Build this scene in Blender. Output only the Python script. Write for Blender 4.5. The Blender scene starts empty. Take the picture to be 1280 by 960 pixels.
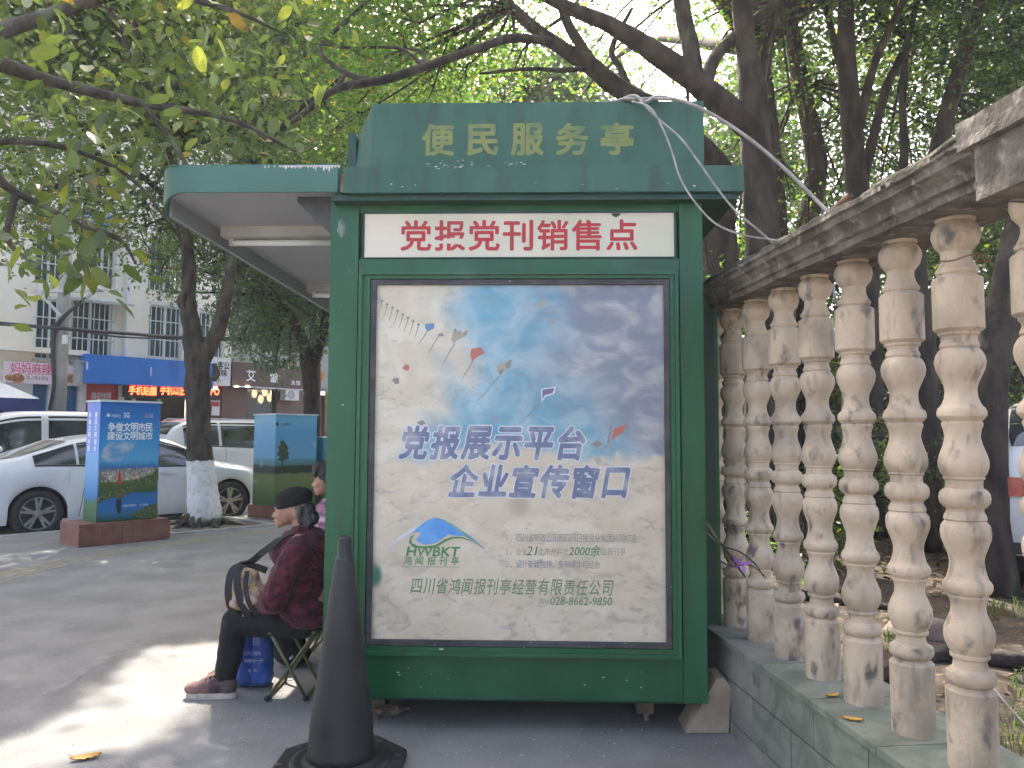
import bpy, bmesh, math, random
import numpy as np
from mathutils import Vector, Matrix, noise as mn
SC = bpy.context.scene
COL = SC.collection
R = math.radians
# ------------------------------------------------------------------ camera, world, sun, exposure
F, CX, CY = 962.0, 640.0, 480.0
PITCH, ROLL = R(3.8), R(0.25)
EYE = Vector((0, 0, 1.35))
_f = Vector((0, math.cos(PITCH), math.sin(PITCH)))
_u0 = Vector((0, -math.sin(PITCH), math.cos(PITCH)))
_r0 = Vector((1, 0, 0))
CR = _r0 * math.cos(ROLL) + _u0 * math.sin(ROLL)
CU = _u0 * math.cos(ROLL) - _r0 * math.sin(ROLL)
cam = bpy.data.cameras.new('camera')
cam.sensor_width = 36
cam.lens = F * 36 / 1280
cam.clip_start = 0.05
cam.clip_end = 500
camo = bpy.data.objects.new('camera', cam)
COL.objects.link(camo)
camo.matrix_world = Matrix((( CR.x, CU.x, -_f.x, EYE.x), (CR.y, CU.y, -_f.y, EYE.y), (CR.z, CU.z, -_f.z, EYE.z), (0, 0, 0, 1)))
SC.camera = camo
SUN_EL, SUN_AZ = R(50), R(-14)      # azimuth from +Y towards +X
SD = Vector((math.sin(SUN_AZ) * math.cos(SUN_EL), math.cos(SUN_AZ) * math.cos(SUN_EL), math.sin(SUN_EL)))
W = bpy.data.worlds.new('World')
SC.world = W
W.use_nodes = True
wn = W.node_tree.nodes
sky = wn.new('ShaderNodeTexSky')
sky.sky_type = 'NISHITA'
sky.sun_disc = False
sky.sun_elevation = SUN_EL
sky.sun_rotation = SUN_AZ
sky.dust_density = 8.0
sky.ozone_density = 0.0
sky.air_density = 0.8
wn['Background'].inputs['Strength'].default_value = 0.15
W.node_tree.links.new(sky.outputs[0], wn['Background'].inputs['Color'])
sl = bpy.data.lights.new('sun', 'SUN')
sl.energy = 3.0
sl.angle = R(0.53)
sl.color = (1.0, 0.93, 0.82)
so = bpy.data.objects.new('sun', sl)
COL.objects.link(so)
so.rotation_euler = SD.to_track_quat('Z', 'Y').to_euler()
so.location = SD * 30
SC.view_settings.view_transform = 'Standard'
SC.view_settings.look = 'None'
SC.view_settings.exposure = 2.48
SC.view_settings.gamma = 1
SC.cycles.max_bounces = 8
SC.cycles.transparent_max_bounces = 8
SC.cycles.transmission_bounces = 4
SC.cycles.use_denoising = True
random.seed(7)
RNG = np.random.default_rng(11)

# ------------------------------------------------------------------ measuring helpers
def ray(px, py):
    return (_f + CR * ((px - CX) / F) + CU * ((CY - py) / F))
def at(px, py, Y):
    d = ray(px, py)
    return EYE + d * (Y / d.y)
def gnd(px, py, z=0.0):
    d = ray(px, py)
    return EYE + d * ((z - EYE.z) / d.z)
class Frame:
    """a vertical plane: u runs along it, n points out of it"""
    def __init__(s, o, ang):
        s.o = Vector(o)
        s.U = Vector((math.cos(ang), math.sin(ang), 0))
        s.N = Vector((math.sin(ang), -math.cos(ang), 0))
    def p(s, u, z, n=0.0):
        v = s.o + s.U * u + s.N * n
        return Vector((v.x, v.y, s.o.z + z))
    def m(s, px, py, n=0.0):
        o = s.o + s.N * n
        d = ray(px, py)
        t = (o - EYE).dot(s.N) / d.dot(s.N)
        q = EYE + d * t
        return ((q - s.o).dot(s.U), q.z - s.o.z)

# ------------------------------------------------------------------ materials
def mat(name, c1, c2=None, rough=0.6, metal=0.0, scale=4.0, stretch=(1, 1, 1), bump=0.0, bscale=40.0, detail=6,
        lo=0.35, hi=0.65, c3=None, s3=30.0, t3=0.66, w3=0.03, spec=0.5, emit=None, estr=0.0, sheen=0.0, transl=0.0, coat=0.0, r2=None, w=None, dist=0.0, streak=None, randloc=False):
    m = bpy.data.materials.new(name)
    m.use_nodes = True
    nt = m.node_tree
    N, L = nt.nodes, nt.links
    b = N['Principled BSDF']
    b.inputs['Roughness'].default_value = rough
    b.inputs['Metallic'].default_value = metal
    b.inputs['Specular IOR Level'].default_value = spec
    if coat: b.inputs['Coat Weight'].default_value = coat; b.inputs['Coat Roughness'].default_value = 0.06
    if sheen:
        b.inputs['Sheen Weight'].default_value = sheen
        b.inputs['Sheen Roughness'].default_value = 0.4
    tc = N.new('ShaderNodeTexCoord')
    mp = N.new('ShaderNodeMapping')
    mp.inputs['Scale'].default_value = stretch
    L.new(tc.outputs['Object'], mp.inputs[0])
    if randloc:
        oi = N.new('ShaderNodeObjectInfo'); ml = N.new('ShaderNodeMath'); ml.operation = 'MULTIPLY'; ml.inputs[1].default_value = 37.0
        L.new(oi.outputs['Random'], ml.inputs[0]); cb = N.new('ShaderNodeCombineXYZ')
        for k in range(3): L.new(ml.outputs[0], cb.inputs[k])
        L.new(cb.outputs[0], mp.inputs['Location'])
    col = None
    def rgba(c): return (c[0], c[1], c[2], 1)
    b.inputs['Base Color'].default_value = rgba(c1)
    def ntex(sc, dt=6, di=0.0):
        n = N.new('ShaderNodeTexNoise')
        n.inputs['Scale'].default_value = sc
        n.inputs['Detail'].default_value = dt
        n.inputs['Distortion'].default_value = di
        L.new(mp.outputs[0], n.inputs['Vector'])
        return n
    def ramp(src, a, bb):
        r = N.new('ShaderNodeMapRange')
        r.inputs['From Min'].default_value = a
        r.inputs['From Max'].default_value = bb
        r.interpolation_type = 'SMOOTHSTEP'
        L.new(src, r.inputs['Value'])
        return r.outputs[0]
    def mix(f, A, B):
        x = N.new('ShaderNodeMix')
        x.data_type = 'RGBA'
        if isinstance(f, float): x.inputs[0].default_value = f
        else: L.new(f, x.inputs[0])
        for k, v in ((6, A), (7, B)):
            if isinstance(v, tuple): x.inputs[k].default_value = rgba(v)
            else: L.new(v, x.inputs[k])
        return x.outputs[2]
    if c2 is not None:
        n = ntex(scale, detail, dist)
        f = ramp(n.outputs['Fac'], lo, hi)
        col = mix(f, tuple(c1), tuple(c2))
        if r2 is not None:
            rr = N.new('ShaderNodeMapRange')
            rr.inputs['To Min'].default_value = rough
            rr.inputs['To Max'].default_value = r2
            L.new(f, rr.inputs['Value'])
            L.new(rr.outputs[0], b.inputs['Roughness'])
    if c3 is not None:
        n3 = ntex(s3, 5)
        f3 = ramp(n3.outputs['Fac'], t3, t3 + w3)
        col = mix(f3, col if col is not None else tuple(c1), tuple(c3))
    if streak is not None:
        m5 = N.new('ShaderNodeMapping'); m5.inputs['Scale'].default_value = streak[1]; L.new(tc.outputs['Object'], m5.inputs[0])
        n5 = N.new('ShaderNodeTexNoise'); n5.inputs['Scale'].default_value = 1.0; n5.inputs['Detail'].default_value = 9; L.new(m5.outputs[0], n5.inputs['Vector'])
        r5 = N.new('ShaderNodeMapRange'); r5.inputs['From Min'].default_value = streak[2]; r5.inputs['From Max'].default_value = streak[3]; r5.inputs['To Max'].default_value = streak[4]
        L.new(n5.outputs['Fac'], r5.inputs['Value']); col = mix(r5.outputs[0], col if col is not None else tuple(c1), tuple(streak[0]))
    if col is not None:
        L.new(col, b.inputs['Base Color'])
    if bump:
        n4 = ntex(bscale, 8)
        bp = N.new('ShaderNodeBump')
        bp.inputs['Strength'].default_value = bump
        bp.inputs['Distance'].default_value = 0.02
        L.new(n4.outputs['Fac'], bp.inputs['Height'])
        L.new(bp.outputs[0], b.inputs['Normal'])
    if emit is not None:
        b.inputs['Emission Color'].default_value = rgba(emit)
        b.inputs['Emission Strength'].default_value = estr
    m['fns'] = 1
    return m

def leafmat(name, cols, transl=0.5, rough=0.45, gl=0.5):
    """leaf: each leaf picks its own colour; light passes through"""
    m = bpy.data.materials.new(name)
    m.use_nodes = True
    nt = m.node_tree
    N, L = nt.nodes, nt.links
    b = N['Principled BSDF']
    b.inputs['Roughness'].default_value = rough
    b.inputs['Specular IOR Level'].default_value = gl
    g = N.new('ShaderNodeNewGeometry')
    cr = N.new('ShaderNodeValToRGB')
    e = cr.color_ramp.elements
    while len(e) < len(cols): e.new(0.5)
    for i, (pos, c) in enumerate(cols):
        e[i].position = pos
        e[i].color = (*c, 1)
    L.new(g.outputs['Random Per Island'], cr.inputs[0])
    L.new(cr.outputs[0], b.inputs['Base Color'])
    t = N.new('ShaderNodeBsdfTranslucent')
    hs = N.new('ShaderNodeMix'); hs.data_type = 'RGBA'; hs.blend_type = 'MULTIPLY'; hs.inputs[0].default_value = 1
    L.new(cr.outputs[0], hs.inputs[6])
    hs.inputs[7].default_value = (2.3, 2.5, 1.0, 1)
    L.new(hs.outputs[2], t.inputs['Color'])
    mx = N.new('ShaderNodeMixShader')
    mx.inputs[0].default_value = transl
    L.new(b.outputs[0], mx.inputs[1]); L.new(t.outputs[0], mx.inputs[2])
    L.new(mx.outputs[0], N['Material Output'].inputs['Surface'])
    return m

def glassmat(name, c=(0.02, 0.025, 0.03), rough=0.04, alpha=0.75):
    m = bpy.data.materials.new(name)
    m.use_nodes = True
    b = m.node_tree.nodes['Principled BSDF']
    b.inputs['Base Color'].default_value = (*c, 1)
    b.inputs['Roughness'].default_value = rough
    b.inputs['Specular IOR Level'].default_value = 0.8
    b.inputs['Alpha'].default_value = alpha
    return m

M = {}
# ------------------------------------------------------------------ scene graph helpers
BASE = {}
def tag(o, label=None, cat=None, group=None, kind=None):
    if label: o['label'] = label
    if cat: o['category'] = cat
    if group: o['group'] = group
    if kind: o['kind'] = kind
    return o
def thing(name, label, cat, loc=(0, 0, 0), group=None, local=False, kind=None):
    o = bpy.data.objects.new(name, None)
    o.empty_display_size = 0.2
    COL.objects.link(o)
    o.location = loc
    BASE[o] = Vector((0, 0, 0)) if local else Vector(loc)
    return tag(o, label, cat, group, kind)
def link(name, me, parent=None, base=None, label=None, kind=None):
    """me is in world (or the thing's local) coordinates"""
    o = bpy.data.objects.new(name, me)
    COL.objects.link(o)
    if parent is not None:
        bs = BASE[parent]
        o.parent = parent
        BASE[o] = bs
        if bs.length > 0: me.transform(Matrix.Translation(-bs))
    elif base is not None:
        base = Vector(base)
        me.transform(Matrix.Translation(-base))
        o.location = base
        BASE[o] = base
    else:
        BASE[o] = Vector((0, 0, 0))
    if label: o['label'] = label
    if kind: o['kind'] = kind
    return o
def fin(name, bm, material, parent=None, base=None, smooth=False, label=None, kind=None, bevel=0.0, seg=2):
    if bevel:
        es = [e for e in bm.edges if e.is_manifold and e.calc_face_angle(0) > 0.5]
        bmesh.ops.bevel(bm, geom=es, offset=bevel, segments=seg, affect='EDGES', profile=0.6, clamp_overlap=True)
    bmesh.ops.recalc_face_normals(bm, faces=bm.faces)
    me = bpy.data.meshes.new(name)
    bm.to_mesh(me); bm.free()
    ms = material if isinstance(material, (list, tuple)) else [material]
    for x in ms: me.materials.append(x)
    if smooth: me.shade_smooth()
    return link(name, me, parent, base, label, kind)
def quadbox(bm, P):
    """P: 8 points, bottom loop then top loop"""
    v = [bm.verts.new(p) for p in P]
    for f in ((0, 1, 2, 3), (4, 5, 6, 7), (0, 1, 5, 4), (1, 2, 6, 5), (2, 3, 7, 6), (3, 0, 4, 7)):
        bm.faces.new([v[i] for i in f])
    return v
def fbox(bm, fr, u0, u1, z0, z1, n0, n1):
    P = [fr.p(u0, z0, n0), fr.p(u1, z0, n0), fr.p(u1, z0, n1), fr.p(u0, z0, n1),
         fr.p(u0, z1, n0), fr.p(u1, z1, n0), fr.p(u1, z1, n1), fr.p(u0, z1, n1)]
    return quadbox(bm, P)
def FB(name, fr, u0, u1, z0, z1, n0, n1, material, parent=None, bevel=0.0, **k):
    bm = bmesh.new()
    fbox(bm, fr, u0, u1, z0, z1, n0, n1)
    return fin(name, bm, material, parent, bevel=bevel, **k)
WF = Frame((0, 0, 0), 0.0)     # u = x, n = -y
def abox(bm, x0, x1, y0, y1, z0, z1): return fbox(bm, WF, x0, x1, z0, z1, -y1, -y0)
def poly_prism(bm, pts, off):
    """pts: list of Vectors (planar), extruded by Vector off"""
    a = [bm.verts.new(p) for p in pts]
    b = [bm.verts.new(p + off) for p in pts]
    bm.faces.new(a); bm.faces.new(b[::-1])
    n = len(pts)
    for i in range(n): bm.faces.new((a[i], a[(i + 1) % n], b[(i + 1) % n], b[i]))
def tube(bm, pts, rad, seg=8, cap=True, jit=0.0, freq=3.0):
    pts = [Vector(p) for p in pts]
    if not isinstance(rad, (list, tuple)): rad = [rad] * len(pts)
    rings = []
    t0 = None
    for i, p in enumerate(pts):
        t = (pts[min(i + 1, len(pts) - 1)] - pts[max(i - 1, 0)])
        if t.length < 1e-9: t = Vector((0, 0, 1))
        t.normalize()
        if t0 is None:
            a = t.orthogonal().normalized()
        else:
            a = (a - t * a.dot(t))
            if a.length < 1e-6: a = t.orthogonal()
            a.normalize()
        t0 = t
        b = t.cross(a)
        ring = []
        for k in range(seg):
            th = 2 * math.pi * k / seg
            d = a * math.cos(th) + b * math.sin(th)
            r = rad[i]
            if jit:
                q = (p + d * r)
                r *= 1 + jit * mn.noise(q * freq) + jit * 0.5 * mn.noise(q * freq * 2.7)
            ring.append(bm.verts.new(p + d * r))
        rings.append(ring)
    for i in range(len(rings) - 1):
        for k in range(seg):
            bm.faces.new((rings[i][k], rings[i][(k + 1) % seg], rings[i + 1][(k + 1) % seg], rings[i + 1][k]))
    if cap:
        bm.faces.new(rings[0][::-1]); bm.faces.new(rings[-1])
def spline(pts, rad, n=5):
    """Catmull-Rom resample of points and radii"""
    pts = [Vector(p) for p in pts]
    P = [pts[0] * 2 - pts[1]] + pts + [pts[-1] * 2 - pts[-2]]
    Rr = [rad[0]] + list(rad) + [rad[-1]]
    op, orr = [], []
    for i in range(1, len(P) - 2):
        for k in range(n):
            t = k / n
            a, b, c, d = P[i - 1], P[i], P[i + 1], P[i + 2]
            op.append(0.5 * ((2 * b) + (c - a) * t + (2 * a - 5 * b + 4 * c - d) * t * t + (3 * b - a - 3 * c + d) * t ** 3))
            orr.append(Rr[i] * (1 - t) + Rr[i + 1] * t)
    op.append(pts[-1]); orr.append(rad[-1])
    return op, orr
def lathe(bm, prof, c=(0, 0, 0), seg=24, axis='z', closed=False):
    """prof: (r, h) list"""
    c = Vector(c)
    rings = []
    for r, h in prof:
        ring = []
        for k in range(seg):
            th = 2 * math.pi * k / seg
            a, b = r * math.cos(th), r * math.sin(th)
            if axis == 'z': q = Vector((a, b, h))
            elif axis == 'y': q = Vector((a, h, b))
            else: q = Vector((h, a, b))
            ring.append(bm.verts.new(c + q))
        rings.append(ring)
    n = len(rings)
    for i in range(n if closed else n - 1):
        A, B = rings[i], rings[(i + 1) % n]
        for k in range(seg): bm.faces.new((A[k], A[(k + 1) % seg], B[(k + 1) % seg], B[k]))
    if not closed:
        bm.faces.new(rings[0][::-1]); bm.faces.new(rings[-1])
def ellip(bm, c, r, rot=None, seg=14, ring=10):
    Mx = Matrix.Translation(Vector(c)) @ (rot.to_4x4() if rot else Matrix.Identity(4)) @ Matrix.Diagonal((r[0], r[1], r[2], 1))
    bmesh.ops.create_uvsphere(bm, u_segments=seg, v_segments=ring, radius=1, matrix=Mx)
def capsule(bm, a, b, ra, rb, seg=12):
    a, b = Vector(a), Vector(b)
    ellip(bm, a, (ra,) * 3, seg=seg, ring=8); ellip(bm, b, (rb,) * 3, seg=seg, ring=8)
    tube(bm, [a, b], [ra, rb], seg)
def blob(name, bm, material, parent=None, voxel=0.006, smooth=6, disp=0.0, dscale=30.0, label=None, base=None, fac=0.5):
    """one continuous skin grown round overlapping volumes"""
    me = bpy.data.meshes.new(name)
    bm.to_mesh(me); bm.free()
    o = bpy.data.objects.new('tmp_blob', me)
    COL.objects.link(o)
    r = o.modifiers.new('r', 'REMESH'); r.mode = 'VOXEL'; r.voxel_size = voxel
    s = o.modifiers.new('s', 'SMOOTH'); s.factor = fac; s.iterations = smooth
    dg = bpy.context.evaluated_depsgraph_get(); dg.update()
    m2 = bpy.data.meshes.new_from_object(o.evaluated_get(dg))
    bpy.data.objects.remove(o)
    if disp:
        n = len(m2.vertices)
        nn = [v.normal.copy() for v in m2.vertices]
        for v, q in zip(m2.vertices, nn):
            p = v.co
            k = mn.noise(p * dscale) + 0.5 * mn.noise(p * dscale * 2.3)
            v.co = p + q * (disp * k)
    m2.name = name
    m2.materials.clear(); m2.materials.append(material)
    m2.shade_smooth()
    return link(name, m2, parent, base=base, label=label)
def dupe(src, parent=None, loc=None, name=None):
    c = src.copy(); COL.objects.link(c)
    if parent is not None: c.parent = parent
    if loc is not None: c.location = loc
    BASE[c] = BASE.get(src, Vector())
    return c
def copy_tree(o, parent=None):
    c = dupe(o, parent)
    for ch in o.children: copy_tree(ch, c)
    return c
# ------------------------------------------------------------------ lettering
_TX = {}
def glyphs(body, bold=0.0, shear=0.0, res=3):
    key = (body, bold, shear)
    if key in _TX: return _TX[key]
    c = bpy.data.curves.new('t', 'FONT')
    c.body = body; c.offset = bold; c.resolution_u = res; c.shear = shear
    o = bpy.data.objects.new('tmp_text', c); COL.objects.link(o)
    dg = bpy.context.evaluated_depsgraph_get(); dg.update()
    me = bpy.data.meshes.new_from_object(o.evaluated_get(dg))
    V = [v.co.copy() for v in me.vertices]
    Fs = [tuple(p.vertices) for p in me.polygons]
    bpy.data.objects.remove(o); bpy.data.meshes.remove(me)
    _TX[key] = (V, Fs)
    return _TX[key]
def text(fr, body, box, n, material, parent, name='lettering', bold=0.0, shear=0.0, spaced=True, grow=0.0, vertical=False, base=None):
    """box = (u0, z0, u1, z1) in the frame"""
    u0, z0, u1, z1 = box
    bm = bmesh.new()
    cells = []
    if spaced:
        chars = list(body); k = len(chars)
        if vertical:
            h = (z1 - z0) / k
            cells = [(ch, (u0, z1 - (i + 0.92) * h, u1, z1 - (i + 0.08) * h)) for i, ch in enumerate(chars)]
        else:
            h = z1 - z0
            wch = min(h * 1.0, (u1 - u0) / k * 0.96)
            st = ((u1 - u0) - wch) / max(k - 1, 1)
            cells = [(ch, (u0 + i * st, z0, u0 + i * st + wch, z1)) for i, ch in enumerate(chars)]
    else:
        cells = [(body, box)]
    st_ = [(0.0, 0.0)]
    if bold: st_ += [(bold * math.cos(k * math.pi / 2 + .4), bold * math.sin(k * math.pi / 2 + .4)) for k in range(4)]
    if grow: st_ = [((bold + grow) * math.cos(k * math.pi / 5), (bold + grow) * math.sin(k * math.pi / 5)) for k in range(10)]
    lay = 0
    for ch, (a0, b0, a1, b1) in cells:
        if not ch.strip(): continue
        V, Fs = glyphs(ch, 0.0, shear)
        V0 = V
        if not V or not V0: continue
        xs = [v.x for v in V0]; ys = [v.y for v in V0]
        x0, x1, y0, y1 = min(xs), max(xs), min(ys), max(ys)
        if spaced and ord(ch) <= 0x2000:
            mx_ = (x0 + x1) / 2; x0, x1 = mx_ - .5, mx_ + .5; y0, y1 = min(y0, -0.08), max(y1, 0.80)
        elif spaced:     # keep the em box of a character
            x0, x1 = min(x0, 0.06), max(x1, 0.94); y0, y1 = min(y0, -0.08), max(y1, 0.80)
        for k, (ox, oy) in enumerate(st_):
            vs = []
            for v in V:
                a = (v.x + ox - x0) / max(x1 - x0, 1e-6); b = (v.y + oy - y0) / max(y1 - y0, 1e-6)
                vs.append(bm.verts.new(fr.p(a0 + a * (a1 - a0), b0 + b * (b1 - b0), n + k * 2e-5)))
            for f in Fs:
                try: bm.faces.new([vs[i] for i in f])
                except ValueError: pass
    me = bpy.data.meshes.new(name); bm.to_mesh(me); bm.free()
    me.materials.append(material)
    return link(name, me, parent, base=base)
def flat(fr, pts, n, material, parent, name, th=0.0015):
    """flat print: outline pts (u, z) on a frame"""
    bm = bmesh.new()
    poly_prism(bm, [fr.p(u, z, n) for u, z in pts], fr.N * th)
    return fin(name, bm, material, parent)
# ------------------------------------------------------------------ leaves
PATCH = [gnd(*q) for q in ((62, 945), (70, 900), (125, 858), (175, 832), (200, 812), (262, 800), (345, 803), (405, 812), (405, 850), (300, 872), (240, 872), (228, 905), (205, 935), (131, 952))]
_pc = sum(PATCH, Vector()) / len(PATCH); PATCH = [_pc + (q - _pc) * 1.15 for q in PATCH]
PATCH2 = [gnd(*q) for q in ((-60, 935), (22, 925), (34, 950), (20, 1000), (-60, 1000))]
def inpoly(px, py, poly):
    ins = np.zeros(px.shape, bool)
    n = len(poly); j = n - 1
    for i in range(n):
        xi, yi, xj, yj = poly[i].x, poly[i].y, poly[j].x, poly[j].y
        c = ((yi > py) != (yj > py)) & (px < (xj - xi) * (py - yi) / (yj - yi + 1e-12) + xi)
        ins ^= c
        j = i
    return ins
def keep(P, jitter=0.10):
    """leave the gaps in the canopy through which the sun reaches the pavement"""
    t = P[:, 2] / SD.z
    gx = P[:, 0] - SD.x * t; gy = P[:, 1] - SD.y * t
    gx, gy = gx + .16 * np.sin(4.1 * gy + 1.0) + .08 * np.sin(9.3 * gx + 2) , gy + .14 * np.sin(5.3 * gx) + .07 * np.sin(11 * gy)
    gx = gx + RNG.normal(0, jitter, len(gx)); gy = gy + RNG.normal(0, jitter, len(gx))
    k = ~(inpoly(gx, gy, PATCH) | inpoly(gx, gy, PATCH2))
    # nothing grows through the kiosk
    inside = (P[:, 0] > -1.9) & (P[:, 0] < 1.15) & (P[:, 1] > 3.2) & (P[:, 1] < 7.6) & (P[:, 2] < 3.0)
    return k & ~inside
def leaf_mesh(name, P, S, material, parent, droop=0.3, wid=0.5, big=False, kind='stuff', label=None, flatness=0.6, sun_gap=True):
    if sun_gap:
        k = keep(P); P = P[k]; S = S[k]
    n = len(P)
    if n == 0: return None
    d = RNG.normal(0, 1, (n, 3)); d[:, 2] = d[:, 2] * 0.5 - droop
    d /= np.linalg.norm(d, axis=1)[:, None]
    up = RNG.normal(0, flatness, (n, 3)); up[:, 2] += 1.0
    s = np.cross(d, up); s /= (np.linalg.norm(s, axis=1)[:, None] + 1e-9)
    nn = np.cross(s, d)
    S = S[:, None]
    if not big:
        tpl = [(-0.5, 0, 0), (-0.02, wid / 2, 0.07), (0.5, 0, -0.06), (-0.02, -wid / 2, 0.07)]
        faces = [(0, 1, 2), (0, 2, 3)]
    else:
        tpl = [(-0.5, 0, 0), (-0.28, wid * 0.36, 0.06), (0.02, wid * 0.5, 0.08), (0.3, wid * 0.3, 0.03), (0.5, 0, -0.09),
               (0.3, -wid * 0.3, 0.03), (0.02, -wid * 0.5, 0.08), (-0.28, -wid * 0.36, 0.06), (0.0, 0, 0.015)]
        faces = [(0, 1, 8), (1, 2, 8), (2, 3, 8), (3, 4, 8), (4, 5, 8), (5, 6, 8), (6, 7, 8), (7, 0, 8)]
    nv = len(tpl)
    V = np.empty((n, nv, 3))
    for i, (a, b, c) in enumerate(tpl): V[:, i] = P + S * (a * d + b * s + c * nn)
    Fi = (np.array(faces)[None] + (np.arange(n) * nv)[:, None, None]).reshape(-1)
    if parent is not None: V = V - np.array(BASE[parent])
    me = bpy.data.meshes.new(name)
    nf = n * len(faces)
    me.vertices.add(n * nv); me.vertices.foreach_set('co', V.reshape(-1))
    me.loops.add(nf * 3); me.loops.foreach_set('vertex_index', Fi.astype(np.int32))
    me.polygons.add(nf); me.polygons.foreach_set('loop_start', (np.arange(nf) * 3).astype(np.int32))
    me.materials.append(material)
    me.update(calc_edges=True)
    o = bpy.data.objects.new(name, me); COL.objects.link(o)
    if parent is not None: o.parent = parent; BASE[o] = BASE[parent]
    if kind: o['kind'] = kind
    if label: o['label'] = label
    return o
def cloud(clumps, per, twig=0.16, leaves=9, squash=0.8):
    """clumps: (centre, radius); per: leaves per cubic metre of clump"""
    out = []
    for c, r in clumps:
        n = max(3, int(per * r ** 3 * 4.19 * squash / leaves))
        q = RNG.normal(0, 1, (n, 3)); q /= np.linalg.norm(q, axis=1)[:, None]
        q *= (RNG.random((n, 1)) ** 0.45) * r
        q[:, 2] *= squash
        t = q + np.array(c)
        t = np.repeat(t, leaves, 0) + RNG.normal(0, twig, (n * leaves, 3))
        out.append(t)
    return np.concatenate(out)
# ------------------------------------------------------------------ the large setting: ground, road, kerb
UA = R(48.0)
K0 = Vector((-6.8, 10.2, 0))
SU = Vector((math.cos(UA), math.sin(UA), 0)); SM = Vector((-math.sin(UA), math.cos(UA), 0))
def st(s, d, z=0.0): return K0 + SU * s + SM * d + Vector((0, 0, z))
M['pave'] = mat('pavement', (0.175, 0.170, 0.162), (0.235, 0.228, 0.216), rough=0.85, scale=2.1, detail=12, bump=0.5, bscale=150, c3=(0.32, 0.31, 0.295), s3=75, t3=0.60, w3=0.12)
M['road'] = mat('asphalt', (0.10, 0.10, 0.105), (0.15, 0.15, 0.15), rough=0.9, scale=2.0, bump=0.3, bscale=120)
M['kerb'] = mat('kerb_stone', (0.36, 0.35, 0.33), (0.46, 0.44, 0.41), rough=0.85, scale=6, bump=0.2)
M['soil'] = mat('soil', (0.030, 0.021, 0.015), (0.07, 0.048, 0.032), rough=0.95, scale=5, bump=0.8, bscale=14, c3=(0.13, 0.09, 0.05), s3=22, t3=0.6, w3=0.05)
M['earth'] = mat('earth', (0.12, 0.10, 0.08), (0.2, 0.17, 0.14), rough=0.95, scale=6, bump=0.6, bscale=30)
def sheet(name, pts, material, label=None):
    bm = bmesh.new()
    bm.faces.new([bm.verts.new(p) for p in pts])
    o = fin(name, bm, material)
    if o.data.polygons[0].normal.z < 0: o.data.flip_normals()
    o['kind'] = 'structure'
    return o
sheet('ground', [Vector((-150, -150, -0.26)), Vector((200, -150, -0.26)), Vector((200, 200, -0.26)), Vector((-150, 200, -0.26))], M['earth'])
sheet('road', [st(-60, 0, -0.12), st(80, 0, -0.12), st(80, 9.6, -0.12), st(-60, 9.6, -0.12)], M['road'])
# near pavement: a gently uneven grid near the camera
bm = bmesh.new()
a, b = st(-60, -0.12), st(80, -0.12)
bm.faces.new([bm.verts.new(p) for p in (a, b, Vector((80, -60, 0)), Vector((-60, -60, 0)))])
o = fin('pavement', bm, M['pave'], kind='structure')
if o.data.polygons[0].normal.z < 0: o.data.flip_normals()
# skirt under the near pavement is hidden by kerb stones
kerb = thing('kerb', None, None, st(0, 0, -0.2)); kerb['kind'] = 'structure'
for i in range(16):
    s0 = -5.0 + i * 0.99
    fk = Frame(st(0, 0, 0), UA)
    FB('kerb_stone', fk, s0, s0 + 0.98, -0.2, 0.006 + 0.002 * random.random(), 0.0, 0.125, M['kerb'], kerb, bevel=0.012)
bm = bmesh.new(); fbox(bm, Frame(st(0, 0, 0), UA), 10.84, 60, -0.2, 0.004, 0.0, 0.12); fbox(bm, Frame(st(0, 0, 0), UA), -50, -5.01, -0.2, 0.004, 0.0, 0.12)
fin('kerb_run', bm, M['kerb'], kerb)
# far pavement
bm = bmesh.new(); fbox(bm, Frame(st(0, 0, 0), UA), -60, 80, -0.24, 0.0, -13.5, -9.6)
fin('far_pavement', bm, M['kerb'], kind='structure')
# faded yellow tactile strip along the pavement
M['faded_yellow'] = mat('faded_yellow_paint', (0.34, 0.27, 0.13), (0.22, 0.21, 0.19), rough=0.85, scale=14, lo=0.35, hi=0.6, bump=0.2)
strip = thing('tactile_strip', None, None, gnd(120, 698)); strip['kind'] = 'structure'
cps = [gnd(-90, 750), gnd(0, 722), gnd(100, 699), gnd(190, 684), gnd(240, 676), gnd(330, 664)]
for k in range(4):
    cc, _ = spline(cps, [0] * len(cps), 6)
    bm = bmesh.new()
    prev = None
    for i, p in enumerate(cc):
        t = (cc[min(i + 1, len(cc) - 1)] - cc[max(i - 1, 0)]).normalized()
        q = Vector((-t.y, t.x, 0))
        c = p + q * (-0.15 + k * 0.1)
        cur = [bm.verts.new(Vector((w.x, w.y, z))) for w, z in ((c - q * 0.02, 0.0005), (c - q * 0.014, 0.005), (c + q * 0.014, 0.005), (c + q * 0.02, 0.0005))]
        if prev:
            for j in range(3): bm.faces.new((prev[j], prev[j + 1], cur[j + 1], cur[j]))
        prev = cur
    fin('rib', bm, M['faded_yellow'], strip)
M['scuff'] = mat('scuffed_concrete', (0.225, 0.219, 0.21), (0.18, 0.175, 0.168), rough=0.85, scale=12, bump=0.2, bscale=90)
for nm, qs in (('worn_streak', [(50, 868), (118, 824), (190, 791), (193, 793), (128, 829), (62, 871)]), ('cement_patch', [(240, 931), (248, 912), (259, 910), (250, 932)])):
    pts = [gnd(x, y, 0.0015) for x, y in qs]
    bm = bmesh.new(); bm.faces.new([bm.verts.new(p) for p in pts])
    o = fin(nm, bm, M['scuff'], kind='structure')
    if o.data.polygons[0].normal.z < 0: o.data.flip_normals()
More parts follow.
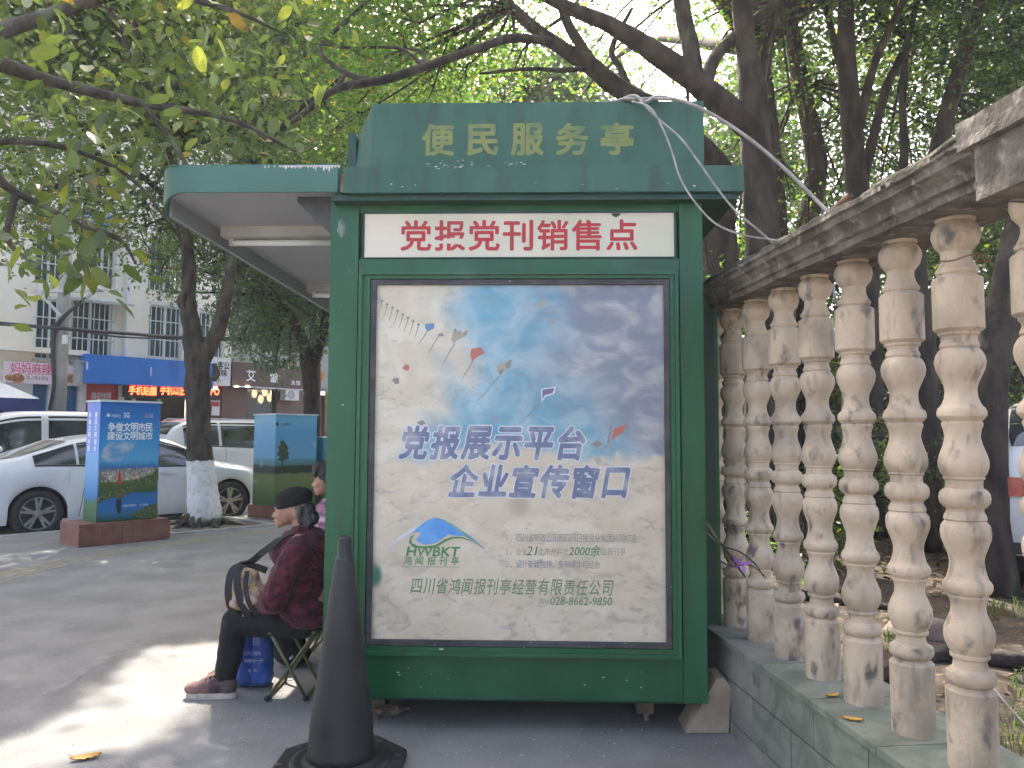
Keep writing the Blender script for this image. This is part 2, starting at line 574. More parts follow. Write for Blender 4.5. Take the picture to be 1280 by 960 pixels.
# ---- garden ground and bank behind the balustrade
def garden_h(x, y):
    h = 0.22 + 0.05 * mn.noise(Vector((x * 0.9, y * 0.9, 1.3))) + 0.03 * mn.noise(Vector((x * 3, y * 3, 4)))
    t = max(0.0, (y - 7.5 + 0.25 * max(0, x - 2.2)) / 4.5)
    t = min(1.0, t)
    if x > 3.3 and y < 12: t = min(t, max(0.0, (y - 10.2) / 2.5))
    return h + 2.6 * t * t * (3 - 2 * t)
def grid_sheet(name, x0f, x1, y0, y1, nx, ny, hf, material, kind='structure'):
    bm = bmesh.new()
    vs = []
    for j in range(ny + 1):
        y = y0 + (y1 - y0) * j / ny
        row = []
        for i in range(nx + 1):
            xa = x0f(y)
            x = xa + (x1 - xa) * (i / nx) ** 1.3
            row.append(bm.verts.new((x, y, hf(x, y))))
        vs.append(row)
    for j in range(ny):
        for i in range(nx): bm.faces.new((vs[j][i], vs[j][i + 1], vs[j + 1][i + 1], vs[j + 1][i]))
    return fin(name, bm, material, smooth=True, kind=kind)
def plx(y): return 1.363 - 0.1 * y        # front face of the balustrade plinth
grid_sheet('garden_ground', lambda y: plx(y) + 0.2, 16, -3, 16, 60, 76, garden_h, M['soil'])

# ------------------------------------------------------------------ buildings across the street
def smat(name, c, **k): return mat(name, c, tuple(x * 0.86 for x in c), scale=k.pop('scale', 1.5), **k)
M['cream_wall'] = mat('cream_render', (0.84, 0.79, 0.68), (0.76, 0.71, 0.60), rough=0.9, scale=0.7, bump=0.1, stretch=(1, 1, 0.35))
M['white_wall'] = smat('white_paint', (0.76, 0.76, 0.74), rough=0.8)
M['window_white'] = smat('white_metal', (0.72, 0.73, 0.73), rough=0.5)
M['grille'] = smat('grille_metal', (0.62, 0.66, 0.64), rough=0.45)
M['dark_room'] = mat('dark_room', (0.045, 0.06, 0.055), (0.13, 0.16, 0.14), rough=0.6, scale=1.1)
M['pane'] = glassmat('window_glass', (0.10, 0.15, 0.15), 0.05, 0.75)
M['blue_fascia'] = mat('blue_fascia', (0.03, 0.19, 0.62), (0.015, 0.08, 0.36), rough=0.4, scale=1.6, stretch=(1, 1, 0.25), lo=0.45, hi=0.8)
M['pink_sign'] = smat('pale_pink_sign', (0.80, 0.68, 0.74), rough=0.4)
M['brown_sign'] = smat('brown_sign', (0.11, 0.07, 0.055), rough=0.5)
M['brown_wall'] = smat('brown_cladding', (0.16, 0.10, 0.085), rough=0.6)
M['grey_wall'] = smat('grey_render', (0.36, 0.35, 0.33), rough=0.85)
M['blue_shutter'] = smat('blue_shutter', (0.05, 0.17, 0.38), rough=0.45)
M['red_board'] = smat('red_board', (0.50, 0.07, 0.06), rough=0.5)
M['white_print'] = mat('white_print', (0.85, 0.85, 0.85), rough=0.5)
M['magenta_print'] = mat('magenta_print', (0.62, 0.10, 0.22), rough=0.5)
M['black_print'] = mat('black_print', (0.03, 0.03, 0.035), rough=0.5)
M['led'] = mat('led_red', (0.8, 0.05, 0.02), rough=0.5, emit=(1.0, 0.06, 0.02), estr=3.0)
M['warm_lamp'] = mat('warm_lamp', (0.9, 0.7, 0.4), emit=(1.0, 0.72, 0.4), estr=3.5)
M['yellow_board'] = smat('yellow_board', (0.80, 0.50, 0.08), rough=0.5)
M['galv'] = mat('galvanised', (0.42, 0.44, 0.46), (0.52, 0.54, 0.56), rough=0.45, metal=0.3, scale=8)
M['tile_blue'] = smat('blue_tile', (0.12, 0.28, 0.62), rough=0.4)
FO = Vector((-12.2, 22.0, 0))
FA = Frame(FO, UA)
# -- pale residential block, shops below
bl = thing('apartment_block', 'cream apartment block with barred windows above a row of small shops', 'building', FA.p(-2, 0, 0))
uL = FA.m(-420, 400)[0]; uM = FA.m(290, 400)[0]; uR = uM + 24
H1 = 19.0
# wall built with real openings: list windows (u0,u1,z0,z1)
def WR(x0, y0, x1, y1, n=0.0):
    a, b = FA.m(x0, y1, n), FA.m(x1, y0, n)
    return (a[0], b[0], a[1], b[1])
wins = [WR(42, 376, 84, 448), WR(87, 379, 141, 447), WR(185, 385, 229, 446), WR(112, 292, 147, 356), WR(42, 286, 84, 352), WR(185, 300, 229, 362),
        WR(248, 392, 282, 446), WR(-60, 350, -12, 440)]
def wall_with_holes(name, fr, u0, u1, z0, z1, holes, n0, n1, material, parent):
    us = sorted(set([u0, u1] + [h[0] for h in holes] + [h[1] for h in holes]))
    zs = sorted(set([z0, z1] + [h[2] for h in holes] + [h[3] for h in holes]))
    bm = bmesh.new()
    for i in range(len(us) - 1):
        # merge vertical runs
        run = None
        for j in range(len(zs) - 1):
            uc, zc = (us[i] + us[i + 1]) / 2, (zs[j] + zs[j + 1]) / 2
            inside = any(h[0] < uc < h[1] and h[2] < zc < h[3] for h in holes)
            if not inside:
                run = (run[0], zs[j + 1]) if run else (zs[j], zs[j + 1])
            if inside or j == len(zs) - 2:
                if run: fbox(bm, fr, us[i], us[i + 1], run[0], run[1], n0, n1)
                run = None
    return fin(name, bm, material, parent)
zsh = FA.m(107, 478)[1]; zfl = FA.m(107, 446)[1]
wall_with_holes('wall', FA, uL, uM, zsh + 0.1, H1, wins, -0.3, 0.0, M['cream_wall'], bl)
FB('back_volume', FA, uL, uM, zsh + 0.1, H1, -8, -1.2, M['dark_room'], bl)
for (u0, u1, z0, z1) in wins:
    w = FB('window', FA, u0, u1, z0, z1, -0.22, -0.2, M['pane'], bl)
    bm = bmesh.new()
    t = 0.05
    fbox(bm, FA, u0, u1, z0, z0 + t, -0.19, -0.12); fbox(bm, FA, u0, u1, z1 - t, z1, -0.19, -0.12)
    k = max(2, round((u1 - u0) / 0.75))
    for i in range(k + 1):
        uu = u0 + (u1 - u0 - t) * i / k
        fbox(bm, FA, uu, uu + t, z0 + t, z1 - t, -0.19, -0.12)
    fin('frame', bm, M['window_white'], w)
    bm = bmesh.new()
    g = 0.02
    nb = int((u1 - u0) / 0.13)
    for i in range(nb + 1):
        uu = u0 - 0.03 + (u1 - u0 + 0.06 - g) * i / nb
        fbox(bm, FA, uu, uu + g, z0 - 0.04, z1 + 0.04, 0.14, 0.14 + g)
    for i in range(4):
        zz = z0 - 0.05 + (z1 - z0 + 0.07) * i / 3
        fbox(bm, FA, u0 - 0.05, u1 + 0.05, zz, zz + 0.03, 0.162, 0.185)
        fbox(bm, FA, u0 - 0.05, u0 - 0.02, zz, zz + 0.03, 0.0, 0.16); fbox(bm, FA, u1 + 0.02, u1 + 0.05, zz, zz + 0.03, 0.0, 0.16)
    fin('security_grille', bm, M['grille'], w)
# sills, canopies, drainpipe
for (x0, y0, x1, y1) in ((78, 362, 158, 377), ):
    u0, u1, z0, z1 = WR(x0, y0, x1, y1)
    bm = bmesh.new()
    P = [FA.p(u0, z0 + 0.1, 0), FA.p(u1, z0 + 0.1, 0), FA.p(u1, z0, 0.6), FA.p(u0, z0, 0.6), FA.p(u0, z0 + 0.22, 0), FA.p(u1, z0 + 0.22, 0), FA.p(u1, z0 + 0.07, 0.6), FA.p(u0, z0 + 0.07, 0.6)]
    quadbox(bm, P)
    fin('rain_canopy', bm, M['galv'], bl)
u0, u1, z0, z1 = WR(102, 268, 140, 284)
bm = bmesh.new()
quadbox(bm, [FA.p(u0, z1 - 0.05, 0), FA.p(u1, z1 - 0.05, 0), FA.p(u1, z0, 0.7), FA.p(u0, z0, 0.7), FA.p(u0, z1, 0), FA.p(u1, z1, 0), FA.p(u1, z0 + 0.05, 0.7), FA.p(u0, z0 + 0.05, 0.7)])
fin('blue_canopy', bm, M['tile_blue'], bl)
up = FA.m(157, 400)[0]
bm = bmesh.new(); tube(bm, [FA.p(up, zfl, 0.08), FA.p(up, H1, 0.08)], 0.06, 8)
fin('drainpipe', bm, M['window_white'], bl)
FB('ledge', FA, uL, FA.m(105, 450)[0], zfl + 0.0, zfl + 0.14, 0.0, 0.35, M['cream_wall'], bl)
FB('roof', FA, uL - 0.3, uM, H1, H1 + 0.3, -8, 0.4, M['grey_wall'], bl)
# ground floor piers and shopfronts
def pier(x0, x1, material=M['white_wall'], z=None):
    a, b = FA.m(x0, 500)[0], FA.m(x1, 500)[0]
    FB('pier', FA, a, b, 0, zsh + 0.1, -0.3, 0.03, material, bl)
pier(-200, -60); pier(14, 40); pier(98, 107); pier(148, 155); pier(60, 66)
pier(-60, 14, M['white_wall'])
def shutter(x0, x1):
    a, b = FA.m(x0, 500)[0], FA.m(x1, 500)[0]
    bm = bmesh.new()
    n = 16
    for i in range(n):
        z = i * zsh / n
        fbox(bm, FA, a, b, z + 0.006, z + zsh / n - 0.006, -0.22, -0.16)
    fbox(bm, FA, a, b, 0, zsh, -0.26, -0.23)
    fin('roller_shutter', bm, M['blue_shutter'], bl)
shutter(40, 60); shutter(66, 98)
a, b = FA.m(107, 500)[0], FA.m(148, 500)[0]
FB('shop_panel', FA, a, b, 0, zsh + 0.1, -0.25, -0.02, M['red_board'], bl, label='red panelled shopfront bay')
text(FA, '微视佳丽', (*FA.m(114, 499), *FA.m(139, 491)), 0.0, M['white_print'], bl)
a, b = FA.m(155, 500)[0], uM
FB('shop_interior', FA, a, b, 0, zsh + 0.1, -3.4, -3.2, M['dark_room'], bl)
FB('shop_floor', FA, a, b, 0.004, 0.06, -3.2, -0.3, M['grey_wall'], bl)
for (x0, x1) in ((168, 171), (200, 203), (236, 239)):
    a1, b1 = FA.m(x0, 500)[0], FA.m(x1, 500)[0]
    FB('door_frame', FA, a1, b1, 0.06, zsh - 0.4, -0.2, -0.1, M['window_white'], bl)
# -- darker neighbouring block
b2 = thing('neighbour_block', 'dark brown fronted block with a lit shop window behind the street trees', 'building', FA.p(uM + 6, 0, 0))
wins2 = []
for fl in range(4):
    for i in range(6):
        uu = uM + 1.0 + i * 3.3
        wins2.append((uu, uu + 1.9, 4.2 + fl * 3.1, 5.9 + fl * 3.1))
wall_with_holes('wall', FA, uM + 0.01, uR, zfl, 16.5, wins2, -0.3, 0.0, M['grey_wall'], b2)
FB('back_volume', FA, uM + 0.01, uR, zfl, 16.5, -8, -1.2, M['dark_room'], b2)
FB('roof', FA, uM + 0.01, uR, 16.5, 16.8, -8, 0.3, M['grey_wall'], b2)
for (u0, u1, z0, z1) in wins2[:12]:
    w = FB('window', FA, u0, u1, z0, z1, -0.22, -0.2, M['pane'], b2)
    bm = bmesh.new()
    for i in range(3): fbox(bm, FA, u0 + (u1 - u0 - 0.05) * i / 2, u0 + (u1 - u0 - 0.05) * i / 2 + 0.05, z0, z1, -0.19, -0.12)
    fin('frame', bm, M['window_white'], w)
ux = lambda x: FA.m(x, 500)[0]
zsb = FA.m(330, 485)[1]
FB('pier', FA, ux(277), ux(308), 0, zsb, -0.3, 0.04, M['brown_wall'], b2)
FB('pier', FA, ux(345), ux(378), 0, zsb, -0.3, 0.04, M['brown_wall'], b2)
FB('pier', FA, ux(392), ux(400), 0, zsb, -0.3, 0.04, M['grey_wall'], b2)
FB('lower_wall', FA, ux(412), uR, 0, zsb, -0.3, -0.02, M['grey_wall'], b2)
for i in range(5):
    a_ = ux(412) + 1.0 + i * 3.2
    bm = bmesh.new()
    for k in range(18): fbox(bm, FA, a_, a_ + 2.5, k * .15 + .006, k * .15 + .144, 0.0, 0.03)
    fin('roller_shutter', bm, M['blue_shutter'] if i % 2 else M['galv'], b2)
FB('stall_riser', FA, ux(308), ux(345), 0, 0.8, -0.3, 0.0, M['brown_wall'], b2)
FB('header', FA, uM + 0.01, uR, zsb, zfl, -0.3, -0.02, M['grey_wall'], b2)
FB('shop_interior', FA, ux(308), ux(460), 0, zsb, -2.6, -2.4, M['brown_wall'], b2)
FB('shop_floor', FA, ux(308), ux(460), 0.004, 0.06, -2.4, -0.3, M['brown_wall'], b2)
for (x, y) in ((318, 492), (331, 490), (337, 497), (326, 499), (341, 491)):
    c = FA.p(*FA.m(x, y, -1.5), -1.5)
    bm = bmesh.new(); ellip(bm, c, (0.10, 0.10, 0.16), seg=10, ring=6)
    fin('shop_lamp', bm, M['warm_lamp'], b2)
FB('shop_glass', FA, ux(308), ux(345), 0.82, zsb, -0.12, -0.1, M['pane'], b2)
# -- signs (things of their own)
def sign(name, label, x0, y0, x1, y1, material, n0=0.05, n1=0.3, cat='sign', bevel=0.015):
    u0, z0 = FA.m(x0, y1, n1); u1 = FA.m(x1, y0, n1)[0]; z1 = FA.m(x0, y0, n1)[1]
    t = thing(name, label, cat, FA.p((u0 + u1) / 2, z0, n1))
    FB('board', FA, u0, u1, z0, z1, n0, n1, material, t, bevel=bevel)
    return t, n1
s, n = sign('shop_sign', 'pale pink snack shop sign with magenta characters left of the concrete pole', 7, 451, 93, 478, M['pink_sign'])
text(FA, '妈妈麻辣烫', (*FA.m(13, 467, n), *FA.m(77, 456, n)), n + 0.004, M['magenta_print'], s, bold=0.01)
text(FA, 'TEL 13981618726', (*FA.m(32, 474, n), *FA.m(60, 471, n)), n + 0.004, M['black_print'], s, spaced=False)
M['food'] = mat('food_print', (0.55, 0.30, 0.12), (0.3, 0.12, 0.06), scale=10)
for x, y, r in ((12, 472, 0.09), (22, 473, 0.13), (88, 473, 0.13)):
    u, z = FA.m(x, y, n)
    flat(FA, [(u + r * 1.3 * math.cos(k * 0.7), z + r * math.sin(k * 0.7)) for k in range(9)], n + 0.003, M['food'], s, 'food_picture')
s, n = sign('shop_sign', 'long bright blue unlettered shop fascia above the red panel', 106, 442, 268, 478, M['blue_fascia'], 0.05, 0.6)
FB('side_letters', FA, *[FA.m(107.5, 460, n)[0], FA.m(110, 460, n)[0]], FA.m(108, 462, n)[1], FA.m(108, 452, n)[1], n + 0.002, n + 0.006, M['pink_sign'], s)
FB('rib_strip', FA, FA.m(188, 460, n)[0], FA.m(189.5, 460, n)[0], FA.m(189, 470, n)[1], FA.m(189, 459, n)[1], n + 0.002, n + 0.01, M['window_white'], s)
s, n = sign('led_sign', 'black message strip with glowing red characters under the blue fascia', 155, 482, 276, 496, M['black_print'], 0.05, 0.2, bevel=0.004)
text(FA, '手机贴膜', (*FA.m(161, 493, n), *FA.m(196, 484, n)), n + 0.004, M['led'], s, bold=0.012)
text(FA, '手机以旧换新', (*FA.m(200, 493, n), *FA.m(248, 484, n)), n + 0.004, M['led'], s, bold=0.012)
text(FA, 'OPPO', (*FA.m(252, 493, n), *FA.m(274, 485, n)), n + 0.004, M['led'], s, spaced=False, bold=0.012)
s, n = sign('shop_sign', 'white sign with black brush characters between blue fascia and brown sign', 261, 449, 289, 481, M['white_wall'], 0.05, 0.35)
text(FA, '客公', (*FA.m(272, 461, n), *FA.m(287, 453, n)), n + 0.004, M['black_print'], s, bold=0.03)
text(FA, '意味', (*FA.m(268, 470, n), *FA.m(284, 462, n)), n + 0.004, M['black_print'], s, bold=0.03)
text(FA, '小', (*FA.m(270, 479, n), *FA.m(276, 472, n)), n + 0.004, M['black_print'], s, bold=0.03)
s, n = sign('shop_sign', 'wide brown sign with two pale characters behind tree leaves', 290, 452, 379, 484, M['brown_sign'], 0.05, 0.4)
text(FA, '艾', (*FA.m(308, 476, n), *FA.m(320, 463, n)), n + 0.004, M['white_print'], s, bold=0.02)
text(FA, '徽', (*FA.m(337, 478, n), *FA.m(349, 467, n)), n + 0.004, M['white_print'], s, bold=0.02)
text(FA, '灸馆', (*FA.m(364, 481, n), *FA.m(375, 476, n)), n + 0.004, M['white_print'], s, bold=0.01)
FB('sign_edge', FA, FA.m(291, 480, n)[0], FA.m(378, 480, n)[0], FA.m(330, 485.5, n)[1], FA.m(330, 484.2, n)[1], 0.05, n + 0.03, M['window_white'], s)
for x in (293, 307): FB('sign_lamp', FA, FA.m(x, 480, n)[0], FA.m(x + 4, 480, n)[0], FA.m(x, 484, n)[1], FA.m(x, 482, n)[1], n + 0.03, n + 0.06, M['warm_lamp'], s)
s, n = sign('shop_sign', 'grey board with a faded round picture right of the brown sign', 384, 452, 412, 484, M['grey_wall'], 0.05, 0.3)
u, z = FA.m(399, 470, n)
flat(FA, [(u + 0.25 * math.cos(k * 0.57), z + 0.22 * math.sin(k * 0.57)) for k in range(11)], n + 0.003, M['food'], s, 'round_picture')
s, n = sign('poster', 'red and white notice hanging beside the lit brown shop', 257, 497, 275, 519, M['white_wall'], 0.05, 0.1, 'poster', bevel=0.003)
FB('red_band', FA, FA.m(258, 500, n)[0], FA.m(274, 500, n)[0], FA.m(265, 508, n)[1], FA.m(265, 502, n)[1], n + 0.002, n + 0.006, M['red_board'], s)
s, n = sign('banner', 'small red and yellow banner at the left edge beside the tent', -18, 484, 11, 506, M['yellow_board'], 0.05, 0.12, 'banner', bevel=0.003)
FB('red_band', FA, FA.m(-17, 488, n)[0], FA.m(10, 488, n)[0], FA.m(0, 488, n)[1], FA.m(0, 485, n)[1], n + 0.002, n + 0.006, M['red_board'], s)
text(FA, '修理', (*FA.m(-3, 502, n), *FA.m(8, 490, n)), n + 0.004, M['red_board'], s, bold=0.02)
# grey box between the pink sign and the blue fascia
t = thing('junction_box', 'grey rounded metal box between pink sign and blue fascia', 'box', FA.p(ux(98), zsh, 0.3))
bm = bmesh.new(); u0, z0 = FA.m(94, 482, 0.5); u1, z1 = FA.m(105, 453, 0.5)
fbox(bm, FA, u0, u1, z0, z1, 0.02, 0.5)
fin('cabinet', bm, M['galv'], t, bevel=0.06, seg=3)
FB('lid', FA, u0 - 0.03, u1 + 0.03, z1, z1 + 0.05, 0.02, 0.55, M['galv'], t)
# air conditioner
t = thing('air_conditioner', 'pale outdoor air conditioner unit beside the lit brown shop', 'air conditioner', FA.p(ux(365), zsb - 0.6, 0.2))
u0, z0 = FA.m(357, 500, 0.4); u1, z1 = FA.m(374, 487, 0.4)
FB('casing', FA, u0, u1, z0, z1, 0.05, 0.4, M['window_white'], t, bevel=0.02)
bm = bmesh.new()
c = FA.p((u0 * 1.2 + u1 * 0.8) / 2, (z0 + z1) / 2, 0.402)
for rr in (0.13, 0.09, 0.05):
    pts = [c + FA.U * rr * math.cos(k * math.pi / 8) + Vector((0, 0, rr * math.sin(k * math.pi / 8))) for k in range(17)]
    tube(bm, pts, 0.008, 4)
fin('fan_guard', bm, M['black_print'], t)
# blue white tent
t = thing('market_tent', 'blue and white canopy tent edge left of the parked van', 'tent', FA.p(ux(-20) - 1.0, 0, 2.2))
M['tent_blue'] = smat('tent_blue', (0.03, 0.05, 0.2), rough=0.6)
bm = bmesh.new()
def q(u, z, nn): return FA.p(ux(-22) - 1.0 + u, z, 2.2 + nn)
ap = bm.verts.new(q(0, 2.95, 0)); cs = [bm.verts.new(q(a * 1.3, 2.15, b * 1.3)) for a, b in ((-1, -1), (1, -1), (1, 1), (-1, 1))]
for i in range(4): bm.faces.new((cs[i], cs[(i + 1) % 4], ap))
fin('roof_cloth', bm, M['white_wall'], t)
bm = bmesh.new()
for a0, b0, a1, b1 in ((-1, -1, 1, -1), (1, -1, 1, 1), (1, 1, -1, 1), (-1, 1, -1, -1)):
    n1_, n2_ = q(a0 * 1.3, 2.15, b0 * 1.3), q(a1 * 1.3, 2.15, b1 * 1.3)
    poly_prism(bm, [n1_, n2_, n2_ - Vector((0, 0, 0.3)), n1_ - Vector((0, 0, 0.3))], FA.N * 0.01)
fin('valance', bm, M['tent_blue'], t)
for a, b in ((-1, -1), (1, -1), (1, 1), (-1, 1)):
    bm = bmesh.new(); tube(bm, [q(a * 1.25, 0, b * 1.25), q(a * 1.25, 2.2, b * 1.25)], 0.02, 6); fin('pole', bm, M['galv'], t)
# ------------------------------------------------------------------ utility pole and wires
M['concrete'] = mat('concrete', (0.34, 0.35, 0.35), (0.44, 0.44, 0.43), rough=0.85, scale=3, bump=0.2, bscale=60)
PY = 19.2
pb = at(73, 520, PY); pb.z = 0.0
up_ = thing('utility_pole', 'round concrete utility pole with angled crossarms in front of the cream block', 'pole', pb)
bm = bmesh.new(); tube(bm, [pb, pb + Vector((0.04, 0, 10.5))], [0.17, 0.11], 16)
fin('shaft', bm, M['concrete'], up_, smooth=True)
ptop = at(78, 392, PY)
for (x, y, dy) in ((46, 362, 0), (124, 360, -0.1)):
    bm = bmesh.new(); tube(bm, [at(77, 396, PY - 0.22), at(x, y, PY - 0.22 + dy)], 0.04, 6); fin('brace', bm, M['galv'], up_)
bm = bmesh.new(); tube(bm, [at(40, 365, PY - 0.2), at(130, 363, PY - 0.2)], 0.04, 6); fin('crossarm', bm, M['galv'], up_)
for x in (45, 62, 96, 118):
    bm = bmesh.new()
    pz = at(x, 363, PY - 0.2)
    lathe(bm, [(0.02, 0), (0.05, 0.03), (0.02, 0.06), (0.055, 0.09), (0.02, 0.12), (0.045, 0.15), (0.01, 0.19)], pz, 8)
    fin('insulator', bm, M['window_white'], up_)
bm = bmesh.new()
cc, rr = spline([at(107, 372, PY - 0.3), at(72, 405, PY - 0.25), at(66, 440, PY - 0.2), at(67, 480, PY - 0.2), at(62, 513, PY - 0.2)], [0.03, 0.06, 0.05, 0.04, 0.04], 5)
tube(bm, cc, rr, 6); fin('down_cable', bm, M['black_print'], up_)
FB('meter_plate', Frame(at(82, 425, PY - 0.2), 0.0), -0.06, 0.06, -0.1, 0.12, 0, 0.05, M['window_white'], up_)
for i, (pts, r, lab) in enumerate((
    ([(-60, 399), (0, 404), (68, 410), (160, 417), (240, 422), (420, 425)], 0.045, 'thick black cable bundle strung across the cream block'),
    ([(-60, 406), (0, 406), (68, 409), (150, 421), (250, 424), (420, 432)], 0.025, 'thinner black cable sagging just under the thick bundle'))):
    cc, rr = spline([at(x, y, PY - 0.35 + i * 0.1 + (0.0 if k < 3 else (k - 2) * 0.8)) for k, (x, y) in enumerate(pts)], [r] * len(pts), 6)
    bm = bmesh.new(); tube(bm, cc, rr, 6)
    o = fin('overhead_cable', bm, M['black_print'], base=cc[0]); tag(o, lab, 'cable')
# ------------------------------------------------------------------ trees
M['bark'] = mat('bark', (0.026, 0.021, 0.017), (0.080, 0.066, 0.052), rough=0.95, scale=11, stretch=(1, 1, 0.35), bump=0.9, bscale=26, c3=(0.10, 0.12, 0.07), s3=4, t3=0.58, w3=0.1)
M['bark_dark'] = mat('dark_bark', (0.016, 0.012, 0.010), (0.055, 0.042, 0.033), rough=0.95, scale=9, stretch=(1, 1, 0.35), bump=0.9, bscale=22, c3=(0.09, 0.09, 0.06), s3=3, t3=0.6, w3=0.1)
def whitewash():
    m = mat('whitewashed_bark', (0.026, 0.021, 0.017), (0.080, 0.066, 0.052), rough=0.95, scale=11, stretch=(1, 1, 0.35), bump=1.0, bscale=26)
    nt = m.node_tree; N, L = nt.nodes, nt.links
    b = N['Principled BSDF']
    old = b.inputs['Base Color'].links[0].from_socket
    tc = N.new('ShaderNodeTexCoord'); sp = N.new('ShaderNodeSeparateXYZ'); L.new(tc.outputs['Object'], sp.inputs[0])
    no = N.new('ShaderNodeTexNoise'); no.inputs['Scale'].default_value = 9; no.inputs['Detail'].default_value = 6; L.new(tc.outputs['Object'], no.inputs['Vector'])
    ad = N.new('ShaderNodeMath'); ad.operation = 'MULTIPLY_ADD'; L.new(no.outputs['Fac'], ad.inputs[0]); ad.inputs[1].default_value = 0.14; L.new(sp.outputs['Z'], ad.inputs[2])
    hi = N.new('ShaderNodeMapRange'); hi.inputs['From Min'].default_value = 1.03; hi.inputs['From Max'].default_value = 1.01; L.new(ad.outputs[0], hi.inputs['Value'])
    lo = N.new('ShaderNodeMapRange'); lo.inputs['From Min'].default_value = 0.14; lo.inputs['From Max'].default_value = 0.24; L.new(ad.outputs[0], lo.inputs['Value'])
    mu = N.new('ShaderNodeMath'); mu.operation = 'MULTIPLY'; L.new(hi.outputs[0], mu.inputs[0]); L.new(lo.outputs[0], mu.inputs[1])
    n2 = N.new('ShaderNodeTexNoise'); n2.inputs['Scale'].default_value = 14; n2.inputs['Detail'].default_value = 8; L.new(tc.outputs['Object'], n2.inputs['Vector'])
    r2 = N.new('ShaderNodeMapRange'); r2.inputs['From Min'].default_value = 0.45; r2.inputs['From Max'].default_value = 0.95; L.new(n2.outputs['Fac'], r2.inputs['Value'])
    wc = N.new('ShaderNodeMix'); wc.data_type = 'RGBA'; L.new(r2.outputs[0], wc.inputs[0]); wc.inputs[6].default_value = (0.80, 0.79, 0.77, 1); wc.inputs[7].default_value = (0.40, 0.38, 0.36, 1)
    mx = N.new('ShaderNodeMix'); mx.data_type = 'RGBA'; L.new(mu.outputs[0], mx.inputs[0]); L.new(old, mx.inputs[6]); L.new(wc.outputs[2], mx.inputs[7])
    L.new(mx.outputs[2], b.inputs['Base Color'])
    return m
M['whitewash'] = whitewash()
M['leaf_street'] = leafmat('leaf_street', [(0.0, (0.055, 0.085, 0.04)), (0.5, (0.075, 0.12, 0.052)), (0.85, (0.10, 0.145, 0.055)), (1.0, (0.19, 0.19, 0.055))], 0.42)
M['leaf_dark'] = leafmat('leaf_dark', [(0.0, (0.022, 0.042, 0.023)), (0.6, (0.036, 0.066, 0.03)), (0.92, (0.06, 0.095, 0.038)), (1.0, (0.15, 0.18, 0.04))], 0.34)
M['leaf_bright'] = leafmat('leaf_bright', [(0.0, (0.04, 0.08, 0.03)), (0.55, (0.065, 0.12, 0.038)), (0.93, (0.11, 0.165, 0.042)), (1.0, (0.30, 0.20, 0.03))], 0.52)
M['leaf_big'] = leafmat('leaf_big', [(0.0, (0.055, 0.085, 0.04)), (0.55, (0.09, 0.125, 0.05)), (0.92, (0.14, 0.165, 0.055)), (1.0, (0.22, 0.16, 0.05))], 0.36, rough=0.38)
M['leaf_blue'] = leafmat('leaf_blue', [(0.0, (0.045, 0.085, 0.07)), (0.7, (0.075, 0.125, 0.10)), (1.0, (0.10, 0.15, 0.09))], 0.3)

def limb(name, P, r, material, parent, seg=12, jit=0.12, freq=5.0, n=6, label=None):
    cc, rr = spline(P, r, n)
    bm = bmesh.new(); tube(bm, cc, rr, seg, jit=jit, freq=freq)
    return fin(name, bm, material, parent, smooth=True, label=label)
def twigs(parent, starts, clumps, material, r0=0.03, name='branch'):
    """thin boughs from limb ends into the foliage clumps, as one mesh"""
    bm = bmesh.new()
    for c, r in clumps:
        c = Vector(c)
        s = min(starts, key=lambda p: (Vector(p) - c).length)
        s = Vector(s)
        mid = (s + c) / 2 + Vector((random.uniform(-.2, .2), random.uniform(-.2, .2), random.uniform(0.0, .3)))
        cc, rr = spline([s, mid, c, c + (c - s).normalized() * r * 0.6], [r0, r0 * 0.7, r0 * 0.4, r0 * 0.15], 4)
        tube(bm, cc, rr, 5)
        for k in range(4):
            d = Vector((random.gauss(0, 1), random.gauss(0, 1), random.gauss(0.1, .6))).normalized()
            cc, rr = spline([c + (mid - c) * 0.3 * random.random(), c + d * r * 0.5, c + d * r * 0.95], [r0 * 0.4, r0 * 0.25, r0 * 0.1], 3)
            tube(bm, cc, rr, 4)
    return fin(name, bm, material, parent, smooth=True)

# --- street tree with the whitewashed foot
TY = 11.5
def T1(x, y, dy=0.0): return at(x, y, TY + dy)
tb = gnd(252, 654); tb = T1(252, 655); tb.z = 0
t1 = thing('street_tree', 'forked street tree with a whitewashed foot and knobbly roots between the two painted boxes', 'tree', tb)
P = [Vector((tb.x, tb.y, 0.0)), T1(256, 645), T1(254, 615), T1(250, 577), T1(248, 527), T1(247, 480), T1(246, 450), T1(240, 415), T1(236, 380), T1(236, 340), T1(232, 300), T1(222, 262), T1(214, 190), T1(205, 110)]
limb('trunk', P, [0.30, 0.25, 0.215, 0.19, 0.172, 0.18, 0.19, 0.14, 0.108, 0.10, 0.098, 0.09, 0.07, 0.04], M['whitewash'], t1, 18, 0.16, 4.5)
P = [T1(250, 455), T1(261, 436), T1(273, 410), T1(281, 378), T1(290, 330), T1(302, 270, .2), T1(318, 190, .4), T1(330, 110, .6)]
limb('branch', P, [0.12, 0.12, 0.11, 0.098, 0.085, 0.07, 0.05, 0.03], M['bark'], t1, 12, 0.16)
limb('branch', [T1(232, 290), T1(200, 240, -.3), T1(150, 200, -.6), T1(90, 150, -1)], [0.07, 0.05, 0.04, 0.02], M['bark'], t1, 8)
limb('knot', [T1(229, 385, -.1), T1(226, 377, -.12), T1(231, 366, -.08)], [0.05, 0.07, 0.04], M['bark'], t1, 8)
limb('knot', [T1(266, 475, -.08), T1(270, 468, -.1), T1(268, 455, -.08)], [0.04, 0.06, 0.04], M['bark'], t1, 8)
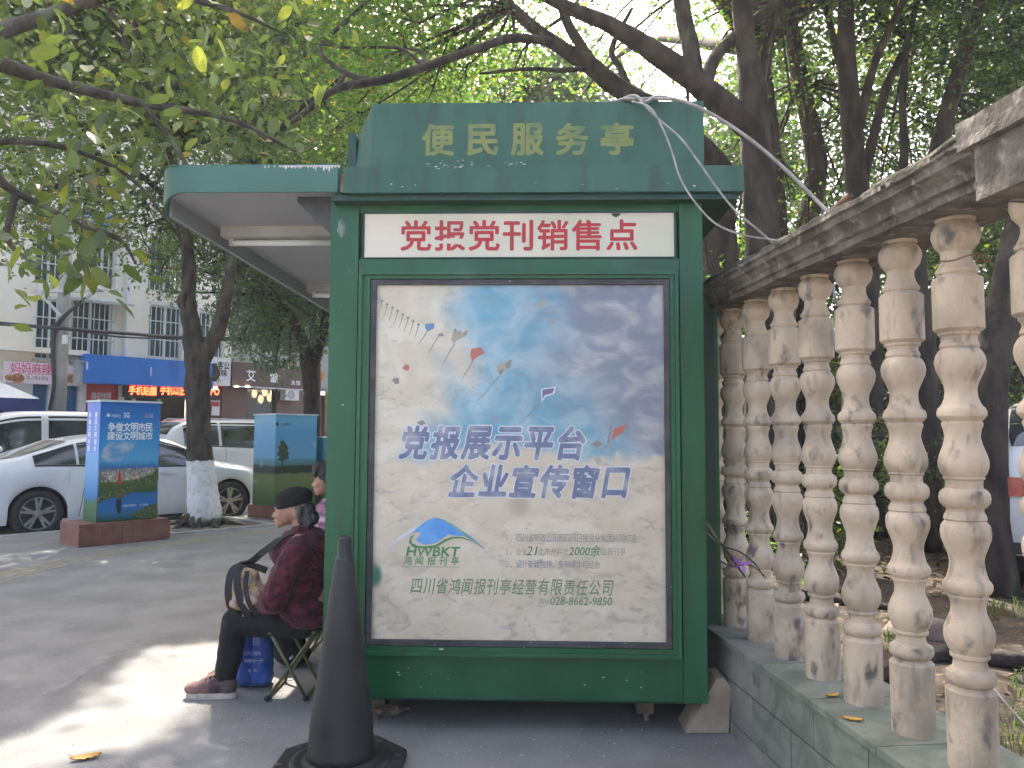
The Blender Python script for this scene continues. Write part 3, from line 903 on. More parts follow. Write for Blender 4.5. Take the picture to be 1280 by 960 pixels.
for k in range(22):
    a = k / 22 * 2 * math.pi + random.uniform(-.2, .2)
    L_ = random.uniform(0.26, 0.55)
    d = Vector((math.cos(a), math.sin(a), 0)); b0 = Vector((tb.x, tb.y, 0))
    e = Vector((-d.y, d.x, 0)) * random.uniform(-.12, .12)
    limb('root', [b0 + d * 0.16 + Vector((0, 0, 0.16)), b0 + d * 0.3 + Vector((0, 0, 0.07)), b0 + d * L_ + e + Vector((0, 0, 0.012)), b0 + d * (L_ + .15) + e * 1.6 - Vector((0, 0, 0.02))], [0.045, 0.034, 0.02, 0.008], M['bark'], t1, 7, 0.45, 14)
cl = []
for x, y, dy, r in ((60, 60, 0, 1.5), (170, 20, 1, 1.5), (290, 40, 0.5, 1.5), (390, 60, 1.5, 1.4), (110, 160, -.5, 1.3), (230, 140, 0, 1.3), (330, 160, 0.3, 1.2), (420, 150, 1, 1.0),
                    (180, 250, -.4, .8), (270, 250, .2, .9), (350, 250, .8, .9), (300, 320, .5, .65), (360, 340, 1, .7), (330, 395, 1.3, .45), (260, 330, .6, .45), (395, 400, 1.6, .5), (205, 330, 1.0, .5), (140, 300, 1.5, .55),
                    (60, -90, 0, 1.8), (220, -120, 0, 1.8), (380, -100, 0.5, 1.8), (-60, 0, 0, 1.8), (-80, 180, 0, 1.4), (370, 290, 0.6, .6),
                    (60, 240, 0, .9), (-10, 280, 0, .9), (170, 285, -.5, .5), (120, 255, -.5, .6), (100, 300, 0, .45), (200, 285, .3, .5)):
    cl.append((T1(x, y, dy), r))
twigs(t1, [T1(214, 190), T1(318, 190, .4), T1(232, 300), T1(290, 330), T1(150, 200, -.6)], cl, M['bark'], 0.035)
Pn = cloud(cl, 520, 0.15, 10)
leaf_mesh('crown', Pn, RNG.uniform(0.055, 0.115, len(Pn)), M['leaf_street'], t1, droop=0.35, wid=0.5)
# --- second street tree, bluish drooping leaves
t2b = at(391, 560, 13.4); t2b.z = 0
t2 = thing('street_tree', 'slender forked street tree with grey green leaves behind the landscape painted box', 'tree', t2b)
A2 = lambda x, y, dy=0: at(x, y, 13.4 + dy)
limb('trunk', [t2b, A2(391, 560), A2(390, 500), A2(386, 455), A2(378, 425), A2(362, 395), A2(340, 370), A2(315, 330)], [0.19, 0.15, 0.14, 0.14, 0.10, 0.08, 0.06, 0.04], M['bark_dark'], t2, 12, 0.14)
limb('branch', [A2(388, 470), A2(397, 440), A2(404, 415), A2(408, 380), A2(405, 320), A2(398, 240)], [0.10, 0.09, 0.08, 0.07, 0.06, 0.04], M['bark_dark'], t2, 10, 0.14)
cl = [(A2(x, y, dy), r) for x, y, dy, r in ((318, 385, .3, .75), (355, 370, 0, .75), (405, 385, .3, .55), (300, 425, .6, .5), (340, 420, .3, .6), (380, 330, 0, .9), (322, 330, .4, .8), (300, 290, .5, .8), (410, 270, .5, 1.2), (345, 455, .2, .4), (362, 440, 0, .42), (405, 420, 0, .35), (440, 250, 2, 1.5), (350, 210, 2, 1.5), (195, 335, 1, .5), (215, 365, 1, .45), (270, 340, .5, .7), (285, 395, .8, .5), (240, 300, .8, .8))]
twigs(t2, [A2(362, 395), A2(340, 370), A2(408, 380), A2(405, 320)], cl, M['bark_dark'], 0.03)
Pn = cloud(cl, 620, 0.13, 10)
leaf_mesh('crown', Pn, RNG.uniform(0.08, 0.15, len(Pn)), M['leaf_blue'], t2, droop=0.9, wid=0.38)

# --- big trees behind the balustrade
A3 = lambda x, y, Y: at(x, y, Y)
tb3 = at(958, 560, 7.0); tb3.z = 0.2
t3 = thing('fig_tree', 'large dark fig tree leaning over the kiosk roof with a thick limb reaching left', 'tree', tb3)
limb('trunk', [tb3, A3(957, 440, 7.0), A3(955, 330, 7.0), A3(950, 250, 7.0), A3(946, 180, 7.0), A3(940, 110, 7.0), A3(930, 40, 7.1), A3(924, -60, 7.2), A3(920, -220, 7.4)],
     [0.222, 0.185, 0.1628, 0.148, 0.1406, 0.1221, 0.0962, 0.0851, 0.0592], M['bark_dark'], t3, 16, 0.14, 3)
limb('branch', [A3(945, 165, 7.0), A3(915, 140, 6.9), A3(860, 95, 6.8), A3(810, 60, 6.7), A3(760, 30, 6.6), A3(700, 5, 6.5), A3(620, -40, 6.4)], [0.128, 0.12, 0.108, 0.096, 0.072, 0.056, 0.04], M['bark_dark'], t3, 12, 0.12)
limb('branch', [A3(868, 100, 6.8), A3(862, 55, 6.9), A3(852, 0, 7.0), A3(850, -90, 7.0)], [0.0864, 0.0828, 0.0756, 0.0576], M['bark_dark'], t3, 12, 0.12)
limb('branch', [A3(880, 110, 6.8), A3(895, 70, 7.0), A3(925, 40, 7.2), A3(975, 0, 7.4), A3(1020, -50, 7.6)], [0.07, 0.06, 0.055, 0.05, 0.03], M['bark_dark'], t3, 10)
# limbs rising behind the roof
tb4 = at(905, 560, 8.3); tb4.z = 0.2
t4 = thing('fig_tree', 'dark tree behind the kiosk with limbs fanning left above its roof', 'tree', tb4)
limb('trunk', [tb4, A3(900, 420, 8.3), A3(898, 320, 8.3), A3(897, 230, 8.2), A3(885, 200, 8.1), A3(850, 165, 8.0), A3(800, 125, 8.0)], [0.256, 0.216, 0.2, 0.192, 0.16, 0.128, 0.104], M['bark_dark'], t4, 14, 0.14, 3)
limb('branch', [A3(815, 135, 8.0), A3(770, 108, 8.0), A3(735, 80, 7.9), A3(690, 52, 7.8), A3(640, 10, 7.7), A3(600, -40, 7.6)], [0.12, 0.10, 0.09, 0.075, 0.055, 0.04], M['bark_dark'], t4, 10)
limb('branch', [A3(750, 95, 7.95), A3(728, 60, 7.9), A3(706, 20, 7.8), A3(690, -60, 7.7)], [0.07, 0.06, 0.055, 0.03], M['bark_dark'], t4, 10)
limb('branch', [A3(790, 118, 8.0), A3(775, 85, 8.1), A3(765, 60, 8.2), A3(790, 10, 8.3)], [0.05, 0.04, 0.035, 0.02], M['bark_dark'], t4, 8)
limb('branch', [A3(740, 85, 7.9), A3(700, 88, 7.7), A3(660, 86, 7.6), A3(600, 92, 7.4)], [0.03, 0.025, 0.02, 0.012], M['bark_dark'], t4, 6)
limb('branch', [A3(690, 52, 7.8), A3(640, 48, 7.0), A3(585, 65, 6.5), A3(530, 84, 6.2), A3(480, 100, 6.0), A3(420, 112, 5.9), A3(370, 150, 5.8), A3(345, 165, 5.8)], [0.048, 0.04, 0.036, 0.036, 0.036, 0.032, 0.0176, 0.0096], M['bark_dark'], t4, 8)
limb('branch', [A3(470, 103, 6.0), A3(430, 90, 6.2), A3(400, 60, 6.5), A3(440, 20, 6.8), A3(480, -20, 7)], [0.03, 0.022, 0.02, 0.02, 0.015], M['bark_dark'], t4, 6)
limb('branch', [A3(420, 112, 5.9), A3(385, 128, 5.9), A3(350, 160, 5.8), A3(335, 190, 5.8)], [0.028, 0.022, 0.015, 0.008], M['bark_dark'], t4, 6)
# right-hand trunks
tb5 = at(1085, 560, 8.6); tb5.z = 0.25
t5 = thing('fig_tree', 'straight dark trunked tree standing left of the leaning pair behind the balustrade', 'tree', tb5)
limb('trunk', [tb5, A3(1083, 400, 8.6), A3(1078, 290, 8.6), A3(1070, 220, 8.6), A3(1063, 140, 8.6), A3(1058, 60, 8.6), A3(1056, -40, 8.6), A3(1050, -200, 8.6)], [0.1776, 0.148, 0.1258, 0.1221, 0.111, 0.0962, 0.0814, 0.0518], M['bark_dark'], t5, 12, 0.14, 3)
limb('branch', [A3(1076, 240, 8.6), A3(1092, 170, 8.7), A3(1108, 110, 8.8), A3(1135, 50, 9), A3(1150, -20, 9.2)], [0.0675, 0.06, 0.0525, 0.045, 0.03], M['bark_dark'], t5, 8)
limb('branch', [A3(1068, 190, 8.6), A3(1090, 90, 8.5), A3(1120, 20, 8.4), A3(1160, -60, 8.2)], [0.06, 0.05, 0.04, 0.03], M['bark_dark'], t5, 8)
limb('branch', [A3(1060, 120, 8.6), A3(1045, 60, 8.7), A3(1035, 20, 8.8), A3(1028, -40, 8.8)], [0.05, 0.045, 0.04, 0.03], M['bark_dark'], t5, 8)
tb6 = at(1150, 600, 7.6); tb6.z = 0.25
t6 = thing('fig_tree', 'dark tree leaning right towards the pier at the end of the balustrade', 'tree', tb6)
limb('trunk', [tb6, A3(1150, 450, 7.6), A3(1140, 330, 7.6), A3(1155, 250, 7.6), A3(1172, 190, 7.6), A3(1190, 120, 7.6), A3(1215, 40, 7.6), A3(1240, -60, 7.6)], [0.1872, 0.1584, 0.1296, 0.108, 0.0864, 0.0792, 0.072, 0.0432], M['bark_dark'], t6, 12, 0.14, 3)
limb('branch', [A3(1140, 320, 7.6), A3(1125, 260, 7.7), A3(1130, 190, 7.8), A3(1128, 120, 7.9), A3(1135, 40, 8)], [0.0675, 0.06, 0.045, 0.0375, 0.0225], M['bark_dark'], t6, 8)
tb7 = at(1235, 620, 5.6); tb7.z = 0.2
t7 = thing('fig_tree', 'thick dark trunk close behind the balusters near the right edge above the parked car', 'tree', tb7)
limb('trunk', [tb7, A3(1232, 560, 5.6), A3(1238, 480, 5.6), A3(1250, 400, 5.7), A3(1275, 300, 5.8), A3(1310, 180, 6), A3(1330, 0, 6.2), A3(1340, -200, 6.4)], [0.17, 0.14, 0.13, 0.13, 0.12, 0.11, 0.10, 0.07], M['bark_dark'], t7, 12, 0.14, 3)
tb8 = at(1010, 600, 9.5); tb8.z = 0.3
t8 = thing('fig_tree', 'thinner dark tree in deep shade between the two nearest big trunks', 'tree', tb8)
limb('trunk', [tb8, A3(1012, 420, 9.5), A3(1008, 300, 9.5), A3(1020, 200, 9.5), A3(1000, 100, 9.5), A3(985, 0, 9.5), A3(980, -120, 9.5)], [0.2, 0.16, 0.14, 0.13, 0.1, 0.09, 0.05], M['bark_dark'], t8, 10, 0.14, 3)
def crown(tree, lst, starts, m, per, lo=0.06, hi=0.1, droop=0.3, wid=0.5, tw=0.14):
    c = [(A3(x, y, Y), r) for x, y, Y, r in lst]
    twigs(tree, [A3(*s) for s in starts], c, M['bark_dark'], 0.022)
    Pn = cloud(c, per, tw, 10)
    leaf_mesh('crown', Pn, RNG.uniform(lo, hi, len(Pn)), m, tree, droop=droop, wid=wid)
# tree above the kiosk: bright backlit leaves, with the white gap of sky right of centre
crown(t4, [(500, 40, 7.2, .5), (580, 85, 8.6, .4), (600, 30, 7.6, .5), (440, 150, 8, .5), (540, 115, 8.8, .35), (470, 20, 8.5, 1.0), (560, 20, 8.8, 1.0), (620, 60, 9.2, .6), (520, 90, 9, .8), (440, 110, 9.5, .9), (590, -60, 8.5, 1.1), (470, -90, 8, 1.2), (560, 110, 10, .7), (410, 170, 9.5, .8),
           (640, -20, 8, .6), (700, -110, 8, 1.0), (430, 60, 6.5, .45), (390, 130, 6.2, .4), (500, 60, 6.8, .4), (610, 105, 10.5, .45), (655, 115, 10.5, .25), (430, 190, 10, .6), (640, 95, 9.5, .3), (480, 100, 11, .8), (740, 5, 8.5, .35)],
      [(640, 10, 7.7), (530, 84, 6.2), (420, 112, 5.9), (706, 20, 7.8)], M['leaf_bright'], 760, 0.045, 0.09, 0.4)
crown(t3, [(770, -60, 7.2, .5), (820, 5, 7.6, .35), (900, 10, 8, .55), (960, 60, 8.4, .5), (1000, -40, 8, .9), (930, -150, 8, 1.2), (900, 70, 9.5, .5), (790, 60, 9.5, .35), (920, 150, 9.5, .35), (990, 130, 9.2, .45),
           (985, 230, 9, .4), (905, 330, 8.6, .5), (925, 300, 9.4, .5), (1010, 300, 9, .45), (890, 370, 8, .4), (740, 60, 9.8, .3), (720, 130, 10.5, .4), (800, 110, 10.5, .35)],
      [(924, -60, 7.2), (852, 0, 7.0), (760, 30, 6.6), (975, 0, 7.4)], M['leaf_bright'], 560, 0.05, 0.09)
crown(t5, [(1060, 60, 9.5, .8), (1130, 120, 9.8, .7), (1030, 160, 9.6, .6), (1120, 20, 9, .8), (1040, -60, 9, 1.1), (1100, 230, 10, .7), (1030, 260, 10, .6), (1150, 260, 10, .6), (1060, -180, 9, 1.3)],
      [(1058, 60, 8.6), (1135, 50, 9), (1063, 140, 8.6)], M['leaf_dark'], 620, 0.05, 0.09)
crown(t6, [(1200, 80, 8.8, .8), (1250, 10, 8.5, .9), (1170, 150, 9, .5), (1230, 160, 8.6, .6), (1270, 100, 8.8, .8), (1190, -60, 8.5, 1.1), (1300, 160, 9, .9), (1190, 220, 8.8, .4), (1230, 260, 8.8, .5), (1280, 230, 8.8, .6)],
      [(1190, 120, 7.6), (1240, -60, 7.6)], M['leaf_dark'], 620, 0.05, 0.09)
crown(t7, [(1330, 40, 6.5, .9), (1290, -60, 6.8, .9), (1370, 150, 6.5, .9), (1260, 40, 7, .5), (1215, 480, 8.5, .5), (1250, 440, 8.5, .5)],
      [(1330, 0, 6.2)], M['leaf_dark'], 620, 0.05, 0.09)
crown(t8, [(985, 60, 10.5, .8), (1040, 120, 11, .9), (960, 180, 11, .7), (1090, 170, 11.5, .9), (1020, 220, 11, .7), (940, 260, 11, .7), (1160, 60, 11.5, 1.1), (1230, 150, 11.5, 1.1), (985, -60, 10, 1.1), (1150, 200, 12, .9), (900, 210, 11, .6),
           (940, 120, 11.5, .6), (1075, 300, 11, .8), (1180, 290, 11, .8), (1280, 260, 11, .8), (920, 340, 10.5, .6), (850, 190, 12, .7)],
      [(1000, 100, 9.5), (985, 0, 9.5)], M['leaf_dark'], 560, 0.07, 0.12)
# overhead foliage added along the sun path to cast shade, mostly out of view
cl = [(Vector((x, y, z)), r) for x, y, z, r in ((0.6, 5.8, 6.7, .9), (1.7, 6.2, 6.8, 1.0), (3.6, 6.4, 6.8, 1.1), (4.8, 8.4, 7.4, 1.3), (3.0, 8.2, 7.4, 1.2), (-.5, 6.6, 7.2, .9), (2.6, 5.2, 6.4, .9), (-4, 9, 8.2, 1.6), (-2, 8.2, 8.0, 1.5), (4, 8.5, 8, 1.7), (-6, 10, 8.5, 1.7), (-3, 6, 7.6, 1.3), (3.6, 6, 7.4, 1.4), (5.5, 7, 7.4, 1.6),
      (-9.5, 13, 8.6, 1.7), (-7.2, 12.6, 8.4, 1.7), (-5, 13, 8.6, 1.7), (-3, 13, 8.8, 1.6), (-9, 15.5, 9, 1.7), (-6.5, 15.5, 9, 1.7), (-4.2, 15.2, 9, 1.6), (-10.5, 11, 8.4, 1.6), (-1.5, 16, 9, 1.8), (1.5, 17, 9, 1.8), (-3.5, 18.5, 9, 1.8), (-6, 18.5, 9, 1.8), (-11, 14, 8.8, 1.6), (-8, 10, 8.2, 1.8), (-5.5, 7.5, 7.6, 1.5), (-7.5, 7.5, 7.8, 1.5), (6, 10, 7, 1.8), (4.5, 3.5, 6.2, 1.4), (6.5, 4, 6.2, 1.6))]
oh = thing('added_shade_canopy', 'high foliage added mostly out of view to shade the pavement and rail', 'tree', (3.4, 9.6, 0.3))
limb('trunk', [Vector((3.4, 9.6, 0.3)), Vector((3.3, 9.5, 3)), Vector((2.9, 9, 6)), Vector((2.2, 8.6, 8.2))], [0.26, 0.2, 0.16, 0.08], M['bark_dark'], oh, 12, 0.14, 3)
bm = bmesh.new()
for c, r in cl:
    if c.x < -1: continue
    a, b = spline([Vector((2.9, 9, 6)), (Vector((2.9, 9, 6)) + c) / 2 + Vector((0, 0, 0.7)), c], [0.1, 0.06, 0.03], 4)
    tube(bm, a, b, 6)
fin('branch', bm, M['bark_dark'], oh, smooth=True)
bm = bmesh.new()
for c, r in cl:
    if c.x >= -2.5: continue
    h_ = T1(214, 190)
    a, b = spline([h_, (h_ + c) / 2 + Vector((0, 0, 0.5)), c], [0.07, 0.045, 0.02], 4)
    tube(bm, a, b, 6)
fin('branch', bm, M['bark'], t1, smooth=True)
Pn = cloud(cl, 190, 0.25, 10)
leaf_mesh('crown', Pn, RNG.uniform(0.10, 0.16, len(Pn)), M['leaf_street'], oh, wid=0.55)

# --- overhanging bough with large leaves at upper left
bb = Vector((-4.6, 2.6, 0))
t9 = thing('broadleaf_tree', 'broad leaved tree whose large drooping leaves hang in from the upper left', 'tree', bb)
limb('trunk', [bb, bb + Vector((0, 0.1, 2)), bb + Vector((0.1, 0.3, 3.6)), bb + Vector((0.3, 0.6, 5.0))], [0.2, 0.17, 0.15, 0.1], M['bark'], t9, 14, 0.14, 3)
B9 = bb + Vector((0.1, 0.3, 3.6))
bps = [[B9, at(-60, 60, 3.6), at(60, 100, 3.9), at(180, 130, 4.1), at(290, 150, 4.3), at(370, 190, 4.5)],
       [B9, at(-80, 180, 3.5), at(20, 240, 3.7), at(100, 280, 3.8)],
       [at(-60, 60, 3.6), at(60, 20, 4.2), at(170, -10, 4.4), at(280, 10, 4.5), at(350, 40, 4.6)],
       [at(180, 130, 4.1), at(230, 200, 4.2), at(250, 240, 4.3)],
       [at(20, 240, 3.7), at(10, 300, 3.6), at(45, 330, 3.6)], [at(100, 280, 3.8), at(150, 300, 3.9), at(170, 330, 3.9)],
       [at(-80, 180, 3.5), at(60, 180, 3.8), at(160, 220, 4.0), at(220, 290, 4.1)]]
for i, b in enumerate(bps): limb('branch', b, list(np.linspace(0.05 if i < 3 else 0.018, 0.006, len(b))), M['bark'], t9, 7)
def bigleaf_mesh():
    bm = bmesh.new()
    n = 7
    rows = []
    for i in range(n + 1):
        t = i / n
        w = 0.24 * math.sin(math.pi * min(1, t ** 0.85)) ** 0.8 if 0 < i < n else 0.0
        z = -0.16 * t * t
        if w == 0: rows.append([bm.verts.new((t, 0, z))])
        else: rows.append([bm.verts.new((t, w, z + 0.05 + 0.012 * math.sin(t * 19))), bm.verts.new((t, w * 0.5, z + 0.02)), bm.verts.new((t, 0, z)), bm.verts.new((t, -w * 0.5, z + 0.02)), bm.verts.new((t, -w, z + 0.05 - 0.012 * math.sin(t * 17)))])
    for i in range(n):
        A, B = rows[i], rows[i + 1]
        if len(A) == 1:
            for k in range(4): bm.faces.new((A[0], B[k], B[k + 1]))
        elif len(B) == 1:
            for k in range(4): bm.faces.new((A[k], A[k + 1], B[0]))
        else:
            for k in range(4): bm.faces.new((A[k], B[k], B[k + 1], A[k + 1]))
    # stalk
    a = bm.verts.new((-0.12, 0.004, 0.03)); b = bm.verts.new((-0.12, -0.004, 0.03)); c = bm.verts.new((0.02, 0.003, 0.002)); d = bm.verts.new((0.02, -0.003, 0.002))
    bm.faces.new((a, b, d, c))
    me = bpy.data.meshes.new('leaf'); bm.to_mesh(me); bm.free(); me.shade_smooth()
    return me
def leaf_obj_mat(name, c, transl):
    m = bpy.data.materials.new(name); m.use_nodes = True
    nt = m.node_tree; N, L = nt.nodes, nt.links
    b = N['Principled BSDF']; b.inputs['Roughness'].default_value = 0.4
    tc = N.new('ShaderNodeTexCoord')
    w = N.new('ShaderNodeTexWave'); w.inputs['Scale'].default_value = 3.2; w.inputs['Distortion'].default_value = 1.5; L.new(tc.outputs['Object'], w.inputs['Vector'])
    oi = N.new('ShaderNodeObjectInfo')
    mr = N.new('ShaderNodeMapRange'); mr.inputs['To Min'].default_value = 0.65; mr.inputs['To Max'].default_value = 1.3; L.new(oi.outputs['Random'], mr.inputs['Value'])
    hv = N.new('ShaderNodeHueSaturation'); hv.inputs['Color'].default_value = (*c, 1); L.new(mr.outputs[0], hv.inputs['Value'])
    mx = N.new('ShaderNodeMix'); mx.data_type = 'RGBA'; mx.blend_type = 'MULTIPLY'; L.new(hv.outputs[0], mx.inputs[6])
    mx.inputs[7].default_value = (0.90, 0.91, 0.88, 1); L.new(w.outputs['Fac'], mx.inputs[0])
    L.new(mx.outputs[2], b.inputs['Base Color'])
    t = N.new('ShaderNodeBsdfTranslucent')
    m2 = N.new('ShaderNodeMix'); m2.data_type = 'RGBA'; m2.blend_type = 'MULTIPLY'; m2.inputs[0].default_value = 1; L.new(mx.outputs[2], m2.inputs[6]); m2.inputs[7].default_value = (2.8, 2.7, 1.0, 1)
    L.new(m2.outputs[2], t.inputs['Color'])
    ms = N.new('ShaderNodeMixShader'); ms.inputs[0].default_value = transl
    L.new(b.outputs[0], ms.inputs[1]); L.new(t.outputs[0], ms.inputs[2]); L.new(ms.outputs[0], N['Material Output'].inputs['Surface'])
    return m
LM = [bigleaf_mesh() for _ in range(5)]
for me, c, tr in zip(LM, ((0.08, 0.115, 0.045), (0.10, 0.135, 0.05), (0.06, 0.09, 0.04), (0.15, 0.175, 0.055), (0.24, 0.16, 0.05)), (0.40, 0.42, 0.3, 0.52, 0.35)):
    me.materials.append(leaf_obj_mat('broad_leaf', c, tr))
def leafspots():
    out = []
    for (x, y, sx, sy, Y, n) in ((30, 60, 60, 60, 3.9, 20), (120, 120, 70, 60, 4.1, 26), (60, 200, 60, 45, 3.8, 34), (20, 330, 26, 32, 3.4, 16), (90, 335, 26, 22, 3.6, 9), (150, 220, 60, 50, 4.0, 34), (100, 290, 55, 30, 3.8, 30), (230, 100, 60, 60, 4.3, 30), (300, 40, 60, 45, 4.5, 20),
                                 (330, 130, 50, 50, 4.5, 18), (230, 210, 45, 45, 4.2, 16), (60, 335, 12, 18, 3.5, 4), (250, 75, 20, 20, 3.6, 6), (355, 10, 22, 14, 4.2, 7), (150, 310, 40, 18, 3.9, 12), (20, 20, 50, 40, 3.6, 16)):
        for k in range(n): out.append(at(random.gauss(x, sx), random.gauss(y, sy), Y + random.uniform(-.45, .45)))
    return out
sp_ = [p for p in leafspots() if not (p.x > -2.0 and p.y > 3.4 and p.z < 2.7)][:296]
arr = np.array([tuple(p) for p in sp_]); kk = keep(arr, 0.0)
for p, ok_ in zip(sp_, kk):
    if not ok_: continue
    o = bpy.data.objects.new('leaf', random.choices(LM, (5, 6, 3, 2.5, 0.15))[0]); COL.objects.link(o)
    o.parent = t9; o.location = p - BASE[t9]
    o.rotation_euler = (random.gauss(0, 0.5), random.gauss(0.55, 0.45), random.uniform(0, 6.28))
    s = random.uniform(0.085, 0.145); o.scale = (s, s * random.uniform(0.9, 1.1), s)
cl = [(at(x, y, Y), r) for x, y, Y, r in ((0, 40, 4.6, .35), (80, 90, 4.7, .35), (160, 150, 4.8, .35), (60, 190, 4.6, .3), (120, 250, 4.4, .25), (240, 120, 5, .4), (310, 90, 5.2, .35), (220, 40, 5, .35), (20, 130, 4.6, .3), (350, 170, 5.2, .25), (0, 260, 4.3, .25), (270, 190, 5, .25), (30, 250, 4, .2), (80, 295, 4.1, .2), (115, 330, 4.2, .13), (20, 335, 3.7, .13), (60, 225, 4.2, .25), (140, 280, 4.3, .18), (165, 190, 4.6, .3),
      (-120, 0, 4, .5), (-120, 150, 4, .5), (40, -60, 4.4, .5), (180, -60, 4.6, .5), (300, -60, 4.8, .5))]
Pn = cloud(cl, 900, 0.1, 6)
leaf_mesh('foliage', Pn, RNG.uniform(0.055, 0.11, len(Pn)), M['leaf_big'], t9, droop=0.5, wid=0.5, big=True)

# --- far row of trees closing the street end and the back of the garden
def bgtree(label, base, h, lst, m, per=160, lo=0.14, hi=0.24):
    t = thing('background_tree', label, 'tree', base, 'trees closing the view behind')
    limb('trunk', [base, base + Vector((0.1, 0, h * 0.4)), base + Vector((-0.1, 0.1, h * 0.7))], [0.2, 0.16, 0.08], M['bark_dark'], t, 8)
    c = [(base + Vector(v), r) for *v, r in lst]
    Pn = cloud(c, per, 0.25, 8)
    leaf_mesh('crown', Pn, RNG.uniform(lo, hi, len(Pn)), m, t, wid=0.5)
for i, (x, y, lab) in enumerate(((1.0, 15.5, 'background tree straight behind the kiosk roof'), (5.0, 16, 'background tree beyond the straight dark trunk'), (9.5, 15, 'background tree beyond the leaning trunk at the right'),
                                 (14, 12, 'background tree beyond the right edge of the balustrade'), (-1.5, 19, 'background tree seen left of the kiosk roof above the canopy'), (-5.5, 21, 'background tree above the brown shop sign'))):
    base = Vector((x, y, 0.0 if i > 3 else 0.3))
    lst = []
    for k in range(11):
        a = random.uniform(0, 6.28); rr = random.uniform(0.2, 2.0)
        lst.append((rr * math.cos(a), rr * math.sin(a), random.uniform(3.0 if i < 4 else 3.8, 9.0), random.uniform(0.8, 1.3)))
    if i == 0: lst = [l for l in lst if l[2] > 2.0] + [(-2.0, 0, 4.8, .8), (1.5, 0, 5.0, .9)]
    bgtree(lab, base, 8, lst, M['leaf_dark'] if i < 4 else M['leaf_street'])
# shrubs standing among the trunks
for i, (x, y, sx, lab) in enumerate(((2.6, 6.6, .5, 'leafy shrub behind the middle balusters at the foot of the big fig tree'), (3.9, 7.6, .7, 'broad shrub behind the balusters left of the parked car'), (2.1, 8.3, .6, 'shrub seen through the farthest balusters beside the kiosk'), (5.6, 8.8, .9, 'tall shrub beyond the parked car at the right edge'), (1.7, 5.6, .35, 'small weed shrub close behind the far balusters'))):
    z = garden_h(x, y)
    t = thing('shrub', lab, 'shrub', (x, y, z), 'shrubs under the fig trees')
    bm = bmesh.new()
    for k in range(7):
        d = Vector((random.gauss(0, .35), random.gauss(0, .35), 1)).normalized() * sx * 1.6
        tube(bm, spline([Vector((x, y, z)), Vector((x, y, z)) + d * .5 + Vector((random.gauss(0, .05), 0, 0)), Vector((x, y, z)) + d], [.014, .01, .004], 4)[0], .008, 5)
    fin('stem', bm, M['bark_dark'], t)
    c_ = [(Vector((x + random.gauss(0, sx * .45), y + random.gauss(0, sx * .3), z + random.uniform(.25, 1.7) * sx)), sx * random.uniform(.35, .55)) for k in range(8)]
    Pn = cloud(c_, 1300, .07, 8)
    leaf_mesh('foliage', Pn, RNG.uniform(.05, .10, len(Pn)), M['leaf_bright'] if i % 2 == 0 else M['leaf_street'], t, wid=.5)
# dark undergrowth behind the garden
cl = [(Vector((x, 9.6 + 0.4 * math.sin(x * 2) + (2.0 if x > 4.5 else 0), z)), r) for x in np.arange(0.8, 15, 0.9) for z, r in ((0.9, .8), (1.9, .75), (2.8, .7))]
Pn = cloud(cl, 380, 0.15, 8)
leaf_mesh('undergrowth', Pn, RNG.uniform(0.07, 0.14, len(Pn)), M['leaf_dark'], None, wid=0.5)
cl = [(Vector((x, 12.6 - 0.1 * x, z)), r) for x in np.arange(0.0, 20, 1.3) for z, r in ((3.4, 1.0), (4.3, .8))]
Pn = cloud(cl, 190, 0.2, 8)
leaf_mesh('hedge_mass', Pn, RNG.uniform(0.12, 0.2, len(Pn)), M['leaf_dark'], None, wid=0.5)
# weeds and leaf litter behind the balusters
P_ = []
for k in range(2600):
    x = random.uniform(1.4, 8); y = random.uniform(1.4, 9.5); P_.append((x, y, garden_h(x, y) + random.uniform(0.005, 0.03)))
M['litter'] = leafmat('litter', [(0.0, (0.05, 0.03, 0.018)), (0.6, (0.11, 0.07, 0.04)), (1.0, (0.26, 0.19, 0.09))], 0.1, rough=0.8)
leaf_mesh('leaf_litter', np.array(P_), RNG.uniform(0.03, 0.09, len(P_)), M['litter'], None, droop=0.0, flatness=0.25, sun_gap=False)
bm = bmesh.new()
for k in range(420):
    cx, cy = random.choice(((1.95, 2.9), (2.1, 3.1), (2.45, 3.5), (2.0, 4.2), (3.1, 5.0)))
    x = cx + random.gauss(0, .1); y = cy + random.gauss(0, .1); z = garden_h(x, y)
    a = random.uniform(0, 6.28); l = random.uniform(0.04, 0.10); d = Vector((math.cos(a), math.sin(a), 0)) * l * 0.5; s = Vector((-d.y, d.x, 0)).normalized() * 0.003
    p = Vector((x, y, z))
    v = [bm.verts.new(p - s), bm.verts.new(p + s), bm.verts.new(p + d * 0.6 + s + Vector((0, 0, l * .8))), bm.verts.new(p + d * 0.6 - s + Vector((0, 0, l * .8))), bm.verts.new(p + d * 1.4 + Vector((0, 0, l * .75)))]
    bm.faces.new(v[:4]); bm.faces.new((v[3], v[2], v[4]))
M['grass'] = leafmat('grass', [(0.0, (0.05, 0.09, 0.03)), (1.0, (0.13, 0.17, 0.05))], 0.3)
fin('grass_tufts', bm, M['grass'], kind='stuff')
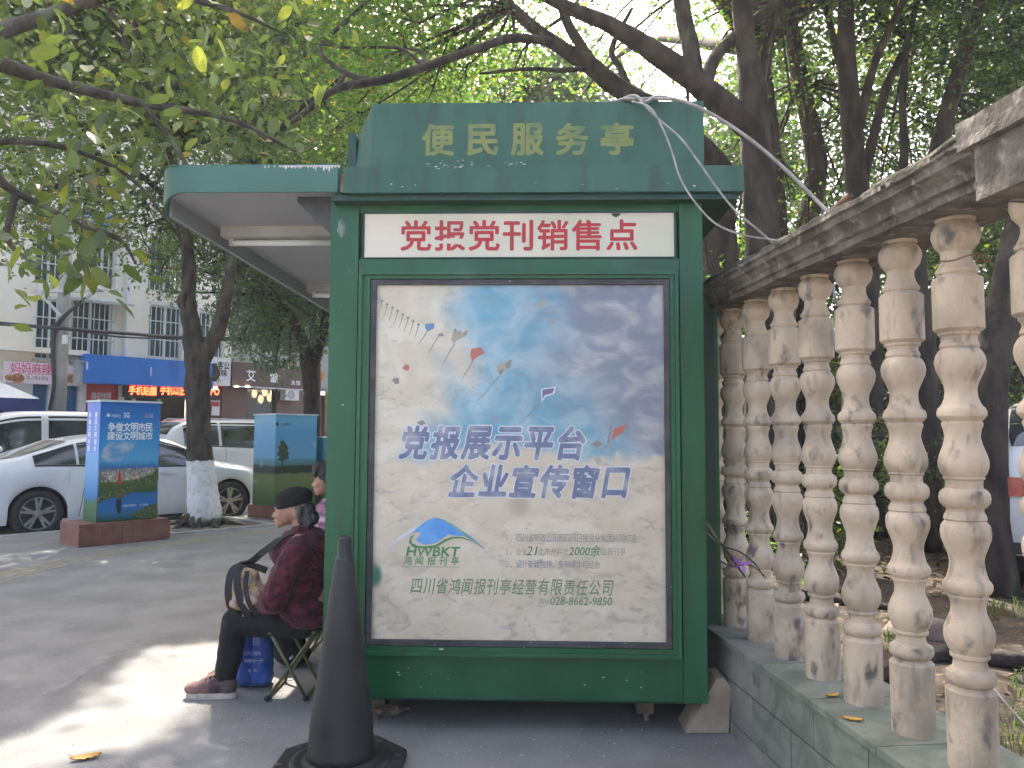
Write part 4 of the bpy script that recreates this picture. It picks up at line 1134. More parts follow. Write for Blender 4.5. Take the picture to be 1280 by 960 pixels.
# rocks and surface roots
M['rock'] = mat('rock', (0.12, 0.09, 0.075), (0.2, 0.15, 0.12), rough=0.9, scale=6, bump=0.6, bscale=25)
for i, (x, y, r, lab) in enumerate(((2.05, 2.75, .16, 'brown boulder behind the two nearest balusters'), (2.45, 2.7, .2, 'larger brown boulder at the right edge behind the balusters'), (2.3, 4.4, .14, 'small rock among leaf litter behind the middle balusters'), (1.75, 2.4, .09, 'small brown stone against the plinth behind the balusters'))):
    bm = bmesh.new()
    bmesh.ops.create_icosphere(bm, subdivisions=3, radius=1)
    z = garden_h(x, y)
    for v in bm.verts:
        q = v.co * (1 + 0.35 * mn.noise(v.co * 1.6 + Vector((i, 0, 0))))
        v.co = Vector((x + q.x * r * 1.3, y + q.y * r, z + q.z * r * 0.7 + r * 0.2))
    tag(fin('rock', bm, M['rock'], base=(x, y, z), smooth=True), lab, 'rock', 'rocks in the garden')
for i, (pts, lab) in enumerate((([(1.7, 3.6), (2.1, 3.9), (2.7, 3.8), (3.3, 4.1)], 'long surface root crossing the litter behind the middle balusters'), ([(1.5, 5.2), (2.0, 5.4), (2.7, 5.0)], 'dead branch lying on the litter behind the farther balusters'))):
    ps = [Vector((x, y, garden_h(x, y) + 0.02)) for x, y in pts]
    cc, rr = spline(ps, [0.045] * (len(ps) - 1) + [0.015], 6)
    bm = bmesh.new(); tube(bm, cc, rr, 7, jit=0.25, freq=8)
    tag(fin('fallen_branch', bm, M['bark_dark'], base=ps[0], smooth=True), lab, 'branch')

# --- tree pit
pit = thing('tree_pit', None, None, tb); pit['kind'] = 'structure'
M['pit_edge'] = mat('pit_edging', (0.44, 0.43, 0.41), (0.34, 0.33, 0.31), rough=0.85, scale=9, bump=0.3)
fp = Frame(tb, UA)
h = 0.72
bm = bmesh.new(); fbox(bm, fp, -h, h, 0.003, 0.006, -h, h); fin('pit_soil', bm, M['earth'], pit)
for a, b, c, d in ((-h, h, h, h + 0.07), (-h, h, -h - 0.07, -h), (h, h + 0.07, -h - 0.07, h + 0.07), (-h - 0.07, -h, -h - 0.07, h + 0.07)):
    FB('edging', fp, a, b, 0.0, 0.022, c, d, M['pit_edge'], pit, bevel=0.006)
# ------------------------------------------------------------------ vehicles
M['car_white'] = mat('white_car_paint', (0.80, 0.80, 0.80), (0.74, 0.74, 0.745), rough=0.22, scale=1.5, coat=0.6, r2=0.32)
M['car_glass'] = mat('car_glass', (0.025, 0.032, 0.036), (0.06, 0.07, 0.075), rough=0.05, scale=2.2, spec=0.9, coat=0.5)
M['tyre'] = mat('tyre', (0.022, 0.022, 0.023), (0.04, 0.038, 0.036), rough=0.85, scale=8)
M['rim'] = mat('alloy_rim', (0.50, 0.50, 0.51), (0.42, 0.42, 0.42), rough=0.35, metal=0.7, scale=6)
M['rim_dark'] = mat('rim_shadow', (0.03, 0.03, 0.032), rough=0.6)
M['black_trim'] = mat('black_trim', (0.018, 0.018, 0.02), rough=0.5)
M['tail_red'] = mat('tail_light', (0.45, 0.015, 0.015), (0.30, 0.01, 0.012), rough=0.12, scale=14, coat=0.8)
M['lamp_clear'] = mat('clear_lamp', (0.65, 0.66, 0.68), rough=0.1, coat=0.8)
M['chrome'] = mat('chrome', (0.6, 0.6, 0.62), rough=0.15, metal=1.0)
def hermite(xs, ys):
    n = len(xs)
    d = [(ys[i + 1] - ys[i]) / (xs[i + 1] - xs[i]) for i in range(n - 1)]
    m = [d[0]] + [0 if d[i - 1] * d[i] <= 0 else 2 * d[i - 1] * d[i] / (d[i - 1] + d[i]) for i in range(1, n - 1)] + [d[-1]]
    def f(x):
        if x <= xs[0]: return ys[0]
        if x >= xs[-1]: return ys[-1]
        i = max(j for j in range(n) if xs[j] <= x); i = min(i, n - 2)
        h = xs[i + 1] - xs[i]; t = (x - xs[i]) / h
        return ((2 * t ** 3 - 3 * t * t + 1) * ys[i] + (t ** 3 - 2 * t * t + t) * h * m[i] + (-2 * t ** 3 + 3 * t * t) * ys[i + 1] + (t ** 3 - t * t) * h * m[i + 1])
    return f
def wheel(root, x, y, r, side, spokes=5, rw=0.2):
    """axle along y; side = -1 faces -y"""
    wt = bpy.data.objects.new('wheel', None); COL.objects.link(wt); wt.parent = root; BASE[wt] = Vector()
    wt.location = (x, y, r)
    bm = bmesh.new()
    h = rw / 2
    lathe(bm, [(r * 0.70, -h), (r * 0.93, -h), (r * 0.985, -h * 0.8), (r, -h * 0.4), (r, h * 0.4), (r * 0.985, h * 0.8), (r * 0.93, h), (r * 0.70, h)], seg=40, axis='y', closed=True)
    fin('tyre', bm, M['tyre'], wt, smooth=True)
    bm = bmesh.new()
    s = side
    lathe(bm, [(r * 0.70, s * h * 0.9), (r * 0.665, s * h * 0.92), (r * 0.65, s * h * 0.6), (r * 0.65, -s * h * 0.5), (r * 0.70, -s * h * 0.5)], seg=36, axis='y', closed=True)
    for k in range(spokes):
        for off in (-0.13, 0.13):
            a = 2 * math.pi * k / spokes + 0.3
            d0 = Vector((math.cos(a + off * 0.6), 0, math.sin(a + off * 0.6))); d1 = Vector((math.cos(a + off * 1.25), 0, math.sin(a + off * 1.25)))
            q = Vector((-math.sin(a), 0, math.cos(a)))
            w0, w1 = r * 0.06, r * 0.05
            ya, yb = s * h * 0.8, s * h * 0.45
            p0, p1 = d0 * r * 0.14, d1 * r * 0.67
            quadbox(bm, [p0 - q * w0 + Vector((0, yb, 0)), p1 - q * w1 + Vector((0, yb, 0)), p1 + q * w1 + Vector((0, yb, 0)), p0 + q * w0 + Vector((0, yb, 0)),
                         p0 - q * w0 + Vector((0, ya, 0)), p1 - q * w1 + Vector((0, ya * 1.08, 0)), p1 + q * w1 + Vector((0, ya * 1.08, 0)), p0 + q * w0 + Vector((0, ya, 0))])
    lathe(bm, [(r * 0.17, s * h * 0.4), (r * 0.17, s * h * 0.84), (r * 0.1, s * h * 0.9)], seg=16, axis='y')
    fin('rim', bm, M['rim'], wt)
    bm = bmesh.new()
    lathe(bm, [(r * 0.64, s * h * 0.3), (r * 0.64, s * h * 0.2)], seg=28, axis='y')
    fin('rim_shade_disc', bm, M['rim_dark'], wt)  # near-black disc paints the shade behind the spokes
def make_car(name, label, cat, L_, Wd, top, belt, sill, wheels, wr, cabin, windows, roofw=0.74, group=None, archR=1.14, tail='split', nose=0.80, paint=None):
    """local: x from rear (0) to front (L), y half width, z up; returns the Empty"""
    paint = paint or M['car_white']
    root = thing(name, label, cat, local=True, group=group)
    zr = hermite(*top); zs0 = hermite(*belt)
    zs = lambda x: min(zs0(x), zr(x) - 0.03)
    hw = hermite([0, 0.12, 0.5, L_ * 0.3, L_ * 0.65, L_ - 0.55, L_ - 0.15, L_], [Wd * nose * .5, Wd * .46, Wd * .488, Wd * .5, Wd * .5, Wd * .48, Wd * .43, Wd * (nose - .08) * .5])
    Ra = wr * archR
    def zb(x):
        z = sill + (0.16 if x < 0.25 or x > L_ - 0.25 else 0.0) * 1.0
        for c in wheels:
            if abs(x - c) < Ra - 1e-5: z = max(z, wr + math.sqrt(max(Ra * Ra - (x - c) ** 2, 0)))
        return z
    xs = set([0, 0.03, 0.08, 0.16, 0.25, L_ - .25, L_ - .16, L_ - .08, L_ - .03, L_])
    xs |= set(np.round(np.linspace(0, L_, 64), 4).tolist())
    for c in wheels:
        for k in range(17): xs.add(round(c - Ra * math.cos(math.pi * k / 16), 4))
        xs.add(round(c - Ra - 0.002, 4)); xs.add(round(c + Ra + 0.002, 4))
    xs = sorted(xs)
    def section(x):
        w = hw(x); b = zb(x); s = zs(x); t = zr(x); h = t - s
        k = min(1.0, h / 0.4)
        wt_ = w * 0.955 * (1 - k) * 0.86 + w * 0.955 * k * roofw / 0.955 * 1.0
        wt_ = w * (0.80 * (1 - k) + roofw * k)
        lower = b + (s - b) * 0.0
        pts = [(w * 0.955, b), (w * 0.985, b + (s - b) * 0.12), (w * 0.997, b + (s - b) * 0.35), (w, b + (s - b) * 0.58), (w * 0.992, b + (s - b) * 0.80), (w * 0.975, b + (s - b) * 0.94), (w * 0.95, s)]
        for f in (0.3, 0.6, 0.85):
            pts.append((w * 0.95 + (wt_ - w * 0.95) * (f ** 1.25), s + h * f * 0.93))
        pts += [(wt_ * 0.94, s + h * 0.975), (wt_ * 0.7, t), (wt_ * 0.35, t + 0.012), (0, t + 0.016)]
        return pts
    bm = bmesh.new()
    rows = []
    for x in xs:
        s = section(x)
        left = [bm.verts.new((x, -y, z)) for y, z in s]
        right = [bm.verts.new((x, y, z)) for y, z in s[:-1]]
        rows.append(left + right[::-1])
    for i in range(len(rows) - 1):
        A, B = rows[i], rows[i + 1]
        for k in range(len(A) - 1): bm.faces.new((A[k], B[k], B[k + 1], A[k + 1]))
    bm.faces.new(rows[0]); bm.faces.new(rows[-1][::-1])
    fin('body', bm, paint, root, smooth=True)
    def ysurf(x, z):
        s = section(x)
        for (y0, z0), (y1, z1) in zip(s, s[1:]):
            if z0 <= z <= z1 and z1 > z0: return y0 + (y1 - y0) * (z - z0) / (z1 - z0)
        return s[-2][0]
    # side glass
    for side in (-1, 1):
        for (xa, xb, inset0, inset1) in windows:
            bm = bmesh.new(); prev = None
            n = 18
            for i in range(n + 1):
                x = xa + (xb - xa) * i / n
                z0 = zs(x) + 0.025; z1 = zs(x) + (zr(x) - zs(x)) * 0.90 - 0.02
                z1 = max(z1, z0 + 0.004)
                col_ = []
                for j in range(6):
                    z = z0 + (z1 - z0) * j / 5
                    col_.append(bm.verts.new((x, side * (ysurf(x, z) + 0.006), z)))
                if prev:
                    for j in range(5): bm.faces.new((prev[j], col_[j], col_[j + 1], prev[j + 1]))
                prev = col_
            fin('side_window', bm, M['car_glass'], root, smooth=True)
        # waist trim, sill trim, door gaps
        bm = bmesh.new(); prev = None
        xa, xb = windows[0][0], windows[-1][1]
        for i in range(31):
            x = xa + (xb - xa) * i / 30
            z = zs(x)
            c = [bm.verts.new((x, side * (ysurf(x, z + q) + 0.009), z + q)) for q in (-0.004, 0.02)]
            if prev: bm.faces.new((prev[0], c[0], c[1], prev[1]))
            prev = c
        fin('waist_trim', bm, M['black_trim'], root)
        for dx in cabin['doors']:
            bm = bmesh.new(); prev = None
            for i in range(14):
                z = zb(dx) + 0.06 + (zs(dx) - zb(dx) - 0.05) * i / 13
                xx = dx + cabin.get('slant', 0.0) * (i / 13 - 0.5) * 0.1
                c = [bm.verts.new((xx + q, side * (ysurf(xx, z) + 0.0025), z)) for q in (-0.0045, 0.0045)]
                if prev: bm.faces.new((prev[0], c[0], c[1], prev[1]))
                prev = c
            fin('door_gap', bm, M['black_trim'], root)
        for hx in cabin['handles']:
            z = zs(hx) - 0.10; y = side * (ysurf(hx, z) + 0.018)
            bm = bmesh.new(); abox(bm, hx, hx + 0.19, y - 0.014, y + 0.014, z - 0.012, z + 0.014)
            fin('door_handle', bm, paint if cat != 'van' else M['black_trim'], root, bevel=0.006)
        mx, mz = cabin['mirror'][0], cabin['mirror'][1]
        bm = bmesh.new(); ellip(bm, (mx, side * (ysurf(mx, mz - 0.03) + 0.13), mz), (0.07, 0.12, 0.075))
        bmesh.ops.bisect_plane
        tube(bm, [(mx, side * (ysurf(mx, mz - 0.03) - 0.02), mz - 0.06), (mx, side * (ysurf(mx, mz - 0.03) + 0.1), mz - 0.03)], 0.02, 6)
        fin('wing_mirror', bm, paint, root, smooth=True)
    # front and rear screens laid on the sloping top
    def screen(nm, xa, xb):
        bm = bmesh.new(); prev = None
        for i in range(13):
            x = xa + (xb - xa) * i / 12
            s = section(x)
            w = s[-4][0] * 0.97
            row = []
            for j in range(9):
                yy = -w + 2 * w * j / 8
                zz = s[-1][1] - (s[-1][1] - s[-4][1]) * (abs(yy) / max(s[-4][0], 1e-3)) ** 2.4
                row.append(bm.verts.new((x, yy, zz + 0.007)))
            if prev:
                for j in range(8): bm.faces.new((prev[j], row[j], row[j + 1], prev[j + 1]))
            prev = row
        fin(nm, bm, M['car_glass'], root, smooth=True)
    screen('windscreen', *cabin['screen'])
    screen('rear_window', *cabin['rear'])
    # arches and underside
    for c in wheels:
        for side in (-1, 1):
            bm = bmesh.new()
            yo = side * (hw(c) * 0.94)
            for k in range(16):
                a0, a1 = math.pi * k / 16, math.pi * (k + 1) / 16
                v = [bm.verts.new((c + Ra * 0.999 * math.cos(a), y, wr + Ra * 0.999 * math.sin(a))) for a, y in ((a0, yo), (a1, yo), (a1, yo - side * 0.32), (a0, yo - side * 0.32))]
                bm.faces.new(v)
            fin('arch_liner', bm, M['black_trim'], root)
            wheel(root, c, side * (hw(c) - 0.125), wr, side)
    bm = bmesh.new(); abox(bm, 0.2, L_ - 0.2, -Wd * 0.33, Wd * 0.33, sill + 0.02, sill + 0.5)
    fin('underbody', bm, M['black_trim'], root)
    bm = bmesh.new()
    for side in (-1, 1):
        abox(bm, wheels[0] + Ra + .03, wheels[1] - Ra - .03, side * Wd * 0.47 - .012, side * Wd * 0.47 + .012, sill - 0.035, sill + 0.03)
    fin('side_skirt', bm, M['black_trim'], root)
    # lamps
    for side in (-1, 1):
        bm = bmesh.new()
        z = cabin['tail_z']; xx = 0.0
        P = []
        for x, dz0, dz1 in ((-0.012, -.07, .07), (0.10, -.075, .075), (0.30, -.03, .06)):
            for dz in (dz0, dz1): P.append((x, side * (ysurf(max(x, 0), z) + 0.010), z + dz))
        inn = [(-0.02, side * hw(0) * 0.5, z - .06), (-0.02, side * hw(0) * 0.5, z + .06)]
        vs = [bm.verts.new(p) for p in inn + P]
        for a in range(0, 6, 2): bm.faces.new((vs[a], vs[a + 2], vs[a + 3], vs[a + 1]))
        fin('tail_light', bm, M['tail_red'], root, smooth=False)
        bm = bmesh.new()
        z = cabin['head_z']; P = []
        for x, dz0, dz1 in ((L_ + 0.008, -.06, .05), (L_ - 0.15, -.06, .06), (L_ - 0.5, -.005, .06)):
            for dz in (dz0, dz1): P.append((x, side * (ysurf(min(x, L_), z) + 0.008), z + dz))
        inn = [(L_ + 0.012, side * hw(L_) * 0.5, z - .05), (L_ + 0.012, side * hw(L_) * 0.5, z + .03)]
        vs = [bm.verts.new(p) for p in inn + P]
        for a in range(0, 6, 2): bm.faces.new((vs[a], vs[a + 2], vs[a + 3], vs[a + 1]))
        fin('headlight', bm, M['lamp_clear'], root, smooth=False)
    if cabin.get('rack'):
        for side in (-1, 1):
            xa, xb = cabin['rack']
            s = section((xa + xb) / 2); y = side * s[-4][0] * 0.98
            bm = bmesh.new(); tube(bm, [(xa, y, zr(xa) - .01), (xa + .12, y, zr(xa + .12) + .045), (xb - .12, y, zr(xb - .12) + .045), (xb, y, zr(xb) - .01)], 0.016, 6)
            fin('roof_rail', bm, M['galv'], root)
    # bumper line and number plate recess
    bm = bmesh.new(); abox(bm, -0.02, 0.02, -hw(0) * 0.95, hw(0) * 0.95, sill + 0.17, sill + 0.25); fin('rear_bumper_trim', bm, M['black_trim'], root)
    return root
def place(root, s, d, z=-0.12, flip=False):
    p = st(s, d, z)
    root.location = p
    root.rotation_euler = (0, 0, UA + (math.pi if flip else 0))
# parked saloon, nose to the right
sed = make_car('parked_car', 'white fastback saloon parked at the kerb behind the blue poster box', 'car', 4.78, 1.83,
    ([0, .06, .35, .8, 1.15, 1.6, 2.1, 2.6, 3.0, 3.4, 3.75, 4.2, 4.55, 4.78], [.70, .96, 1.06, 1.13, 1.24, 1.385, 1.445, 1.44, 1.36, 1.19, 1.02, .94, .84, .62]),
    ([0, .3, 1.0, 2.4, 3.6, 4.3, 4.78], [.80, .93, 1.0, .96, .93, .84, .56]), 0.20, (1.05, 3.93), 0.335,
    dict(doors=(1.62, 2.62, 3.58), handles=(1.72, 2.72), mirror=(3.32, 1.02), screen=(2.86, 3.70), rear=(.55, 1.45), tail_z=.86, head_z=.70, slant=1.0),
    ((.98, 1.52, 0, 0), (1.56, 2.42, 0, 0), (2.48, 3.42, 0, 0)))
place(sed, -0.41, 1.27)
# people carrier behind, nose to the left
van = make_car('parked_van', 'white people carrier standing behind the saloon at the left edge', 'van', 4.0, 1.68,
    ([0, .05, .2, .6, 1.6, 2.4, 2.9, 3.25, 3.6, 3.85, 4.0], [1.3, 1.66, 1.84, 1.9, 1.92, 1.90, 1.80, 1.50, 1.18, 1.02, .75]),
    ([0, .5, 2.5, 3.4, 4.0], [1.12, 1.14, 1.12, 1.08, .70]), 0.22, (.75, 3.2), 0.30,
    dict(doors=(1.22, 2.12, 3.0), handles=(1.3, 2.2), mirror=(2.95, 1.15), screen=(2.85, 3.55), rear=(.02, .16), tail_z=.95, head_z=.78),
    ((.3, 1.15, 0, 0), (1.28, 2.05, 0, 0), (2.18, 3.1, 0, 0)), roofw=0.84)
place(van, 4.35, 6.3, flip=True)
suv = make_car('parked_car', 'white estate car with roof rails seen behind the whitewashed tree', 'car', 4.75, 1.86,
    ([0, .05, .18, .5, 1.0, 2.0, 2.7, 3.1, 3.55, 3.9, 4.4, 4.75], [1.27, 1.42, 1.62, 1.76, 1.81, 1.82, 1.77, 1.62, 1.32, 1.14, 1.02, .75]),
    ([0, .4, 2.4, 3.6, 4.3, 4.75], [1.21, 1.20, 1.12, 1.06, .96, .68]), 0.24, (.95, 3.75), 0.36,
    dict(doors=(1.3, 2.3, 3.3), handles=(1.4, 2.4), mirror=(3.1, 1.16), screen=(2.85, 3.8), rear=(.06, .36), tail_z=1.12, head_z=.88, rack=(.5, 2.9)),
    ((.35, 1.15, 0, 0), (1.22, 2.15, 0, 0), (2.22, 3.45, 0, 0)), roofw=0.78)
place(suv, 4.55, 5.95)
tag(sed, group='cars parked along the street'); tag(suv, group='cars parked along the street')
# car in the garden yard behind the balusters
gc = make_car('parked_car', 'pale car with a red tail light glimpsed between the nearest balusters', 'car', 4.3, 1.75,
    ([0, .05, .2, .5, 1.2, 2.0, 2.6, 3.1, 3.5, 4.0, 4.3], [.85, 1.1, 1.3, 1.42, 1.48, 1.48, 1.38, 1.12, 1.0, .9, .65]),
    ([0, .4, 2.3, 3.4, 4.3], [.93, .98, .95, .92, .6]), 0.2, (.85, 3.4), 0.32,
    dict(doors=(1.3, 2.3), handles=(1.4,), mirror=(2.9, .98), screen=(2.6, 3.3), rear=(.06, .5), tail_z=.84, head_z=.7),
    ((.5, 1.3, 0, 0), (1.36, 2.3, 0, 0), (2.36, 3.1, 0, 0)))
pc = at(1246, 612, 5.4)
gc.location = (pc.x + .57, pc.y - .26, garden_h(4.3, 6.5) - 0.06)
gc.rotation_euler = (0, 0, R(50))

# ------------------------------------------------------------------ painted street cabinets
M['brick_red'] = mat('red_plinth_tile', (0.16, 0.065, 0.05), (0.22, 0.10, 0.08), rough=0.6, scale=5, bump=0.25, bscale=40)
M['cab_top'] = mat('cabinet_top', (0.62, 0.68, 0.70), (0.5, 0.56, 0.58), rough=0.5, scale=4)
def grad(name, stops, z0, z1, nz=0.0, ns=3.0, rough=0.35, clouds=None):
    """a printed picture: bands of colour by height with wavy edges"""
    m = bpy.data.materials.new(name); m.use_nodes = True
    nt = m.node_tree; N, L = nt.nodes, nt.links
    b = N['Principled BSDF']; b.inputs['Roughness'].default_value = rough
    tc = N.new('ShaderNodeTexCoord'); sp = N.new('ShaderNodeSeparateXYZ'); L.new(tc.outputs['Object'], sp.inputs[0])
    no = N.new('ShaderNodeTexNoise'); no.inputs['Scale'].default_value = ns; no.inputs['Detail'].default_value = 7; L.new(tc.outputs['Object'], no.inputs['Vector'])
    a1 = N.new('ShaderNodeMath'); a1.operation = 'SUBTRACT'; L.new(no.outputs['Fac'], a1.inputs[0]); a1.inputs[1].default_value = 0.5
    a2 = N.new('ShaderNodeMath'); a2.operation = 'MULTIPLY_ADD'; L.new(a1.outputs[0], a2.inputs[0]); a2.inputs[1].default_value = nz; L.new(sp.outputs['Z'], a2.inputs[2])
    mr = N.new('ShaderNodeMapRange'); mr.inputs['From Min'].default_value = z0; mr.inputs['From Max'].default_value = z1; L.new(a2.outputs[0], mr.inputs['Value'])
    cr = N.new('ShaderNodeValToRGB'); e = cr.color_ramp.elements
    while len(e) < len(stops): e.new(0.5)
    for i, (p, c) in enumerate(stops): e[i].position = p; e[i].color = (*c, 1)
    L.new(mr.outputs[0], cr.inputs[0])
    out = cr.outputs[0]
    if clouds:
        n2 = N.new('ShaderNodeTexNoise'); n2.inputs['Scale'].default_value = clouds[0]; n2.inputs['Detail'].default_value = 7; L.new(tc.outputs['Object'], n2.inputs['Vector'])
        r2 = N.new('ShaderNodeMapRange'); r2.inputs['From Min'].default_value = clouds[1]; r2.inputs['From Max'].default_value = clouds[2]; L.new(n2.outputs['Fac'], r2.inputs['Value'])
        mx = N.new('ShaderNodeMix'); mx.data_type = 'RGBA'; L.new(r2.outputs[0], mx.inputs[0]); L.new(out, mx.inputs[6]); mx.inputs[7].default_value = (*clouds[3], 1); out = mx.outputs[2]
    L.new(out, b.inputs['Base Color'])
    return m
def cabinet(label, fr, w, dpt, z0, z1, mfront, mside, base_z, base_in=0.12, bw=None):
    t = thing('utility_cabinet', label, 'utility box', fr.p(w / 2, 0, -dpt / 2), 'painted utility boxes on the pavement')
    c = FB('cabinet', fr, 0, w, z0, z1 - 0.02, -dpt, 0, mside, t, bevel=0.012)
    f = FB('front_picture', fr, 0.015, w - 0.015, z0 + 0.015, z1 - 0.03, 0.001, 0.006, mfront, t)
    FB('top_cap', fr, -0.015, w + 0.015, z1 - 0.019, z1 + 0.006, -dpt - 0.015, 0.02, M['cab_top'], t, bevel=0.004)
    return t
# first: blue civic poster box
c1 = gnd(116, 681); fr1 = Frame(Vector((0, 0, 0)), UA)
A = at(120, 652, 9.42); fr1 = Frame(Vector((A.x, A.y, 0)), UA)
w1 = 0.73; d1 = 0.42; zt1 = fr1.m(122, 500)[1]; zb1 = 0.27
M['poster_city'] = grad('civic_poster', [(0.0, (0.01, 0.09, 0.06)), (0.05, (0.02, 0.14, 0.25)), (0.10, (0.015, 0.17, 0.45)), (0.21, (0.015, 0.14, 0.40)), (0.235, (0.03, 0.09, 0.03)), (0.31, (0.09, 0.13, 0.04)), (0.38, (0.20, 0.20, 0.15)), (0.425, (0.16, 0.20, 0.24)),
                        (0.445, (0.02, 0.15, 0.42)), (0.50, (0.09, 0.38, 0.66)), (0.66, (0.045, 0.30, 0.62)), (0.85, (0.015, 0.18, 0.52)), (1.0, (0.010, 0.12, 0.44))], zb1, zt1, nz=0.07, ns=7)
M['poster_side'] = grad('civic_poster_side', [(0.0, (0.02, 0.10, 0.04)), (0.15, (0.05, 0.16, 0.06)), (0.2, (0.02, 0.18, 0.45)), (0.4, (0.12, 0.36, 0.62)), (0.6, (0.05, 0.26, 0.68)), (1.0, (0.02, 0.14, 0.60))], zb1, zt1, nz=0.10, ns=6)
cb1 = cabinet('blue utility box covered with a civic poster of a riverside city and pagoda', fr1, w1, d1, zb1, zt1, M['poster_city'], M['poster_side'], zb1)
bm = bmesh.new()
FB('plinth', fr1, -0.22, w1 + 0.10, 0.0, zb1 - 0.004, -d1 - 0.12, 0.10, M['brick_red'], cb1, bevel=0.012)
for i in range(9):
    u = -0.2 + i * 0.118
    FB('plinth_tile', fr1, u, u + 0.112, 0.012, zb1 - 0.03, 0.101, 0.107, M['brick_red'], cb1, bevel=0.002)
def F1(x, y): return fr1.m(x, y, 0.008)
def T_(body, x0, y0, x1, y1, m=M['white_print'], fr=fr1, n=0.008, par=cb1, **k):
    a = fr.m(x0, max(y0, y1), n); b = fr.m(x1, min(y0, y1), n)
    return text(fr, body, (a[0], a[1], b[0], b[1]), n, m, par, **k)
M['pale_print'] = mat('pale_print', (0.66, 0.72, 0.78), rough=0.4)
T_('争做文明市民', 135, 539, 191, 529, bold=0.02)
T_('建设文明城市', 134, 550, 191, 540, bold=0.02)
T_('中国移动', 139, 522, 151, 518, M['pale_print']); T_('5G', 155, 522, 162, 516, spaced=False, bold=0.02); T_('公益', 181, 522, 192, 517, mat('orange_print', (0.7, 0.4, 0.25), rough=0.5))
flat(fr1, [(F1(135.5, 519)[0] + 0.022 * math.cos(k * .7), F1(135.5, 519)[1] + 0.022 * math.sin(k * .7)) for k in range(9)], 0.0078, M['pale_print'], cb1, 'round_emblem')
T_('共建文明城市 人人有责', 153, 634, 185, 629, M['pale_print'])
# city blocks, pagoda and reflection as flat print
bcols = [mat('print_block', c, rough=0.4) for c in ((0.42, 0.38, 0.32), (0.26, 0.26, 0.26), (0.52, 0.40, 0.30), (0.32, 0.30, 0.34), (0.24, 0.17, 0.12), (0.58, 0.54, 0.46))]
bmz = [bmesh.new() for _ in bcols]
for k in range(340):
    u = random.uniform(0.03, w1 - 0.06); f = random.random()
    zc = zb1 + (zt1 - zb1) * (0.315 + 0.10 * (1 - f) + 0.03 * u / w1); s = 0.008 + 0.02 * f
    fbox(bmz[k % 6], fr1, u, u + s * random.uniform(.6, 1.3), zc, zc + s * random.uniform(.7, 1.8), 0.0062, 0.0066 + 0.0006 * f + k * 1e-6)
for b, m in zip(bmz, bcols): fin('printed_houses', b, m, cb1)
M['pagoda_red'] = mat('print_red', (0.45, 0.05, 0.035), rough=0.4)
M['print_green'] = mat('print_green', (0.02, 0.07, 0.025), (0.11, 0.15, 0.05), rough=0.4, scale=34, detail=9, c3=(0.30, 0.25, 0.14), s3=50, t3=.6, w3=.05)
M['print_dark'] = mat('print_dark', (0.015, 0.04, 0.06), rough=0.4)
pu, pz = F1(149, 604)
bm = bmesh.new()
for k in range(6):
    w_ = 0.042 - k * 0.005; z_ = pz + k * 0.026
    poly_prism(bm, [fr1.p(pu - w_, z_, 0.008), fr1.p(pu + w_, z_, 0.008), fr1.p(pu + w_ * .55, z_ + 0.012, 0.008), fr1.p(pu - w_ * .55, z_ + 0.012, 0.008)], fr1.N * 0.001)
    poly_prism(bm, [fr1.p(pu - w_ * .6, z_ - 0.014, 0.0079), fr1.p(pu + w_ * .6, z_ - 0.014, 0.0079), fr1.p(pu + w_ * .6, z_, 0.0079), fr1.p(pu - w_ * .6, z_, 0.0079)], fr1.N * 0.001)
poly_prism(bm, [fr1.p(pu - .006, pz + .15, .008), fr1.p(pu + .006, pz + .15, .008), fr1.p(pu, pz + .20, .008)], fr1.N * 0.001)
fin('printed_pagoda', bm, M['pagoda_red'], cb1)
def blobpoly(pts, m, nm, n=0.0072): flat(fr1, [F1(*p) for p in pts], n, m, cb1, nm, 0.0006)
blobpoly([(122, 618), (135, 613), (150, 612), (170, 600), (190, 592), (198, 585), (198, 600), (185, 606), (165, 612), (150, 625), (146, 622), (138, 622), (122, 630)], M['print_green'], 'printed_bank')
blobpoly([(145, 624), (152, 624), (151, 640), (148, 643), (145, 636)], M['print_dark'], 'printed_reflection')
blobpoly([(165, 643), (180, 634), (197, 628), (197, 646), (170, 648)], M['print_green'], 'printed_shrubs')
M['print_grey'] = mat('print_cloud', (0.40, 0.50, 0.58), (0.10, 0.32, 0.60), rough=0.4, scale=9)
blobpoly([(126, 571), (130, 560), (138, 553), (150, 551), (170, 552), (166, 562), (158, 570), (148, 577), (134, 578)], M['print_grey'], 'printed_cloud')
frS = Frame(fr1.p(0, 0, -d1), UA - math.pi / 2)          # left side face, u runs towards the camera
text(frS, '争做文明市民', (0.06, 1.12, 0.14, 1.62), 0.003, M['white_print'], cb1, vertical=True, bold=0.02)
text(frS, '建设文明城市', (0.26, 1.12, 0.34, 1.62), 0.003, M['white_print'], cb1, vertical=True, bold=0.02)
